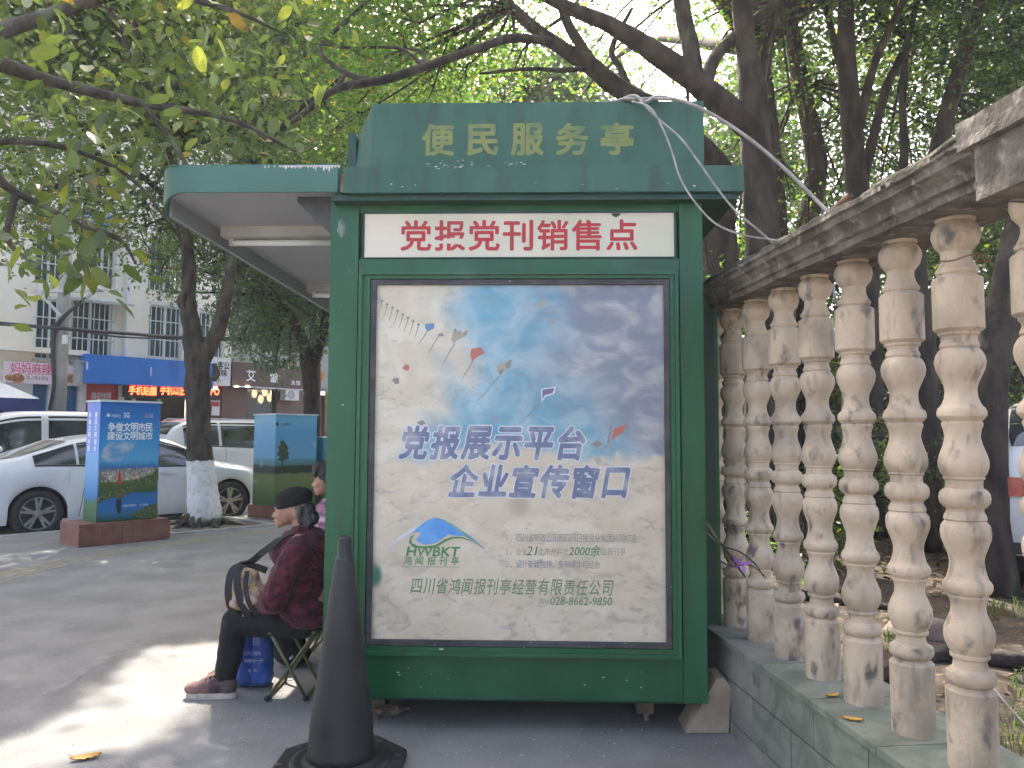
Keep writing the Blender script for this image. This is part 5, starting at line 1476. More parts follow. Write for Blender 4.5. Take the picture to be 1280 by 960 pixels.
# second: landscape painted box
A = at(342, 640, 12.35); fr2 = Frame(Vector((A.x, A.y, 0)), UA)
w2, d2, zb2 = 0.77, 0.66, 0.20; zt2 = fr2.m(343, 517)[1]
land = [(0.0, (0.05, 0.10, 0.04)), (0.12, (0.09, 0.15, 0.05)), (0.30, (0.14, 0.19, 0.07)), (0.345, (0.13, 0.16, 0.06)), (0.355, (0.02, 0.045, 0.025)), (0.43, (0.025, 0.055, 0.03)), (0.44, (0.07, 0.20, 0.20)), (0.50, (0.10, 0.28, 0.34)), (0.52, (0.13, 0.36, 0.55)), (0.8, (0.10, 0.33, 0.56)), (1.0, (0.16, 0.44, 0.60))]
M['landscape'] = grad('landscape_painting', land, zb2, zt2, nz=0.05, ns=5, clouds=(2.2, 0.62, 0.75, (0.36, 0.50, 0.58)))
land2 = [(p, (min(1, c[0] * 1.3), min(1, c[1] * 1.25), min(1, c[2] * 1.3))) for p, c in land]
cb2 = cabinet('pale blue utility box painted with a lone tree and green fields', fr2, w2, d2, zb2, zt2, M['landscape'], M['landscape'], zb2)
FB('plinth', fr2, -0.05, w2 + 0.05, 0.0, zb2 - 0.004, -d2 - 0.05, 0.06, M['brick_red'], cb2, bevel=0.012)
F2 = lambda x, y: fr2.m(x, y, 0.009)
M['leafprint'] = mat('painted_tree', (0.03, 0.07, 0.045), rough=0.5)
tp = [(352, 581), (352.8, 577), (347, 575), (350, 571), (346, 568), (349, 563), (347, 558), (351, 556), (350, 552), (354, 550), (357, 554), (359, 557), (361, 561), (359, 563), (362, 567), (360, 569), (361.5, 573), (357, 575), (354.3, 577), (354, 587), (352.8, 587)]
flat(fr2, [F2(*p) for p in tp], 0.0068, M['leafprint'], cb2, 'painted_tree')
flat(fr2, [(F2(346.5, 530)[0] + 0.03 * math.cos(k * .7), F2(346.5, 530)[1] + 0.03 * math.sin(k * .7)) for k in range(9)], 0.0068, M['leafprint'], cb2, 'round_emblem')
T_('中国移动', 351, 532, 364, 529, M['leafprint'], fr=fr2, n=0.0075, par=cb2)
# third: low teal box tucked behind
A = fr2.p(0.98, 0, -0.12); fr3 = Frame(A, UA)
M['teal_box'] = grad('teal_box_paint', [(0, (0.05, 0.12, 0.06)), (0.35, (0.09, 0.16, 0.07)), (0.4, (0.05, 0.22, 0.28)), (1.0, (0.06, 0.26, 0.36))], 0.1, 1.3, nz=0.05)
cb3 = cabinet('low teal utility box tucked between the landscape box and the kiosk', fr3, 0.8, 0.6, 0.12, fr3.m(396, 546)[1], M['teal_box'], M['teal_box'], 0.1)
FB('plinth', fr3, -0.04, 0.84, 0.0, 0.116, -0.64, 0.05, M['brick_red'], cb3, bevel=0.012)
T_('文明', 401, 570, 409, 566, M['leafprint'], fr=fr3, n=0.0075, par=cb3)
# ------------------------------------------------------------------ kiosk
K = Frame((0, 3.58, 0), R(-1.7))
M['green'] = mat('green_paint', (0.005, 0.074, 0.027), (0.013, 0.102, 0.043), rough=0.34, scale=2.6, stretch=(1, 1, 0.5), bump=0.12, bscale=30, streak=((0.035, 0.045, 0.03), (16, 16, 1.6), .55, .75, .45), c3=(0.045, 0.13, 0.085), s3=3.2, t3=0.58, w3=0.25, r2=0.5)
M['green_dark'] = mat('dark_green_paint', (0.005, 0.04, 0.025), (0.009, 0.058, 0.035), rough=0.4, scale=3, bump=0.1, bscale=30)
M['green_faded'] = mat('faded_green_paint', (0.015, 0.080, 0.050), (0.038, 0.112, 0.080), streak=((0.02, 0.04, 0.032), (10, 10, 2.2), .52, .72, .7), rough=0.5, scale=3.0, stretch=(1, 1, 0.7), bump=0.15, bscale=24, c3=(0.012, 0.08, 0.06), s3=5.5, t3=0.6, w3=0.12, r2=0.65)
M['green_canopy'] = mat('canopy_green', (0.032, 0.110, 0.078), (0.048, 0.138, 0.102), rough=0.35, scale=2, bump=0.06, bscale=20)
M['chip'] = mat('bare_filler', (0.62, 0.58, 0.55), (0.45, 0.42, 0.40), rough=0.8, scale=20)
M['grey_soffit'] = mat('grey_soffit', (0.42, 0.425, 0.45), (0.34, 0.345, 0.37), rough=0.55, scale=1.4, bump=0.05)
M['fixture'] = mat('lamp_housing', (0.45, 0.44, 0.43), (0.36, 0.35, 0.34), rough=0.5, scale=6)
M['tube_glass'] = mat('fluorescent_tube', (0.72, 0.76, 0.75), rough=0.2)
M['rust'] = mat('rusty_bracket', (0.12, 0.06, 0.04), (0.22, 0.17, 0.14), rough=0.8, scale=20)
M['frame_black'] = mat('black_frame', (0.028, 0.03, 0.03), (0.06, 0.062, 0.06), rough=0.5, scale=12, c3=(0.4, 0.4, 0.38), s3=40, t3=0.72, w3=0.02)
M['sign_white'] = mat('sign_white', (0.66, 0.60, 0.49), (0.56, 0.54, 0.42), rough=0.35, scale=2.5, c3=(0.30, 0.45, 0.33), s3=2.2, t3=0.62, w3=0.2)
M['red_text'] = mat('red_lettering', (0.42, 0.018, 0.020), (0.36, 0.03, 0.03), rough=0.4, scale=6)
M['yellow_text'] = mat('faded_yellow_lettering', (0.18, 0.21, 0.06), (0.09, 0.15, 0.06), rough=0.55, scale=9, lo=0.4, hi=0.7)
DEP = -3.9
kb = K.p(0, 0, DEP / 2)
ki = thing('newspaper_kiosk', 'green painted newspaper kiosk with white red lettered sign and large dirty poster', 'kiosk', (kb.x, kb.y, 0))
uL = K.m(402, 866)[0]; uR = K.m(885, 870)[0]; zB = K.m(640, 876)[1]; zC = K.m(650, 240, .12)[1] + .0
zTop = K.m(650, 131, .05)[1]
print('KIOSK', uL, uR, zB, zC, zTop)
kp = lambda x, y, n=0.0: K.m(x, y, n)
def kbx(nm, u0, u1, z0, z1, n0, n1, m=M['green'], par=None, bevel=0.0, **k):
    return FB(nm, K, u0, u1, z0, z1, n0, n1, m, par or ki, bevel=bevel, **k)
kbx('body', uL + .004, uR - .004, zB + .004, zC + .06, DEP, -0.045, bevel=0.01)
kbx('floor_frame', uL + .03, uR - .03, zB - .03, zB + .003, DEP + .05, -0.08, M['green_dark'])
su0, su1 = kp(455, 300)[0], kp(843, 300)[0]
sz0, sz1 = kp(650, 321)[1], kp(650, 266)[1]
fu0, fu1, fz0, fz1 = kp(446, 600)[0], kp(849, 600)[0], kp(650, 819)[1], kp(650, 340)[1]
kbx('corner_post', uL, fu0 - .012, zB, zC, -0.044, 0.0, bevel=0.005)
kbx('corner_post', fu1 + .012, uR, zB, zC, -0.044, 0.0, bevel=0.005)
kbx('skirt_panel', fu0 - .011, fu1 + .011, zB + .002, fz0 - .002, -0.044, -0.012, bevel=0.003)
kbx('header_panel', fu0 - .011, fu1 + .011, fz1 + .002, sz0 - .006, -0.044, -0.010, bevel=0.003)
kbx('header_panel', fu0 - .011, fu1 + .011, sz1 + .006, zC, -0.044, -0.010, bevel=0.003)
def ring(nm, o, i, n0, n1, m, bevel=0.0, par=None):
    """o, i: (u0, u1, z0, z1) of the outer and inner edge"""
    bm = bmesh.new()
    a = [(o[0], o[2]), (o[1], o[2]), (o[1], o[3]), (o[0], o[3])]
    b = [(i[0], i[2]), (i[1], i[2]), (i[1], i[3]), (i[0], i[3])]
    V = {}
    for nn in (n0, n1):
        for t, L4 in (('o', a), ('i', b)):
            for k, (u, z) in enumerate(L4): V[(t, k, nn)] = bm.verts.new(K.p(u, z, nn))
    for k in range(4):
        j = (k + 1) % 4
        bm.faces.new((V['o', k, n1], V['o', j, n1], V['i', j, n1], V['i', k, n1]))
        bm.faces.new((V['o', k, n0], V['o', j, n0], V['i', j, n0], V['i', k, n0]))
        bm.faces.new((V['o', k, n0], V['o', j, n0], V['o', j, n1], V['o', k, n1]))
        bm.faces.new((V['i', k, n0], V['i', j, n0], V['i', j, n1], V['i', k, n1]))
    return fin(nm, bm, m, par or ki, bevel=bevel)
p0 = kp(467, 600)[0]; p1 = kp(831.5, 600)[0]; pz0, pz1 = kp(640, 801)[1], kp(640, 356)[1]
q = 0.024
blk = (p0 - q, p1 + q, pz0 - q, pz1 + q)
ring('poster_surround', (fu0, fu1, fz0, fz1), (blk[0] - .002, blk[1] + .002, blk[2] - .002, blk[3] + .002), -0.04, 0.022, M['green'], 0.004)
ring('poster_surround_step', (fu0 - .0, fu1 + .0, fz0 + .0, fz1 - .0), (fu0 + .018, fu1 - .018, fz0 + .018, fz1 - .018), 0.0225, 0.034, M['green'], 0.004)
ring('poster_frame', blk, (p0, p1, pz0, pz1), -0.04, 0.012, M['frame_black'], 0.003)
ring('sign_frame', (su0 - .008, su1 + .008, sz0 - .005, sz1 + .005), (su0, su1, sz0, sz1), -0.044, -0.002, M['green_dark'])
sg = kbx('sign_panel', su0 + .0005, su1 - .0005, sz0 + .0005, sz1 - .0005, -0.03, -0.008, M['sign_white'])
def kt(body, x0, y0, x1, y1, m, n, par=None, **k):
    a = kp(x0, y1, n); b = kp(x1, y0, n)
    return text(K, body, (a[0], a[1], b[0], b[1]), n, m, par or ki, **k)
kt('党报党刊销售点', 499, 315, 798, 273, M['red_text'], -0.0068, sg, bold=0.026) if False else kt('党报党刊销售点', 501, 275, 796, 313, M['red_text'], -0.0068, sg, bold=0.022)
# torn film across the second character
sm = M['sign_white']
a = kp(545, 301, -0.0062)
flat(K, [kp(x, y, -0.0062) for x, y in ((541, 299), (552, 301), (566, 297), (580, 299), (590, 303), (575, 305.5), (556, 304), (545, 305))], -0.0066, sm, sg, 'torn_film', 0.0006)
flat(K, [kp(x, y, -0.007) for x, y in ((764, 266.6), (775, 266.6), (776, 268), (770, 272), (766, 270))], -0.0074, M['green_dark'], sg, 'paint_splash', 0.0008)
# ---- the poster: printed sky, cream cloud bank, grime
def poster_mat():
    m = bpy.data.materials.new('poster_print'); m.use_nodes = True
    nt = m.node_tree; N, L = nt.nodes, nt.links
    b = N['Principled BSDF']; b.inputs['Roughness'].default_value = 0.42
    tc = N.new('ShaderNodeTexCoord'); sp = N.new('ShaderNodeSeparateXYZ'); L.new(tc.outputs['Object'], sp.inputs[0])
    def noise_(sc, dt=6, dist=0.0, st_=(1, 1, 1)):
        mp = N.new('ShaderNodeMapping'); mp.inputs['Scale'].default_value = st_; L.new(tc.outputs['Object'], mp.inputs[0])
        n = N.new('ShaderNodeTexNoise'); n.inputs['Scale'].default_value = sc; n.inputs['Detail'].default_value = dt; n.inputs['Distortion'].default_value = dist
        L.new(mp.outputs[0], n.inputs['Vector']); return n.outputs['Fac']
    def mth(op, a, b_=0.0, c=0.0):
        x = N.new('ShaderNodeMath'); x.operation = op
        for i, v in enumerate((a, b_, c)):
            if isinstance(v, (int, float)): x.inputs[i].default_value = v
            else: L.new(v, x.inputs[i])
        return x.outputs[0]
    def rng(v, a, b_, t0=0.0, t1=1.0):
        x = N.new('ShaderNodeMapRange'); x.interpolation_type = 'SMOOTHSTEP'; L.new(v, x.inputs['Value'])
        for k, vv in (('From Min', a), ('From Max', b_), ('To Min', t0), ('To Max', t1)): x.inputs[k].default_value = vv
        return x.outputs[0]
    def mix(f, A, B):
        x = N.new('ShaderNodeMix'); x.data_type = 'RGBA'; L.new(f, x.inputs[0]) if not isinstance(f, float) else None
        for k, v in ((6, A), (7, B)):
            if isinstance(v, tuple): x.inputs[k].default_value = (*v, 1)
            else: L.new(v, x.inputs[k])
        return x.outputs[2]
    cx = (p0 + p1) / 2; hw_ = (p1 - p0) / 2; ch = pz1 - pz0
    ox = K.p(cx, 0, 0).x - BASE[ki].x
    U_ = mth('DIVIDE', mth('SUBTRACT', sp.outputs['X'], ox), hw_)                     # -1 .. 1
    V_ = mth('DIVIDE', mth('SUBTRACT', sp.outputs['Z'], pz0), ch)                     # 0 .. 1
    big = noise_(2.2, 8, 0.6); mid = noise_(5, 8, 0.8); fine = noise_(16, 8, 1.0); smear = noise_(6, 8, 0.7, (1, 1, 1.6))
    blue = mix(rng(mid, 0.36, 0.66), (0.12, 0.32, 0.43), (0.32, 0.47, 0.52))
    # darker violet grey towards the upper right, cream towards the upper left
    vi = rng(mth('ADD', mth('ADD', mth('MULTIPLY', U_, 0.55), mth('MULTIPLY', V_, 0.55)), mth('MULTIPLY', big, 0.9)), 0.80, 1.30)
    blue = mix(vi, blue, mix(rng(smear, 0.38, 0.70), (0.19, 0.215, 0.265), (0.40, 0.39, 0.395)))
    crm = rng(mth('ADD', mth('SUBTRACT', mth('MULTIPLY', V_, 0.5), mth('MULTIPLY', U_, 0.75)), mth('MULTIPLY', big, 0.9)), 1.10, 1.42)
    blue = mix(crm, blue, mix(rng(mid, 0.4, 0.65), (0.56, 0.50, 0.38), (0.64, 0.60, 0.49)))
    dirt = rng(fine, 0.58, 0.72, 0.0, 0.5)
    cream = mix(rng(smear, 0.35, 0.75), (0.56, 0.48, 0.36), (0.64, 0.575, 0.455))
    edge = mth('ADD', mth('MULTIPLY', mid, 0.10), mth('MULTIPLY', big, 0.10))
    # rolling cloud line: low in the middle, higher at the sides
    wav = N.new('ShaderNodeMath'); wav.operation = 'SINE'; L.new(mth('MULTIPLY_ADD', U_, 4.0, 2.0), wav.inputs[0])
    line = mth('SUBTRACT', V_, mth('MULTIPLY', wav.outputs[0], 0.02))
    fb = rng(mth('ADD', line, edge), 0.595, 0.625)
    col = mix(fb, cream, blue)
    # scuffed grime, strongest near the bottom
    gr = mth('MULTIPLY', rng(noise_(7, 9, 0.9, (1.0, 1, 1.5)), 0.53, 0.72), rng(V_, 0.42, 0.02, 0.25, 1.0))
    col = mix(mth('MULTIPLY', gr, 0.55), col, (0.26, 0.23, 0.18))
    g2 = mth('MULTIPLY', rng(noise_(19, 9, 0.6, (1, 1, 1.8)), 0.50, 0.72, 0.0, 0.6), rng(noise_(3.1, 4), 0.38, 0.6))
    col = mix(g2, col, (0.25, 0.25, 0.25))
    du = mth('SUBTRACT', U_, 0.0); dv = mth('SUBTRACT', V_, 0.375)
    sp2 = mth('ADD', mth('MULTIPLY', mth('MULTIPLY', du, du), 130.0), mth('MULTIPLY', mth('MULTIPLY', dv, dv), 900.0))
    col = mix(mth('MULTIPLY', rng(sp2, 1.4, 0.0), 0.45), col, (0.22, 0.19, 0.14))
    # green overspray at the left edge
    du = mth('ADD', U_, 0.985); dv = mth('SUBTRACT', V_, 0.175)
    sp3 = mth('ADD', mth('MULTIPLY', mth('MULTIPLY', du, du), 300.0), mth('MULTIPLY', mth('MULTIPLY', dv, dv), 800.0))
    col = mix(rng(sp3, 1.5, 0.1), col, (0.02, 0.16, 0.09))
    ed = rng(mth('ABSOLUTE', U_), 0.965, 1.0, 0.0, 0.35)
    L.new(mix(ed, col, (0.25, 0.25, 0.22)), b.inputs['Base Color'])
    return m
M['poster'] = poster_mat()
ps = kbx('poster', p0 + .0005, p1 - .0005, pz0 + .0005, pz1 - .0005, -0.03, -0.004, M['poster'])
PN = -0.0030
M['slate_blue'] = mat('slate_blue_print', (0.13, 0.16, 0.26), (0.33, 0.345, 0.38), rough=0.45, scale=14, lo=0.4, hi=0.75)
M['pale_outline'] = mat('pale_outline_print', (0.62, 0.64, 0.66), (0.52, 0.56, 0.62), rough=0.45, scale=10)
for bd, x0, y0, x1, y1 in (('党报展示平台', 499, 534, 731, 573), ('企业宣传窗口', 561, 583, 787, 621)):
    kt(bd, x0, y0, x1, y1, M['pale_outline'], PN - 0.0003, ps, bold=0.04, shear=0.2, grow=0.030, name='lettering_outline')
    kt(bd, x0, y0, x1, y1, M['slate_blue'], PN + 0.0004, ps, bold=0.04, shear=0.2)
M['print_olive'] = mat('olive_green_print', (0.14, 0.22, 0.10), (0.24, 0.29, 0.18), rough=0.45, scale=20, lo=0.4, hi=0.8)
M['print_grey2'] = mat('grey_print', (0.26, 0.27, 0.25), (0.40, 0.39, 0.35), rough=0.45, scale=24, lo=0.4, hi=0.8)
M['print_g'] = mat('logo_green', (0.06, 0.22, 0.08), (0.16, 0.30, 0.14), rough=0.45, scale=16, lo=0.4, hi=0.8)
kt('四川省鸿闻报刊亭经营有限责任公司', 513, 725, 767, 742, M['print_olive'], PN, ps, shear=0.2, bold=0.008)
kt('热线', 674, 748, 686, 756, M['print_grey2'], PN, ps); kt('028-8662-9850', 688, 747, 765, 756, M['print_olive'], PN, ps, spaced=False, shear=0.15, bold=0.012)
kt('1、四川省邮政公司和四川日报报业集团共同打造', 630, 668, 796, 677, M['print_grey2'], PN, ps, bold=0.006)
kt('2、全省', 630, 685, 659, 694, M['print_grey2'], PN, ps); kt('21', 658, 683, 672, 694, M['print_g'], PN, ps, spaced=False, shear=0.2)
kt('个市州共计', 673, 685, 711, 694, M['print_grey2'], PN, ps); kt('2000余', 711, 682, 751, 695, M['print_g'], PN, ps, spaced=False, shear=0.2, bold=0.01)
kt('座报刊亭', 751, 685, 782, 694, M['print_grey2'], PN, ps)
kt('3、设计新颖独特，多种媒体相结合', 630, 701, 750, 710, M['print_grey2'], PN, ps, bold=0.006)
# emblem
M['logo_blue'] = mat('logo_blue', (0.07, 0.27, 0.62), (0.14, 0.36, 0.66), rough=0.45, scale=8)
def pf(pts, m, nm, n=PN): return flat(K, [kp(x, y, n) for x, y in pts], n, m, ps, nm, 0.0005)
M['logo_teal'] = mat('logo_teal', (0.10, 0.28, 0.30), (0.20, 0.36, 0.34), rough=0.45, scale=12)
pf([(516, 666), (524, 657), (535, 650), (543, 647), (552, 650), (562, 656), (572, 663), (580, 670), (572, 670), (560, 668), (552, 674), (543, 679), (531, 681), (523, 678), (520, 674), (524, 670), (526, 666), (522, 665)], M['logo_blue'], 'emblem_mountain')
pf([(543, 646), (556, 650), (572, 659), (590, 672), (604, 684), (606, 687), (588, 675), (570, 663), (554, 652)], M['logo_teal'], 'emblem_right_wing', PN - .0003)
pf([(530, 652), (516, 659), (500, 670), (486, 683), (480, 689), (494, 679), (510, 668), (524, 659)], M['pale_outline'], 'emblem_left_wing')
pf([(518, 668), (514, 674), (515, 679), (522, 682), (532, 683), (545, 681), (556, 674), (565, 671), (578, 671), (592, 677), (578, 673), (566, 673), (557, 677), (546, 684), (530, 686), (516, 684), (511, 678), (513, 671)], M['print_g'], 'emblem_swoosh', PN + .0005)
kt('HWBKT', 508, 684, 575, 695, M['print_g'], PN + .0004, ps, spaced=False, bold=0.03, shear=0.15)
kt('鸿闻报刊亭', 504, 696, 574, 706, M['print_g'], PN, ps, bold=0.008, shear=0.1)
bm = bmesh.new(); fbox(bm, K, kp(502, 708)[0], kp(576, 708)[0], kp(540, 709)[1], kp(540, 708.2)[1], PN, PN + .0004); fin('emblem_rule', bm, M['print_grey2'], ps)
# kites
M['k_red'] = mat('kite_red', (0.42, 0.14, 0.11), rough=0.45); M['k_dark'] = mat('kite_dark', (0.22, 0.22, 0.22), rough=0.45); M['k_pur'] = mat('kite_purple', (0.15, 0.12, 0.22), rough=0.45)
M['k_blue'] = mat('kite_blue', (0.12, 0.24, 0.40), rough=0.45); M['k_sand'] = mat('kite_sand', (0.36, 0.32, 0.22), rough=0.45)
def kite(nm, label, polys, tail=None, tm=None):
    """a printed kite: its patches and its tail"""
    for k, (pts, m) in enumerate(polys): pf(pts, m, nm, PN + 0.0002 * k)
    if tail:
        cc, _ = spline([Vector((x, y, 0)) for x, y in tail], [0] * len(tail), 4)
        bm = bmesh.new(); prev = None
        for i, c in enumerate(cc):
            w = 0.8 * (1 - 0.6 * i / len(cc))
            a = kp(c.x - w, c.y, PN); b = kp(c.x + w, c.y, PN)
            cur = [bm.verts.new(K.p(*a, PN + .0003)), bm.verts.new(K.p(*b, PN + .0003))]
            if prev: bm.faces.new((prev[0], prev[1], cur[1], cur[0]))
            prev = cur
        fin('kite_tail', bm, tm or M['k_dark'], ps)
kite('kite', '', [([(589, 436), (601, 434), (606, 441), (594, 448), (590, 452), (588, 444)], M['k_red'])], [(591, 451), (586, 460), (578, 473)])
kite('kite', '', [([(622, 457), (632, 453), (640, 449), (638, 459), (632, 462), (626, 470), (621, 464)], M['k_sand']), ([(633, 453), (640, 449), (638, 459), (632, 461)], M['k_dark']), ([(623, 463), (630, 461), (626, 470)], M['k_dark'])], [(624, 470), (614, 482), (604, 494), (594, 503)])
kite('kite', '', [([(676, 486), (695, 483), (693, 492), (682, 496), (677, 503)], M['pale_outline']), ([(678, 487), (693, 485), (691, 491), (681, 494), (678, 499)], M['k_pur'])], [(677, 503), (662, 517), (648, 531)])
kite('kite', '', [([(764, 551), (767, 536), (784, 530), (779, 540), (770, 546)], M['k_red']), ([(758, 558), (763, 530), (765, 530), (762, 552)], M['k_dark']), ([(738, 556), (746, 550), (754, 555), (747, 559)], M['k_dark'])], [(757, 558), (754, 562), (750, 560)])
kite('kite', '', [([(531, 405), (542, 404), (543, 410), (536, 414), (532, 411)], M['k_blue'])], [(535, 413), (529, 422), (523, 430)])
kite('kite', '', [([(547, 418), (553, 416), (555, 420), (549, 421)], M['k_dark'])], [(548, 421), (541, 432), (535, 442)])
kite('kite', '', [([(567, 412), (576, 416), (586, 413), (583, 420), (572, 424), (567, 430), (564, 424)], M['k_sand']), ([(568, 411), (570, 411), (571, 416), (569, 417)], M['k_dark']), ([(574, 413), (576, 413), (575, 418), (573, 418)], M['k_dark']), ([(582, 413), (584, 414), (582, 419), (580, 419)], M['k_dark'])], [(568, 430), (560, 443), (554, 455)])
kite('kite', '', [([(503, 460), (507, 455), (512, 457), (511, 463), (506, 463)], M['k_red'])]); kite('kite', '', [([(490, 474), (498, 472), (499, 479), (494, 480)], M['k_dark'])])
kite('kite', '', [([(672, 380), (683, 376), (680, 381), (674, 384)], M['k_sand'])]); kite('kite', '', [([(521, 528), (528, 525), (532, 529), (526, 532)], M['k_dark'])])
for i in range(9):
    x = 471 + i * 6.5; y = 372 + i * 4.2
    kite('kite', '', [([(x - 2, y), (x, y - 2), (x + 2.2, y), (x, y + 2)], M['k_dark'])], [(x, y + 1), (x - 2, y + 9), (x - 5, y + 17)], M['k_sand'])
# ---- cornice and top sign
cn = 0.10
cu0, cu1 = kp(429, 225, cn)[0], kp(930, 225, cn)[0]
cz0, cz1 = kp(650, 240, cn)[1], kp(650, 208, cn)[1]
kbx('cornice', cu0, cu1, cz0, cz1, DEP - .05, cn, M['green_faded'], bevel=0.008)
kbx('cornice_soffit', uL + .02, cu1 - .02, cz0 - .028, cz0 - .001, DEP, cn - .03, M['green_dark'])  # dark green puts the shadow under the cornice into its colour
tu0, tu1 = kp(432, 180, .05)[0], kp(880, 180, .05)[0]
tmx = kp(465, 180, .05)[0]
tz1 = kp(650, 128, .05)[1]; tz0 = cz1 + .001
bm = bmesh.new()
pts = [K.p(tmx, tz0, .05), K.p(tu1, tz0, .05), K.p(tu1, tz1, .05), K.p(tmx, tz1, .05)]
poly_prism(bm, pts, K.N * -0.25)
tsn = fin('top_sign_board', bm, M['green_faded'], ki, bevel=0.006)
zc2 = kp(440, 151, .05)[1]
bm = bmesh.new()
quadbox(bm, [K.p(tu0, tz0, -.10), K.p(tmx - .002, tz0, .045), K.p(tmx - .002, tz0, -.2), K.p(tu0, tz0, -.2), K.p(tu0 + .03, zc2, -.10), K.p(tmx - .002, tz1 - .004, .045), K.p(tmx - .002, tz1 - .004, -.2), K.p(tu0 + .03, zc2, -.2)])
fin('top_sign_cheek', bm, M['green_faded'], ki)
kbx('top_sign_flange', tu0 - .022, tu0 + .018, tz0, zc2 - .004, -.22, -.085, M['green_dark'], bevel=0.003)
bm = bmesh.new()
quadbox(bm, [K.p(tu0, cz1 + .002, -.26), K.p(tu1, cz1 + .002, -.26), K.p(tu1, cz1 + .002, DEP), K.p(tu0, cz1 + .002, DEP), K.p(tu0 + .2, tz1 - .08, -.26), K.p(tu1 - .1, tz1 - .08, -.26), K.p(tu1 - .1, tz1 - .12, DEP + .2), K.p(tu0 + .2, tz1 - .12, DEP + .2)])
fin('roof', bm, M['green_dark'], ki)
kt('便民服务亭', 528, 154, 791, 194, M['yellow_text'], .0515, tsn, bold=0.032)
M['crack'] = mat('cracked_paint', (0.42, 0.45, 0.42), (0.07, 0.12, 0.10), rough=0.8, scale=12)
rs = random.Random(5)
def flecks(n, x0, x1, y0, y1, nn, par, smax=2.2, nm='paint_chip', m=None):
    bm = bmesh.new()
    for k in range(n):
        x, y = rs.uniform(x0, x1), rs.uniform(y0, y1); s = rs.uniform(0.4, 1.0) ** 2 * smax
        kk = rs.randint(5, 7); pts = [kp(x + s * rs.uniform(.5, 1.2) * math.cos(6.283 * j / kk), y + .5 * s * rs.uniform(.4, 1.2) * math.sin(6.283 * j / kk), nn) for j in range(kk)]
        poly_prism(bm, [K.p(u, z, nn + k * 1e-6) for u, z in pts], K.N * 0.0005)
    return fin(nm, bm, m or M['chip'], par, kind='stuff')
flecks(26, 530, 660, 200, 210, .0505, tsn, 3.2, 'peeling_paint', M['crack'])
flecks(16, 545, 580, 206, 211, cn + .0002, ki, 2.4)
for x0, x1, y0, y1, nn, n, s in ((640, 930, 228, 238, cn + .0002, 8, 2.2), (470, 520, 226, 238, cn + .0002, 5, 2.4), (470, 845, 822, 870, -.0115, 12, 2.6), (470, 840, 806, 817, .0225, 10, 1.8), (418, 440, 300, 860, .0003, 7, 1.8), (520, 560, 806, 812, .0225, 3, 4)):
    flecks(n, x0, x1, y0, y1, nn, ki, s)
M['wood_foil'] = mat('crumpled_foil_tape', (0.20, 0.23, 0.20), (0.05, 0.09, 0.06), rough=0.45, scale=30)
bm = bmesh.new(); u, z = kp(427, 285)
bmesh.ops.create_icosphere(bm, subdivisions=3, radius=1)
for v in bm.verts:
    c = v.co * (1 + .4 * mn.noise(v.co * 2.5)); v.co = K.p(u + c.x * .022, z + c.z * .045, -.004 + abs(c.y) * .008)
fin('foil_tape', bm, M['wood_foil'], ki)
# ---- side window wall and counter on the left flank
Lf = Frame(K.p(uL, 0, 0), R(-1.7) - math.pi / 2)       # u runs towards the camera, n points left
FB('service_window', Lf, -3.3, -0.7, 1.15, 2.15, 0.004, 0.02, M['pane'], ki)
for a, b, c, d in ((-3.35, -0.65, 1.08, 1.145), (-3.35, -0.65, 2.155, 2.22), (-3.36, -3.305, 1.15, 2.15), (-0.695, -0.64, 1.15, 2.15), (-2.03, -1.97, 1.15, 2.15)):
    FB('window_frame', Lf, a, b, c, d, 0.004, 0.035, M['green_dark'], ki)
FB('side_panel', Lf, -3.35, -0.65, 0.3, 0.95, 0.004, 0.015, M['green_dark'], ki)
# ---- right side display case
Yc = at(895, 600, 3.95)
rb0 = kp(899.5, 600, -.36)[0]
rz0, rz1 = kp(892, 782, -.36)[1], kp(892, 348, -.36)[1]
kbx('side_display_case', uR - .003, rb0, max(rz0, .415), rz1, -1.9, -.36, M['green'], bevel=0.006)
kbx('case_trim', uR + .02, rb0 - .02, max(rz0, .415) + .03, rz1 - .03, -.359, -.352, M['green_dark'])
# ---- feet
M['wood_block'] = mat('timber_block', (0.10, 0.085, 0.06), (0.16, 0.13, 0.09), rough=0.9, scale=12, bump=0.4)
for (x, y0, y1, nn) in ((806, 889, 878, -.15), (470, 895, 878, -.25)):
    a, b = kp(x - 10, y0, nn), kp(x + 11, y1, nn)
    kbx('foot_block', a[0], b[0], .0 if x < 500 else .045, zB - .031, nn - .12, nn, M['wood_block'], bevel=0.003)
bm = bmesh.new(); c = K.p(kp(808, 893, -.2)[0], 0, -.2); tube(bm, [c, c + Vector((0, 0, .05))], .014, 8); fin('levelling_bolt', bm, M['rust'], ki)
for nn in (-1.2, -2.6, -3.8):
    for uu in (uL + .15, uR - .25): kbx('foot_block', uu, uu + .1, 0, zB - .031, nn - .1, nn, M['wood_block'])
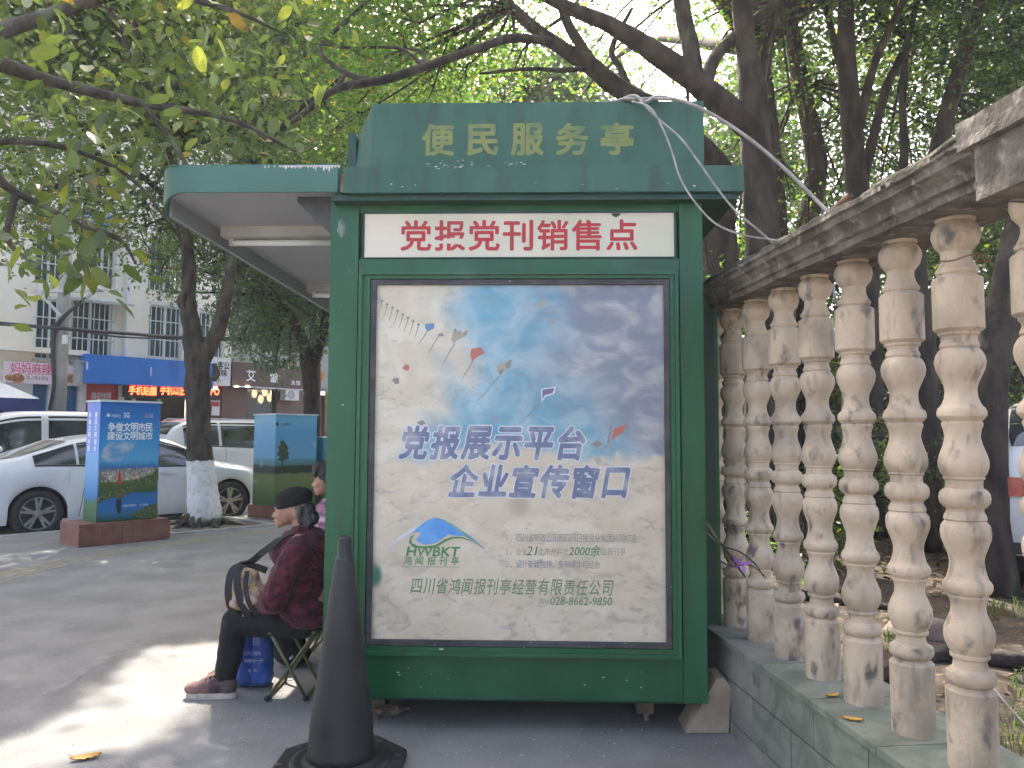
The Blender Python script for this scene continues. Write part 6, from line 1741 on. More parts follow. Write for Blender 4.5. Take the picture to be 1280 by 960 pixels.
# ---- canopy over the service side
an = 0.03
ca0 = kp(204.5, 230, an)[0] - .055; ca1 = kp(425, 225, an)[0]
az1 = kp(320, 206.5, an)[1]; az0 = kp(320, 240, an)[1]
def canopy_outline(ins=0.0, rc=0.15, nseg=12):
    """plan outline from the right front corner round the left to the back"""
    pts = []
    l, r_, f, b = ca0 + ins, ca1, an - ins, DEP + .15
    rc2 = rc - ins
    pts.append((r_, f - .02)); pts.append((r_ - .012, f)) 
    for k in range(nseg + 1):
        a = math.pi / 2 * k / nseg
        pts.append((l + rc2 - rc2 * math.sin(a), f - rc2 + rc2 * math.cos(a)))
    for k in range(nseg + 1):
        a = math.pi / 2 * k / nseg
        pts.append((l + rc2 - rc2 * math.cos(a), b + rc2 - rc2 * math.sin(a)))
    pts.append((r_, b))
    return pts
bm = bmesh.new()
oo, ii = canopy_outline(), canopy_outline(0.012)
drop = lambda k: 0.0
prev = None
for (uo, no), (ui, ni) in zip(oo, ii):
    low = az0 - 0.075 * max(0.0, min(1.0, 1 - (uo - ca0) / .15)) ** 2
    c = [bm.verts.new(K.p(uo, low, no)), bm.verts.new(K.p(uo, az1, no)), bm.verts.new(K.p(ui, az1, ni)), bm.verts.new(K.p(ui, low, ni))]
    if prev:
        for j in range(4): bm.faces.new((prev[j], prev[(j + 1) % 4], c[(j + 1) % 4], c[j]))
    prev = c
fin('canopy_fascia', bm, M['green_canopy'], ki, smooth=True).data.set_sharp_from_angle(angle=R(35))
bm = bmesh.new()
bot = [bm.verts.new(K.p(u, az0 + .012, n)) for u, n in ii]; top_ = [bm.verts.new(K.p(u, az1 - .03, n)) for u, n in ii]
bm.faces.new(bot); bm.faces.new(top_[::-1])
for k in range(len(bot)): bm.faces.new((bot[k], bot[(k + 1) % len(bot)], top_[(k + 1) % len(bot)], top_[k]))
fin('canopy_deck', bm, M['grey_soffit'], ki)
# inner lip along the left edge of the canopy
bm = bmesh.new(); fbox(bm, K, ca0 + .013, ca0 + .030, az0 - .074, az0 + .012, DEP + .3, an - .15)
fin('canopy_lip', bm, M['grey_soffit'], ki)
# peeled paint along the top edge of the fascia
bm = bmesh.new()
x = 330.0
topz = kp(320, 207.2, an)[1]
while x < 423:
    w_ = rs.uniform(2.0, 5.0); dpt_ = 1.4 * rs.uniform(1.0, 3.0) + (3.5 * rs.random() ** 2 if x > 345 else 0) + (7 * rs.random() ** 3 if x > 385 else 0)
    a = kp(x, 210, an)[0]; b = kp(x + w_, 210, an)[0]; dz = dpt_ * 3.58 / 962
    if rs.random() > (0.35 if x < 360 else 0.05):
        poly_prism(bm, [K.p(a, topz, an), K.p(b, topz, an), K.p(b - (b - a) * .15, topz - dz * .5, an), K.p((a + b) / 2, topz - dz, an), K.p(a + (b - a) * .1, topz - dz * .55, an)], K.N * 0.0012)
    x += w_
fin('peeled_paint', bm, M['chip'], ki)
kbx('fascia_edge', kp(212, 207, an)[0], ca1, az1 - .002, az1 + .003, an - .03, an + .001, M['green_canopy'])
for (nn, xw) in ((-.62, 0), (-2.25, 0)):
    u0, u1 = ca0 + .07, uL - .03
    f = kbx('light_fitting', u0, u1, az0 - .045, az0 + .011, nn - .16, nn + .02, M['fixture'], bevel=0.004)
    bm = bmesh.new(); tube(bm, [K.p(u0 + .05, az0 - .068, nn - .05), K.p(u1 - .05, az0 - .068, nn - .05)], .018, 10)
    fin('lamp_tube', bm, M['tube_glass'], f, smooth=True)
    for uu in (u0 + .03, u1 - .06): kbx('lamp_holder', uu, uu + .03, az0 - .085, az0 - .046, nn - .065, nn - .035, M['fixture'], f)
for nn in (-.08, -1.9, -3.6):
    bm = bmesh.new()
    pts = [K.p(uL - .004, az0 - .17, nn), K.p(uL - .004, az0 + .01, nn), K.p(uL - .19, az0 + .01, nn), K.p(uL - .19, az0 - .015, nn), K.p(uL - .03, az0 - .17, nn)]
    poly_prism(bm, pts, K.N * -0.03); fin('canopy_bracket', bm, M['frame_black'], ki)
kbx('rusty_hinge', kp(426, 225, .04)[0], kp(434, 225, .04)[0], kp(430, 240, .04)[1], kp(430, 218, .04)[1], -.06, .045, M['rust'], bevel=0.004)

# ------------------------------------------------------------------ balustrade
BA = math.atan2(-1, 0.1)
B = Frame((1.363, 0, 0), BA)
bs = math.sqrt(1.01)
M['baluster'] = mat('weathered_cast_stone', (0.52, 0.42, 0.305), (0.33, 0.265, 0.195), randloc=True, streak=((0.13, 0.11, 0.085), (26, 26, 6), .58, .78, .65), rough=0.72, scale=7, stretch=(1, 1, .6), lo=0.40, hi=0.70, detail=10, bump=0.35, bscale=45, c3=(0.12, 0.105, 0.09), s3=17, t3=0.55, w3=0.20)
M['rail'] = mat('mossy_concrete', (0.19, 0.165, 0.135), (0.075, 0.065, 0.052), rough=0.95, scale=9, bump=0.8, bscale=35, c3=(0.29, 0.27, 0.245), s3=26, t3=0.54, w3=0.2)
M['moss'] = mat('moss', (0.035, 0.038, 0.022), (0.075, 0.065, 0.045), rough=1.0, scale=18, bump=1.0, bscale=60)
M['tile_green'] = mat('green_marble_tile', (0.14, 0.16, 0.125), (0.225, 0.24, 0.19), rough=0.45, scale=4, dist=2.5, bump=0.12, bscale=40, c3=(0.28, 0.27, 0.24), s3=5, t3=0.62, w3=0.15)
M['tile_pale'] = mat('worn_tile', (0.25, 0.235, 0.20), (0.17, 0.17, 0.145), rough=0.7, scale=5, bump=0.3, bscale=40, c3=(0.13, 0.12, 0.10), s3=7, t3=0.6, w3=0.1)
M['mortar'] = mat('mortar', (0.15, 0.14, 0.12), (0.10, 0.095, 0.08), rough=0.95, scale=9, bump=0.5)
ba = thing('balustrade', 'weathered stone balustrade on a green tiled plinth running past the kiosk', 'balustrade', B.p(-3 * bs, 0, -.17))
Y0, Y1 = 1.15, 7.6
FB('plinth_core', B, -Y1 * bs, -Y0 * bs, 0.0, 0.385, -0.37, -0.013, M['mortar'], ba)
rows_ = ((0.062, 0.236, 0.10), (0.242, 0.392, 0.27))
for z0, z1, off in rows_:
    y = Y0 + off - .35
    while y < 5.4:
        a, b = max(y, Y0), y + .345
        if b > a + .03:
            m = M['tile_green'] if y < 3.05 or (z0 < .2 and y < 3.3) else M['tile_pale']
            k = 0.0022 * rs.random()
            bm = bmesh.new(); fbox(bm, B, -b * bs, -a * bs, z0, z1, -0.0125, 0.0 + k)
            fin('tile', bm, m, ba, bevel=0.002, seg=1)
        y += .35
y = Y0
while y < 5.4:
    FB('skirting_tile', B, -(y + .345) * bs, -y * bs, 0.0, 0.056, -.0125, 0.004, M['tile_pale'], ba)
    y += .35
y = Y0
while y < 6:
    FB('coping_tile', B, -(y + .415) * bs, -y * bs, 0.387, 0.410 + .001 * rs.random(), -.375, 0.012, M['tile_green'] if y < 3.0 else M['tile_pale'], ba, bevel=0.003)
    y += .42
# the turned shaft, metres from its foot
S_ = 1 / 388.0
def zy(y): return (915 - y) * S_
prof = []
for (y, hwid) in ((915, 27), (828, 27.5), (826, 26), (823.5, 24), (822, 23), (821, 24.5), (817, 27), (812, 27.5), (807, 26.5), (805, 23.5), (803, 21.5), (796, 20.5), (793, 21), (791, 23), (788, 23.2), (787, 22),
                  (783, 24), (776, 26.5), (769, 27.5), (760, 27), (750, 24), (742, 21.5), (735, 21), (730, 21.5), (726, 23), (724.5, 23.5), (722, 23), (720, 25), (716, 26.8), (711, 27), (707, 25.5), (705, 24),
                  (701, 23), (693, 21.5), (685, 21), (678, 22), (669, 24.5), (660, 27), (652, 27.5), (645, 26.5), (639.5, 23.5), (638, 24.5), (634, 24), (629, 22), (626, 22.3), (624, 24.5), (620, 27), (615, 27.8), (609, 27.2), (605, 25), (603, 22.5),
                  (599, 22), (594, 22.5), (592, 24), (590, 23.5), (586, 25.5), (580, 27.2), (573, 27.5), (565, 26), (554, 23), (545, 21.5), (536, 22.5), (532, 23.8), (529.5, 24), (527, 23), (525, 24.5), (521, 27), (516, 27.2), (512, 26), (509.5, 24), (506, 22.5),
                  (500, 20.8), (492, 20.2), (485, 21), (476, 24), (467, 27), (459, 28), (452, 27), (446, 24.5), (443.5, 22.5), (441, 23.5), (438, 23), (434, 21.5), (430, 22), (427.5, 24), (425, 24), (423, 26.5), (421, 28),
                  (364, 28), (361.5, 26.5), (360, 24.5), (358, 23), (356, 24.5), (352.5, 25), (350, 23.5), (345, 21.5), (338, 20), (331, 20.2), (328, 22), (322, 25.5), (313, 27.5), (305, 27), (299, 24.5), (295.5, 22), (293.5, 24), (291, 24)):
    prof.append(((27.5 - (27.5 - hwid) * 1.38) * S_ * 0.93, zy(y)))
bm = bmesh.new(); lathe(bm, prof, (0, 0, 0), 28)
bmesh.ops.recalc_face_normals(bm, faces=bm.faces)
bme = bpy.data.meshes.new('baluster'); bm.to_mesh(bme); bm.free(); bme.materials.append(M['baluster']); bme.shade_smooth(); bme.set_sharp_from_angle(angle=R(32))
ys = [1.94, 2.25, 2.52, 2.80, 3.08, 3.355, 3.64, 3.92, 4.2, 4.49, 4.78]
for i, y in enumerate(ys):
    o = bpy.data.objects.new('baluster', bme.copy() if False else bme); COL.objects.link(o); o.parent = ba
    p = Vector((1.562 - .11 * y, y, .408)) - BASE[ba]
    o.location = p; o.rotation_euler = (0, 0, i * 1.3); o.scale = (1, 1, (1.997 - .408) / zy(291))
# rail swept along the wall
def sweep(nm, pf_, y0, y1, m, step=0.12, jit=0.0, smooth=False, **k):
    bm = bmesh.new(); prev = None; n = int((y1 - y0) / step)
    for i in range(n + 1):
        y = y0 + (y1 - y0) * i / n
        row = []
        for (nn, z) in pf_:
            p = B.p(-y * bs, z, nn)
            if jit: 
                e = mn.noise_vector(p * 7) * jit + mn.noise_vector(p * 22) * jit * .5; p = p + e
            row.append(bm.verts.new(p))
        if prev:
            for j in range(len(row)): bm.faces.new((prev[j], prev[(j + 1) % len(row)], row[(j + 1) % len(row)], row[j]))
        else: bm.faces.new(row[::-1])
        prev = row
    bm.faces.new(prev)
    return fin(nm, bm, m, ba, smooth=smooth, **k)
sweep('rail', [(-.315, 1.995), (-.045, 1.995), (-.043, 2.018), (-.028, 2.024), (-.028, 2.043), (-.012, 2.062), (.004, 2.070), (.006, 2.092), (.018, 2.098), (.018, 2.112), (-.03, 2.125), (-.17, 2.135), (-.33, 2.125), (-.36, 2.10), (-.36, 2.07), (-.33, 2.05)], 1.86, Y1, M['rail'], .05, .004)
sweep('moss_bank', [(.016, 2.104), (.013, 2.122), (-.004, 2.138), (-.04, 2.152), (-.15, 2.17), (-.28, 2.15), (-.34, 2.12), (-.16, 2.118)], 1.9, 6.5, M['moss'], .025, .014, True)
# pier head at the near end
FB('pier_block', B, -1.865 * bs, -1.2 * bs, 1.93, 2.062, -.33, .035, M['rail'], ba, bevel=.006)
bm = bmesh.new(); fbox(bm, B, -1.90 * bs, -1.15 * bs, 2.064, 2.135, -.38, .055)
bmesh.ops.subdivide_edges(bm, edges=bm.edges[:], cuts=12, use_grid_fill=True)
for v in bm.verts: v.co += mn.noise_vector(v.co * 9) * .007 + mn.noise_vector(v.co * 33) * .0025
fin('pier_cap', bm, M['rail'], ba)
FB('pier_shaft', B, -1.62 * bs, -1.25 * bs, .41, 1.93, -.32, -.03, M['baluster'], ba, bevel=.008)
# ------------------------------------------------------------------ cables and poles on the kiosk roof and rail
M['cable_white'] = mat('dusty_white_cable', (0.36, 0.345, 0.315), (0.22, 0.205, 0.185), rough=0.6, scale=20)
M['conduit'] = mat('grey_conduit', (0.32, 0.295, 0.27), (0.20, 0.18, 0.16), rough=0.6, scale=12)
M['rusty_pipe'] = mat('rusty_pipe', (0.16, 0.085, 0.055), (0.24, 0.15, 0.10), rough=0.8, scale=20, bump=0.3)
M['cable_grey'] = mat('grey_cable', (0.16, 0.17, 0.16), rough=0.6)
def cable(label, pts, r, m, nm='cable', n=6, seg=8, ys=None, cat='cable'):
    cc, rr = spline([at(*p) for p in pts], [r] * len(pts), n)
    bm = bmesh.new(); tube(bm, cc, rr, seg)
    o = fin(nm, bm, m, base=cc[0], smooth=True); tag(o, label, cat); return o
cable('white cable looping lowest from the kiosk roof to the mossy rail', [(790, 127, 3.45), (812, 134, 3.40), (828, 160, 3.38), (840, 190, 3.38), (850, 222, 3.36), (868, 252, 3.34), (895, 280, 3.32), (930, 294, 3.32), (960, 299, 3.33), (988, 303, 3.33)], .0042, M['cable_white'])
cable('white cable running straighter from the kiosk roof above the lowest loop', [(800, 126, 3.45), (822, 148, 3.40), (850, 172, 3.38), (873, 202, 3.36), (896, 235, 3.34), (920, 264, 3.33), (948, 288, 3.33), (978, 314, 3.34)], .0048, M['cable_white'])
cable('thick grey plastic conduit arching from the kiosk roof down onto the rail', [(780, 124, 3.5), (840, 124, 3.46), (870, 133, 3.42), (905, 152, 3.38), (945, 180, 3.34), (985, 215, 3.28), (1015, 245, 3.2), (1048, 278, 3.1)], .0082, M['conduit'])
cable('knotted grey green cable tied on the kiosk roof edge', [(735, 130, 3.6), (770, 127, 3.55), (792, 120, 3.5), (806, 128, 3.45), (822, 121, 3.5), (850, 126, 3.52), (878, 134, 3.55)], .009, M['cable_grey'])
o = thing('rusty_tube', 'short rusty tube end resting across the mossy rail', 'pipe', at(975, 318, 3.3))
bm = bmesh.new(); a, b = at(975, 318, 3.32), at(1063, 243, 2.95); lathe_pts = [a, a * .5 + b * .5 + Vector((0, 0, -.01)), b]
tube(bm, lathe_pts, .012, 12, cap=False); fin('tube_wall', bm, M['rusty_pipe'], o, smooth=True)
bm = bmesh.new(); tube(bm, [a, b - (b - a).normalized() * .01], .0085, 10); fin('black_core', bm, M['black_print'], o)  # black core stands in for the shade inside the hollow tube
cable('bent grey conduit rising behind the middle balusters', [(1036, 575, 3.75), (1050, 568, 3.75), (1054, 548, 3.75), (1053, 460, 3.75), (1051, 400, 3.75), (1044, 372, 3.75), (1040, 350, 3.78)], .008, M['conduit'])
cable('thin white wire stretched behind the nearest baluster towards the rock', [(1232, 848, 2.6), (1262, 885, 2.45), (1300, 925, 2.3)], .004, M['cable_white'])
# rusty wire tied round the second nearest baluster
def bring(label, y, zc, rr, m, rad):
    c = Vector((1.562 - .11 * y, y, zc)); pts = [c + Vector((rr * math.cos(a), rr * math.sin(a), .006 * math.sin(3 * a))) for a in np.linspace(0, 6.4, 26)]
    pts += [pts[-1] + Vector((-.02, -.015, .02)), pts[-1] + Vector((-.035, -.02, -.005))]
    bm = bmesh.new(); tube(bm, pts, rad, 6); tag(fin('wire_tie', bm, m, base=c, smooth=True), label, 'wire')
bring('rusty wire twisted round the neck of the nearest full baluster', 2.217, 1.862, .064, M['rusty_pipe'], .0028)
# dry twigs with a purple ribbon at the kiosk corner
tw = thing('dry_twig', 'dry twig with a purple ribbon poking out beside the kiosk corner', 'twig', at(884, 655, 3.5))
for pts, r in (([(883, 653, 3.46), (900, 678, 3.44), (916, 700, 3.42), (932, 722, 3.4)], .006), ([(905, 684, 3.44), (925, 690, 3.42), (945, 706, 3.4), (956, 724, 3.4)], .004), ([(898, 700, 3.45), (915, 708, 3.43), (938, 706, 3.4), (958, 722, 3.38)], .0035), ([(900, 682, 3.44), (886, 668, 3.46), (880, 664, 3.47)], .003)):
    cc, rr_ = spline([at(*p) for p in pts], [r, r * .9, r * .8, r * .5][:len(pts)], 4)
    bm = bmesh.new(); tube(bm, cc, rr_, 6, jit=.3, freq=40); fin('stick', bm, M['bark'], tw, smooth=True)
M['purple'] = mat('purple_ribbon', (0.30, 0.08, 0.42), rough=0.4)
bm = bmesh.new()
c = at(926, 704, 3.4)
for k in range(5):
    a = k * 1.3; d = Vector((math.cos(a), -.3, math.sin(a))) * .028
    v = [bm.verts.new(c), bm.verts.new(c + d + Vector((0, 0, .012))), bm.verts.new(c + d * 1.4), bm.verts.new(c + d - Vector((.008, 0, .01)))]; bm.faces.new(v)
fin('ribbon', bm, M['purple'], tw)
# ------------------------------------------------------------------ traffic cone
M['rubber'] = mat('dusty_black_rubber', (0.010, 0.0102, 0.0102), (0.022, 0.0215, 0.020), rough=0.55, scale=5, stretch=(1, 1, .6), bump=0.15, bscale=30, c3=(0.05, 0.048, 0.043), s3=7, t3=0.60, w3=0.2)
cc = at(427, 900, 3.22); cc.z = 0
co = thing('traffic_cone', 'tall plain black rubber traffic cone in front of the kiosk corner', 'traffic cone', cc)
zt = at(430, 670, 3.22).z
pp = lambda w, y: (w / 2 / 962 * 3.22, at(430, y, 3.22).z)
bm = bmesh.new()
pr = [(.137, .040)] + [(.131, .075), pp(76, 905), pp(71, 880), pp(59, 840), pp(46, 785), pp(34, 737), pp(23.5, 700), pp(22.5, 697), pp(18.5, 695.5), pp(17.5, 676), pp(17.2, 672), (.023, zt), (.016, zt), (.015, zt - .05)]
lathe(bm, pr, cc, 40)
fin('cone', bm, M['rubber'], co, smooth=False)
co.children[0].data.shade_smooth()
bm = bmesh.new()
oct_ = [Vector((cc.x + .275 * math.cos(math.pi / 8 + k * math.pi / 4), cc.y + .275 * math.sin(math.pi / 8 + k * math.pi / 4), .002)) for k in range(8)]
poly_prism(bm, oct_, Vector((0, 0, .030)))
fin('base', bm, M['rubber'], co, bevel=.008)
bm = bmesh.new(); lathe(bm, [(.205, .031), (.200, .040), (.178, .042), (.165, .038), (.150, .040), (.140, .05), (.134, .05), (.134, .031)], cc, 40, closed=True)
fin('base_rib', bm, M['rubber'], co, smooth=True)
for k in range(8):
    a = k * math.pi / 4 + .2
    bm = bmesh.new(); c = cc + Vector((.235 * math.cos(a), .235 * math.sin(a), .033)); ellip(bm, c, (.02, .02, .006), seg=10, ring=6); fin('base_stud', bm, M['rubber'], co, smooth=True)
# ------------------------------------------------------------------ concrete wedge, rubble
M['wedge'] = mat('sandy_concrete', (0.37, 0.30, 0.215), (0.26, 0.205, 0.15), rough=0.9, scale=7, bump=0.3, bscale=60)
wp = gnd(890, 917)
q0 = lambda x, y, dy=0: at(x, y, wp.y + dy)
bm = bmesh.new()
pts = [q0(857, 911), q0(911, 918), q0(913, 858), q0(906, 848), q0(896, 848)]
for p in pts[:2]: p.z = 0.002
poly_prism(bm, pts, Vector((0.0, .17, 0)))
tag(fin('concrete_wedge', bm, M['wedge'], base=(wp.x, wp.y, 0), bevel=.006), 'sand coloured concrete wedge under the right corner of the kiosk', 'wedge')
for i, (x, y, s, lab, m) in enumerate(((486, 893, .05, 'flat brown brick bit lying under the left end of the kiosk', 'rust'), (500, 888, .035, 'small brown stone behind the cone under the kiosk', 'rock'), (884, 868, .045, 'dark lump of rubble wedged behind the concrete wedge', 'rock'))):
    p = gnd(x, y); bm = bmesh.new(); bmesh.ops.create_icosphere(bm, subdivisions=2, radius=1)
    for v in bm.verts:
        k = v.co * (1 + .3 * mn.noise(v.co * 2 + Vector((i, 0, 0)))); v.co = Vector((p.x + k.x * s * 1.5, p.y + k.y * s, k.z * s * .5 + s * .4))
    tag(fin('rubble', bm, M[m], base=p), lab, 'stone')
bm = bmesh.new(); a, b = gnd(470, 903), gnd(497, 893); tube(bm, [a + Vector((0, 0, .02)), b + Vector((0, 0, .03))], .012, 6); tag(fin('wood_offcut', bm, M['wood_block'], base=a), 'thin wooden offcut lying just behind the black cone', 'wood')
# small paper scraps and grit
bm = bmesh.new()
for k in range(40):
    x, y = rs.uniform(480, 930), rs.uniform(898, 955); p = gnd(x, y); s = rs.uniform(.002, .006)
    poly_prism(bm, [p + Vector((s * math.cos(a), s * math.sin(a), .003)) for a in (0, 1.5, 3, 4.4)], Vector((0, 0, .002)))
for k in range(70):
    x, y = rs.uniform(-20, 460), rs.uniform(700, 958); p = gnd(x, y); s = rs.uniform(.0015, .004)
    poly_prism(bm, [p + Vector((s * math.cos(a), s * math.sin(a), .001)) for a in (0, 1.5, 3, 4.4)], Vector((0, 0, .003)))
fin('grit', bm, M['kerb'], kind='stuff')
def sheetlet(nm, c, rx, ry, rot, m, lab, cat, curl=.02, lobes=0):
    bm = bmesh.new(); n = 9; rows = []
    for i in range(n + 1):
        t = i / n * 2 - 1; w = ry * math.sqrt(max(0, 1 - t * t)) * (1 + .12 * math.sin(i * 2.1)); row = []
        for j in range(5):
            s = j / 4 * 2 - 1
            x_, y_ = t * rx, s * w
            row.append(bm.verts.new(c + Vector((x_ * math.cos(rot) - y_ * math.sin(rot), x_ * math.sin(rot) + y_ * math.cos(rot), .004 + curl * (s * s * .6 + .5 * t * t) + .002 * math.sin(i * 3 + j)))))
        rows.append(row)
    for i in range(n):
        for j in range(4):
            try: bm.faces.new((rows[i][j], rows[i][j + 1], rows[i + 1][j + 1], rows[i + 1][j]))
            except ValueError: pass
    bmesh.ops.remove_doubles(bm, verts=bm.verts, dist=1e-5)
    o = fin(nm, bm, m, base=c, smooth=True); return tag(o, lab, cat)
M['yellow_leaf'] = mat('yellow_leaf', (0.62, 0.36, 0.06), (0.50, 0.24, 0.05), rough=0.6, scale=30, bump=0.3, bscale=60)
sheetlet('fallen_leaf', gnd(107, 949), .058, .026, .5, M['yellow_leaf'], 'yellow leaf lying in the sunlit patch of pavement', 'leaf', .014)
sheetlet('fallen_leaf', at(1065, 880, 2.62) * 1.0, .035, .014, -.5, M['yellow_leaf'], 'yellow leaf on the plinth below the third nearest baluster', 'leaf', .008)
sheetlet('fallen_leaf', at(1040, 849, 2.85), .030, .012, .3, M['yellow_leaf'], 'small brownish leaf at a baluster foot beside the yellow plinth leaf', 'leaf', .01)
for o in COL.objects:
    if o.name.startswith('fallen_leaf') and o.location.z > .2: o.location.z = .409
sheetlet('fallen_leaf', gnd(355, 830), .02, .012, .2, M['yellow_leaf'], 'tiny yellow leaf under the folding stool', 'leaf', .006)

# ------------------------------------------------------------------ people
M['skin'] = mat('skin', (0.40, 0.225, 0.15), (0.32, 0.17, 0.115), rough=0.55, scale=16, bump=0.25, bscale=70)
M['fleece'] = mat('burgundy_fleece', (0.040, 0.005, 0.010), (0.105, 0.016, 0.026), rough=0.95, scale=24, bump=0.7, bscale=60, sheen=0.12)
M['black_cloth'] = mat('black_cloth', (0.005, 0.005, 0.006), (0.010, 0.010, 0.011), rough=0.9, scale=9, bump=0.3, bscale=40)
M['knit'] = mat('black_knit', (0.008, 0.008, 0.009), (0.016, 0.016, 0.017), rough=1.0, scale=50, bump=0.8, bscale=120)
M['grey_hair'] = mat('grey_hair', (0.025, 0.022, 0.021), (0.12, 0.11, 0.105), rough=0.7, scale=30, stretch=(1, 1, .25), bump=0.8, bscale=60)
M['black_hair'] = mat('black_hair', (0.012, 0.011, 0.011), (0.03, 0.027, 0.025), rough=0.55, scale=30, stretch=(1, 1, .25), bump=0.8, bscale=60)
M['shoe'] = mat('dusky_pink_mesh', (0.24, 0.135, 0.115), (0.16, 0.085, 0.075), rough=0.85, scale=40, bump=0.4, bscale=150)
M['shoe_dark'] = mat('plum_suede', (0.055, 0.035, 0.037), (0.09, 0.06, 0.06), rough=0.85, scale=30)
M['sole'] = mat('shoe_sole', (0.50, 0.44, 0.36), (0.36, 0.31, 0.26), rough=0.8, scale=14)
M['eye'] = mat('eye', (0.02, 0.015, 0.012), rough=0.15)
M['cuff'] = mat('pale_cuff', (0.55, 0.45, 0.42), (0.30, 0.18, 0.16), rough=0.9, scale=40)
def plaid():
    m = mat('pink_plaid', (0.38, 0.17, 0.23), (0.33, 0.14, 0.20), rough=0.9, scale=9)
    nt = m.node_tree; N, L = nt.nodes, nt.links; b = N['Principled BSDF']; old = b.inputs['Base Color'].links[0].from_socket
    tc = N.new('ShaderNodeTexCoord')
    for ax, sc, cc_ in (('X', 34, (0.08, 0.06, 0.12)), ('Z', 34, (0.09, 0.06, 0.13)), ('Z', 17, (0.60, 0.50, 0.55))):
        w = N.new('ShaderNodeTexWave'); w.wave_type = 'BANDS'; w.bands_direction = ax; w.inputs['Scale'].default_value = sc / 6; L.new(tc.outputs['Object'], w.inputs['Vector'])
        r = N.new('ShaderNodeMapRange'); r.inputs['From Min'].default_value = .8; r.inputs['From Max'].default_value = .95; r.inputs['To Max'].default_value = .7; L.new(w.outputs['Fac'], r.inputs['Value'])
        x = N.new('ShaderNodeMix'); x.data_type = 'RGBA'; L.new(r.outputs[0], x.inputs[0]); L.new(old, x.inputs[6]); x.inputs[7].default_value = (*cc_, 1); old = x.outputs[2]
    L.new(old, b.inputs['Base Color']); return m
M['plaid'] = plaid()
LY = 4.15
def LP(x, y, dy=0.0):
    p = at(x - 4, y, LY - .09); return Vector((p.x, LY + dy, p.z))
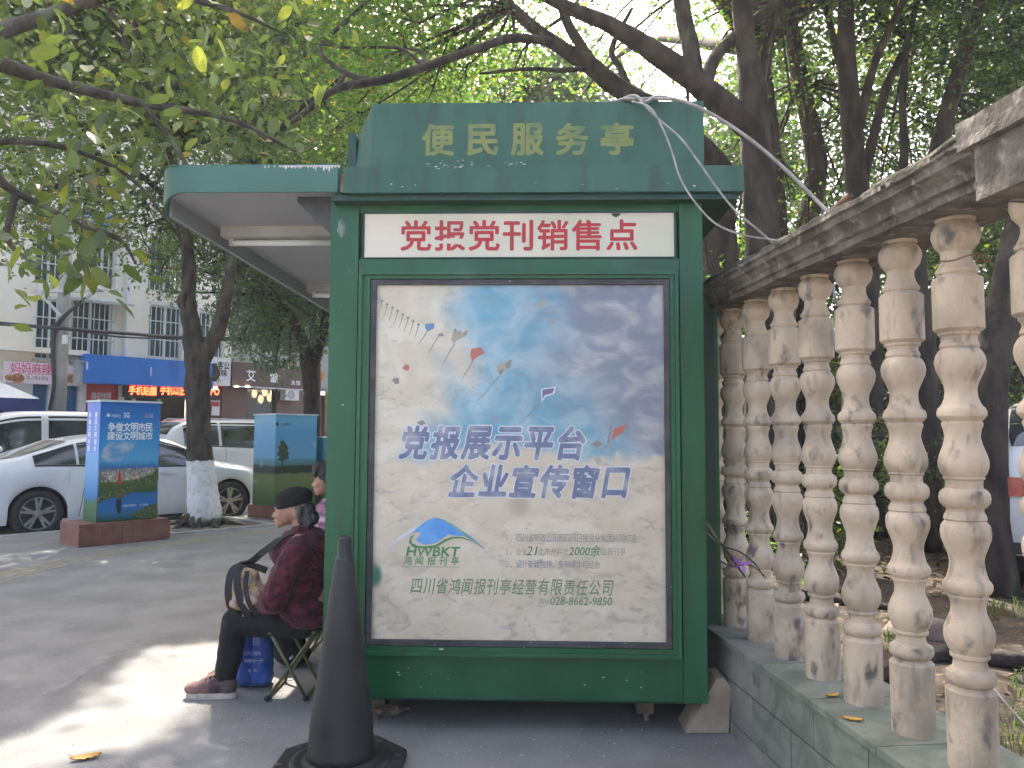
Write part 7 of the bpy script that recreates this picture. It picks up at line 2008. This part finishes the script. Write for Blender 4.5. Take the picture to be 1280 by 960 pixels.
def person(label, P, s, top_m, pants_m, hair_m, hat, longhair):
    """P maps the measured profile to the world; s scales radii"""
    def E(bm, x, y, dy, rx, ry, rz, rot=None): ellip(bm, P(x, y, dy), (rx * s, ry * s, rz * s), rot=rot, seg=18, ring=12)
    def C(bm, a, b, ra, rb): capsule(bm, P(*a), P(*b), ra * s, rb * s)
    base = P(380, 850, 0); base.z = 0
    root = thing('person', label, 'person', base)
    bm = bmesh.new()
    E(bm, 366, 633, 0, .088, .072, .092); E(bm, 355, 643, 0, .056, .056, .066); E(bm, 349, 655, 0, .030, .033, .026); E(bm, 346.5, 659, 0, .019, .022, .015)
    C(bm, (343.8, 638.5, 0), (339.2, 647.5, 0), .0075, .010); E(bm, 341.2, 648.2, -.009, .008, .008, .007); E(bm, 341.2, 648.2, .009, .008, .008, .007)
    E(bm, 345.5, 636.5, 0, .018, .042, .009); E(bm, 342.3, 652.6, 0, .010, .018, .0045); E(bm, 342.8, 654.8, 0, .010, .016, .0045)
    for sd in (-1, 1):
        E(bm, 349, 646.5, sd * .033, .022, .020, .022); E(bm, 372, 642, sd * .073, .017, .010, .028); E(bm, 344.6, 640.4, sd * .028, .010, .013, .0055)
    C(bm, (374, 650, 0), (379, 674, 0), .050, .056); C(bm, (380, 692, 0), (386, 765, 0), .125, .13); E(bm, 386, 772, 0, .14, .16, .085)
    C(bm, (379, 680, -.1), (379, 680, .1), .055, .055)
    wr_ = {-1: (334, 757.5, -.115), 1: (326, 754, .05)}
    for sd in (-1, 1):
        sh = (381, 688, sd * .15); el = (354 if sd < 0 else 350, 744, sd * .19); w = wr_[sd]
        C(bm, sh, el, .046, .038); C(bm, el, w, .036, .024)
        hp = (w[0] - 6, w[1] + 1.5, w[2] + .01 * sd)
        E(bm, hp[0], hp[1], hp[2], .038, .032, .017)
        for f in range(4):
            fy = hp[2] + (f - 1.5) * .019; ln = (.95, 1.08, 1.0, .8)[f]
            k0 = (hp[0] - 6.5, hp[1] + .5, fy); k1 = (hp[0] - 6.5 - 6 * ln, hp[1] + 2.4, fy); k2 = (hp[0] - 8.5 - 6.2 * ln, hp[1] + 7.2 * ln, fy)
            C(bm, k0, k1, .0095, .0088); C(bm, k1, k2, .0088, .0078)
        C(bm, (hp[0] - 1, hp[1] + 1.5, hp[2] + .026 * -sd), (hp[0] - 7.5, hp[1] + 4.5, hp[2] + .042 * -sd), .011, .009)
        C(bm, (383, 778, sd * .085), (297, 776, sd * .09), .078, .058); q_ = 0 if sd < 0 else 8; C(bm, (297, 776, sd * .09), (288 + q_, 838, sd * .09), .052, .034)
        C(bm, (289 + q_, 842, sd * .09), (262 + q_, 850, sd * .09), .030, .020)
    blob('body', bm, M['skin'], root, .0045 * s, 5)
    for sd in (-1, 1):
        bm = bmesh.new(); E(bm, 342.9, 640.6, sd * .028, .0055, .0095, .0035); fin('eye', bm, M['eye'], root, smooth=True)
        bm = bmesh.new(); C(bm, (343.0, 636.9, sd * .018), (345.5, 636.0, sd * .042), .0035, .0028); fin('eyebrow', bm, hair_m, root, smooth=True)
    bm = bmesh.new(); C(bm, (341.0, 653.7, -.014), (341.0, 653.7, .014), .0022, .0022); fin('lips', bm, mat('lips', (0.22, 0.07, 0.06), rough=.5), root, smooth=True)
    # hair
    bm = bmesh.new()
    if hat:
        E(bm, 382, 641, 0, .046, .068, .052); E(bm, 388, 650, 0, .040, .062, .038)
        for sd in (-1, 1):
            E(bm, 376, 640, sd * .062, .026, .016, .036); E(bm, 384, 652, sd * .055, .034, .022, .04); C(bm, (372, 636, sd * .07), (377, 652, sd * .068), .010, .012)
    else:
        E(bm, 369, 629, 0, .094, .080, .088); E(bm, 380, 644, 0, .060, .078, .068); E(bm, 352, 622, 0, .055, .062, .050); E(bm, 346, 629, 0, .028, .056, .030)
        for sd in (-1, 1): E(bm, 368, 638, sd * .066, .036, .020, .052); E(bm, 358, 632, sd * .055, .03, .022, .034)
    blob('hair', bm, hair_m, root, .006 * s, 3, disp=.006, dscale=70)
    if hat:
        bm = bmesh.new(); E(bm, 365, 624, 0, .103, .088, .056, Matrix.Rotation(R(-12), 3, 'Y')); E(bm, 369, 620, 0, .085, .078, .044); E(bm, 366, 631, 0, .099, .087, .028, Matrix.Rotation(R(-14), 3, 'Y'))
        blob('hat', bm, M['knit'], root, .006, 5, disp=.0025, dscale=60)
    # jacket
    bm = bmesh.new()
    E(bm, 385, 700, 0, .14, .20, .16); E(bm, 372, 735, 0, .165, .195, .145); E(bm, 380, 764, 0, .165, .205, .085); E(bm, 388, 775, 0, .155, .20, .06)
    C(bm, (377, 671, -.03), (377, 671, .03), .066, .066); C(bm, (381, 685, -.14), (381, 685, .14), .072, .072); C(bm, (360, 678, 0), (350, 700, 0), .05, .055); E(bm, 368, 682, 0, .095, .13, .06); E(bm, 362, 692, 0, .11, .16, .08)
    for sd in (-1, 1):
        C(bm, (381, 690, sd * .165), (354 if sd < 0 else 350, 744, sd * .20), .082, .072); E(bm, 354 if sd < 0 else 350, 745, sd * .195, .07, .066, .07)
        w = wr_[sd]; C(bm, (354 if sd < 0 else 350, 744, sd * .20), (w[0] + 4, w[1] - 2, w[2] + sd * .01), .066, .047)
    blob('jacket', bm, top_m, root, .008 * s, 5, disp=.007 if hat else .003, dscale=26)
    for sd in (-1, 1):
        w = wr_[sd]; bm = bmesh.new(); C(bm, (w[0] + 4.5, w[1] - 2, w[2]), (w[0] + 3.2, w[1] - 1.6, w[2]), .051, .050); C(bm, (w[0] + 3, w[1] - 2, w[2]), (w[0] - 1.5, w[1] - 1, w[2]), .043, .039); blob('cuff', bm, M['cuff'] if hat else top_m, root, .006, 2, disp=.003, dscale=60)
    # trousers
    bm = bmesh.new(); E(bm, 386, 776, 0, .155, .185, .072)
    for sd in (-1, 1):
        o_ = 0 if sd < 0 else 6
        C(bm, (382, 776, sd * .09), (299 + o_, 776, sd * .092), .092, .074); C(bm, (298 + o_, 778, sd * .092), (288 + o_, 836, sd * .092), .072, .060); C(bm, (288 + o_, 836, sd * .092), (287.5 + o_, 843, sd * .092), .060, .057)
    blob('trousers', bm, pants_m, root, .008 * s, 6, disp=.004, dscale=14)
    # shoes
    for sd in (-1, 1):
        o_ = 0 if sd < 0 else 9
        def G(x, z, dy=0.0):
            p = P(x + o_, 850, sd * .10 + dy); p.z = z; return p
        bm = bmesh.new()
        ellip(bm, G(250, .045), (.058 * s, .046 * s, .034 * s), seg=18, ring=12); ellip(bm, G(264, .055), (.055 * s, .045 * s, .045 * s), seg=18, ring=12)
        blob('shoe', bm, M['shoe'] if hat else M['white_wall'], root, .005, 3)
        bm = bmesh.new()
        ellip(bm, G(275, .062), (.050 * s, .046 * s, .050 * s), seg=18, ring=12); ellip(bm, G(291, .060), (.044 * s, .043 * s, .050 * s), seg=18, ring=12); capsule(bm, G(288, .08), G(288, .105), .042 * s, .043 * s)
        blob('shoe_quarter', bm, M['shoe_dark'] if hat else M['white_wall'], root, .005, 3)
        bm = bmesh.new()
        outl = []
        for k in range(24):
            a = 2 * math.pi * k / 24; x_ = 270.5 + 31.5 * math.cos(a); wv = .042 + .008 * (1 if x_ < 262 else 0)
            outl.append(G(x_, .002, wv * s * math.copysign(abs(math.sin(a)) ** .6, math.sin(a))))
        poly_prism(bm, outl, Vector((0, 0, .028)))
        fin('sole', bm, M['sole'], root, bevel=.006)
        bm = bmesh.new()
        for k in range(4): capsule(bm, G(264 + k * 5, .098 + k * .007 - .004 * (k == 0), -.024), G(266 + k * 5, .100 + k * .007, .024), .004, .004, 6)
        fin('laces', bm, M['black_cloth'], root, smooth=True)
    return root
person('elderly woman in burgundy fleece jacket and black hat seated on a folding stool', LP, 1.0, M['fleece'], M['black_cloth'], M['grey_hair'], True, False)
S2 = 1.03; ref = LP(366, 612)
tgt = at(413.5, 577, 4.98)
def LP2(x, y, dy=0.0):
    v = LP(x, y, dy) - ref; return Vector((tgt.x + v.x * S2, tgt.y + dy * S2, max(tgt.z + v.z * S2, 0.0)))
person('person with short black hair in a pink plaid shirt half hidden behind the kiosk', LP2, S2, M['plaid'], M['black_cloth'], M['black_hair'], False, False)

# folding stools
M['olive'] = mat('olive_metal', (0.11, 0.115, 0.055), (0.17, 0.165, 0.09), rough=0.4, scale=12, metal=0.3)
M['canvas'] = mat('stool_canvas', (0.05, 0.06, 0.04), (0.30, 0.24, 0.16), rough=0.9, scale=14, stretch=(3, 1, 1))
def stool(label, P, cat='stool', seat_z=None):
    b = P(372, 850, 0); b.z = 0
    root = thing('folding_stool', label, cat, b, 'folding stools beside the kiosk')
    for dy in (-.13, .13):
        for (xa, xb) in ((343, 400), (390, 346)):
            lo = P(xa, 850, dy + (.012 if xa < 360 else -.012)); lo.z = .012; hi = P(xb, 788, dy + (.012 if xa < 360 else -.012))
            bm = bmesh.new(); tube(bm, [lo, hi], .0085, 8); fin('leg', bm, M['olive'], root, smooth=True)
    for xa in (343, 390):
        a, c = P(xa, 850, -.15), P(xa, 850, .15); a.z = c.z = .014
        bm = bmesh.new(); tube(bm, [a, c], .009, 8); fin('foot_rail', bm, M['olive'], root, smooth=True)
        for q_ in (a, c):
            bm = bmesh.new(); ellip(bm, q_ + Vector((0, 0, .0)), (.016, .02, .0135), seg=10, ring=6); fin('rubber_foot', bm, M['black_trim'], root, smooth=True)
    for xa in (400, 346):
        a, c = P(xa, 787, -.16), P(xa, 787, .16)
        bm = bmesh.new(); tube(bm, [a, c], .009, 8); fin('seat_rail', bm, M['olive'], root, smooth=True)
    a0, a1 = P(346, 786, -.14), P(400, 786, -.14); a2, a3 = P(400, 786, .14), P(346, 786, .14)
    bm = bmesh.new(); n = 8; prev = None
    for i in range(n + 1):
        t = i / n; sag = -.03 * math.sin(math.pi * t)
        c = [bm.verts.new(a0.lerp(a1, t) + Vector((0, 0, sag))), bm.verts.new(a3.lerp(a2, t) + Vector((0, 0, sag)))]
        if prev: bm.faces.new((prev[0], prev[1], c[1], c[0]))
        prev = c
    bmesh.ops.solidify(bm, geom=bm.faces[:], thickness=.004)
    fin('seat', bm, M['canvas'], root, smooth=False)
    bm = bmesh.new(); tube(bm, [P(371, 819, -.15), P(371, 819, -.11)], .006, 8); fin('pivot_bolt', bm, M['galv'], root)
stool('olive folding stool under the elderly woman in the burgundy jacket', LP)
stool('olive folding stool under the half hidden person in plaid', LP2)
# floral handbag on her lap
def floral():
    m = mat('floral_cloth', (0.46, 0.36, 0.28), (0.30, 0.16, 0.15), rough=0.85, scale=22, lo=.45, hi=.55, c3=(0.50, 0.38, 0.10), s3=34, t3=.56, w3=.03, bump=.2); return m
M['floral'] = floral()
M['strap'] = mat('black_strap', (0.012, 0.012, 0.014), (0.02, 0.02, 0.022), rough=0.7, scale=20)
hb = thing('handbag', 'floral cloth handbag with black straps held on the woman\'s lap', 'bag', LP(305, 765, -.05))
bm = bmesh.new()
ellip(bm, LP(308, 742, -.06), (.088, .115, .105), seg=20, ring=14); ellip(bm, LP(302, 750, -.06), (.074, .12, .062), seg=20, ring=14); ellip(bm, LP(322, 748, -.08), (.07, .11, .075), seg=20, ring=14); ellip(bm, LP(308, 722, -.06), (.07, .10, .04), seg=20, ring=14)
blob('bag_body', bm, M['floral'], hb, .007, 5, disp=.007, dscale=20)
def band(nm, pts, w, wd, m, par, th=.004):
    cc_, _ = spline([Vector(p) for p in pts], [0] * len(pts), 6); bm = bmesh.new(); prev = None
    wd = Vector(wd).normalized()
    for i, c in enumerate(cc_):
        t = (cc_[min(i + 1, len(cc_) - 1)] - cc_[max(i - 1, 0)]).normalized(); d = (wd - t * wd.dot(t)).normalized(); n_ = t.cross(d) * th
        cur = [bm.verts.new(c + d * w / 2 + n_), bm.verts.new(c - d * w / 2 + n_), bm.verts.new(c - d * w / 2 - n_), bm.verts.new(c + d * w / 2 - n_)]
        if prev:
            for j in range(4): bm.faces.new((prev[j], prev[(j + 1) % 4], cur[(j + 1) % 4], cur[j]))
        else: bm.faces.new(cur)
        prev = cur
    bm.faces.new(prev[::-1]); return fin(nm, bm, m, par, smooth=False)
band('strap', [LP(303, 768, -.14), LP(297, 745, -.172), LP(297, 722, -.165), LP(301, 709, -.15), LP(312, 703, -.14), LP(325, 698, -.15), LP(335, 690, -.16), LP(348, 680, -.15), LP(358, 672, -.13), LP(368, 668, -.07)], .034, (1, 0, .2), M['strap'], hb)
band('strap', [LP(320, 768, -.15), LP(313, 750, -.178), LP(308, 730, -.175), LP(307, 714, -.16), LP(312, 706, -.15), LP(325, 706, -.13), LP(340, 712, -.12)], .034, (1, 0, .2), M['strap'], hb)
band('strap', [LP(331, 764, -.165), LP(323, 748, -.19), LP(318, 728, -.175), LP(317, 712, -.14)], .022, (1, 0, .2), M['strap'], hb)
# blue bags
M['blue_bag'] = mat('blue_nonwoven', (0.025, 0.075, 0.33), (0.05, 0.12, 0.42), rough=0.6, scale=7, bump=.3, bscale=18)
M['blue_bag2'] = mat('bright_blue_film', (0.05, 0.14, 0.62), (0.08, 0.19, 0.66), rough=0.35, scale=8, bump=.2, bscale=18)
bgf = LP(321, 850, .12)
bb_ = thing('carrier_bag', 'full blue carrier bag with white print standing behind her calves', 'bag', (bgf.x, bgf.y, 0))
bm = bmesh.new()
for x, z, rx, rz in ((312, .09, .055, .09), (330, .09, .055, .09), (312, .20, .053, .10), (331, .20, .053, .10), (314, .29, .048, .08), (329, .29, .048, .08), (311, .05, .052, .05), (331, .05, .052, .05)):
    p = at(x - 1, 800, LY + .10); p.z = z; ellip(bm, p, (rx * 1.06, .085, rz * 1.12), seg=20, ring=14)
for v in bm.verts: v.co.z = max(v.co.z, .003)
blob('bag_body', bm, M['blue_bag'], bb_, .007, 4, disp=.008, dscale=16)
fb_ = Frame((bgf.x, LY - .012, 0), 0)
M['bag_print'] = mat('bag_print', (0.50, 0.55, 0.66), (0.30, 0.38, 0.6), rough=.5, scale=60)
gx = lambda x: at(x, 800, fb_.o.y).x - fb_.o.x
gz = lambda y: at(320, y, fb_.o.y).z
for body, x0, y0, x1, y1 in (('丽', 316, 797, 325, 806), ('纯天然面粉', 305, 814, 327, 819), ('健康每一天', 306, 823, 330, 828), ('加料', 311, 836, 322, 840)):
    text(fb_, body, (gx(x0), gz(y1), gx(x1), gz(y0)), 0.004, M['bag_print'], bb_)
b3 = thing('carrier_bag', 'bright blue plastic bag hanging in front of the woman\'s knees', 'bag', LP(280, 802, .16))
bm = bmesh.new()
ellip(bm, LP(283, 785, .19), (.045, .05, .085), seg=18, ring=12); ellip(bm, LP(281, 796, .19), (.032, .04, .045), seg=18, ring=12)
blob('bag_body', bm, M['blue_bag2'], b3, .006, 3, disp=.006, dscale=24)
bm = bmesh.new(); tube(bm, [LP(285, 768, .19), LP(296, 752, .15), LP(312, 748, .1)], .006, 6); fin('bag_handle', bm, M['blue_bag2'], b3, smooth=True)
# small black bag under the second stool
xb = LP(361, 785, .0); y2 = at(362, 775, 4.6)
bl_ = thing('shopping_bag', 'small black bag on the ground behind the folding stool', 'bag', (y2.x, y2.y, 0))
bm = bmesh.new(); ellip(bm, Vector((y2.x, y2.y, .14)), (.10, .07, .13), seg=16, ring=12); ellip(bm, Vector((y2.x + .02, y2.y, .07)), (.11, .075, .07), seg=16, ring=12)
for v in bm.verts: v.co.z = max(v.co.z, .003)
blob('bag_body', bm, M['black_cloth'], bl_, .008, 3, disp=.006, dscale=18)
bm = bmesh.new(); tube(bm, spline([Vector((y2.x - .05, y2.y, .24)), Vector((y2.x - .03, y2.y, .33)), Vector((y2.x + .03, y2.y, .33)), Vector((y2.x + .05, y2.y, .24))], [.005] * 4, 4)[0], .005, 6); fin('bag_handle', bm, M['strap'], bl_, smooth=True)
print('objects', len(bpy.data.objects), 'tris', sum(len(m.polygons) for m in bpy.data.meshes))
# thin volume added to imitate the veil of lens glare
hm = bpy.data.materials.new('glare_veil'); hm.use_nodes = True
for n_ in list(hm.node_tree.nodes):
    if n_.type == 'BSDF_PRINCIPLED': hm.node_tree.nodes.remove(n_)
hv = hm.node_tree.nodes.new('ShaderNodeVolumePrincipled')
hv.inputs['Density'].default_value = 0.0016; hv.inputs['Color'].default_value = (0.95, 0.96, 1.0, 1); hv.inputs['Anisotropy'].default_value = 0.3
hm.node_tree.links.new(hv.outputs[0], hm.node_tree.nodes['Material Output'].inputs['Volume'])
bm = bmesh.new(); abox(bm, -160, 210, -155, 210, -1.3, 22)
tag(fin('glare_veil', bm, hm), kind='stuff')
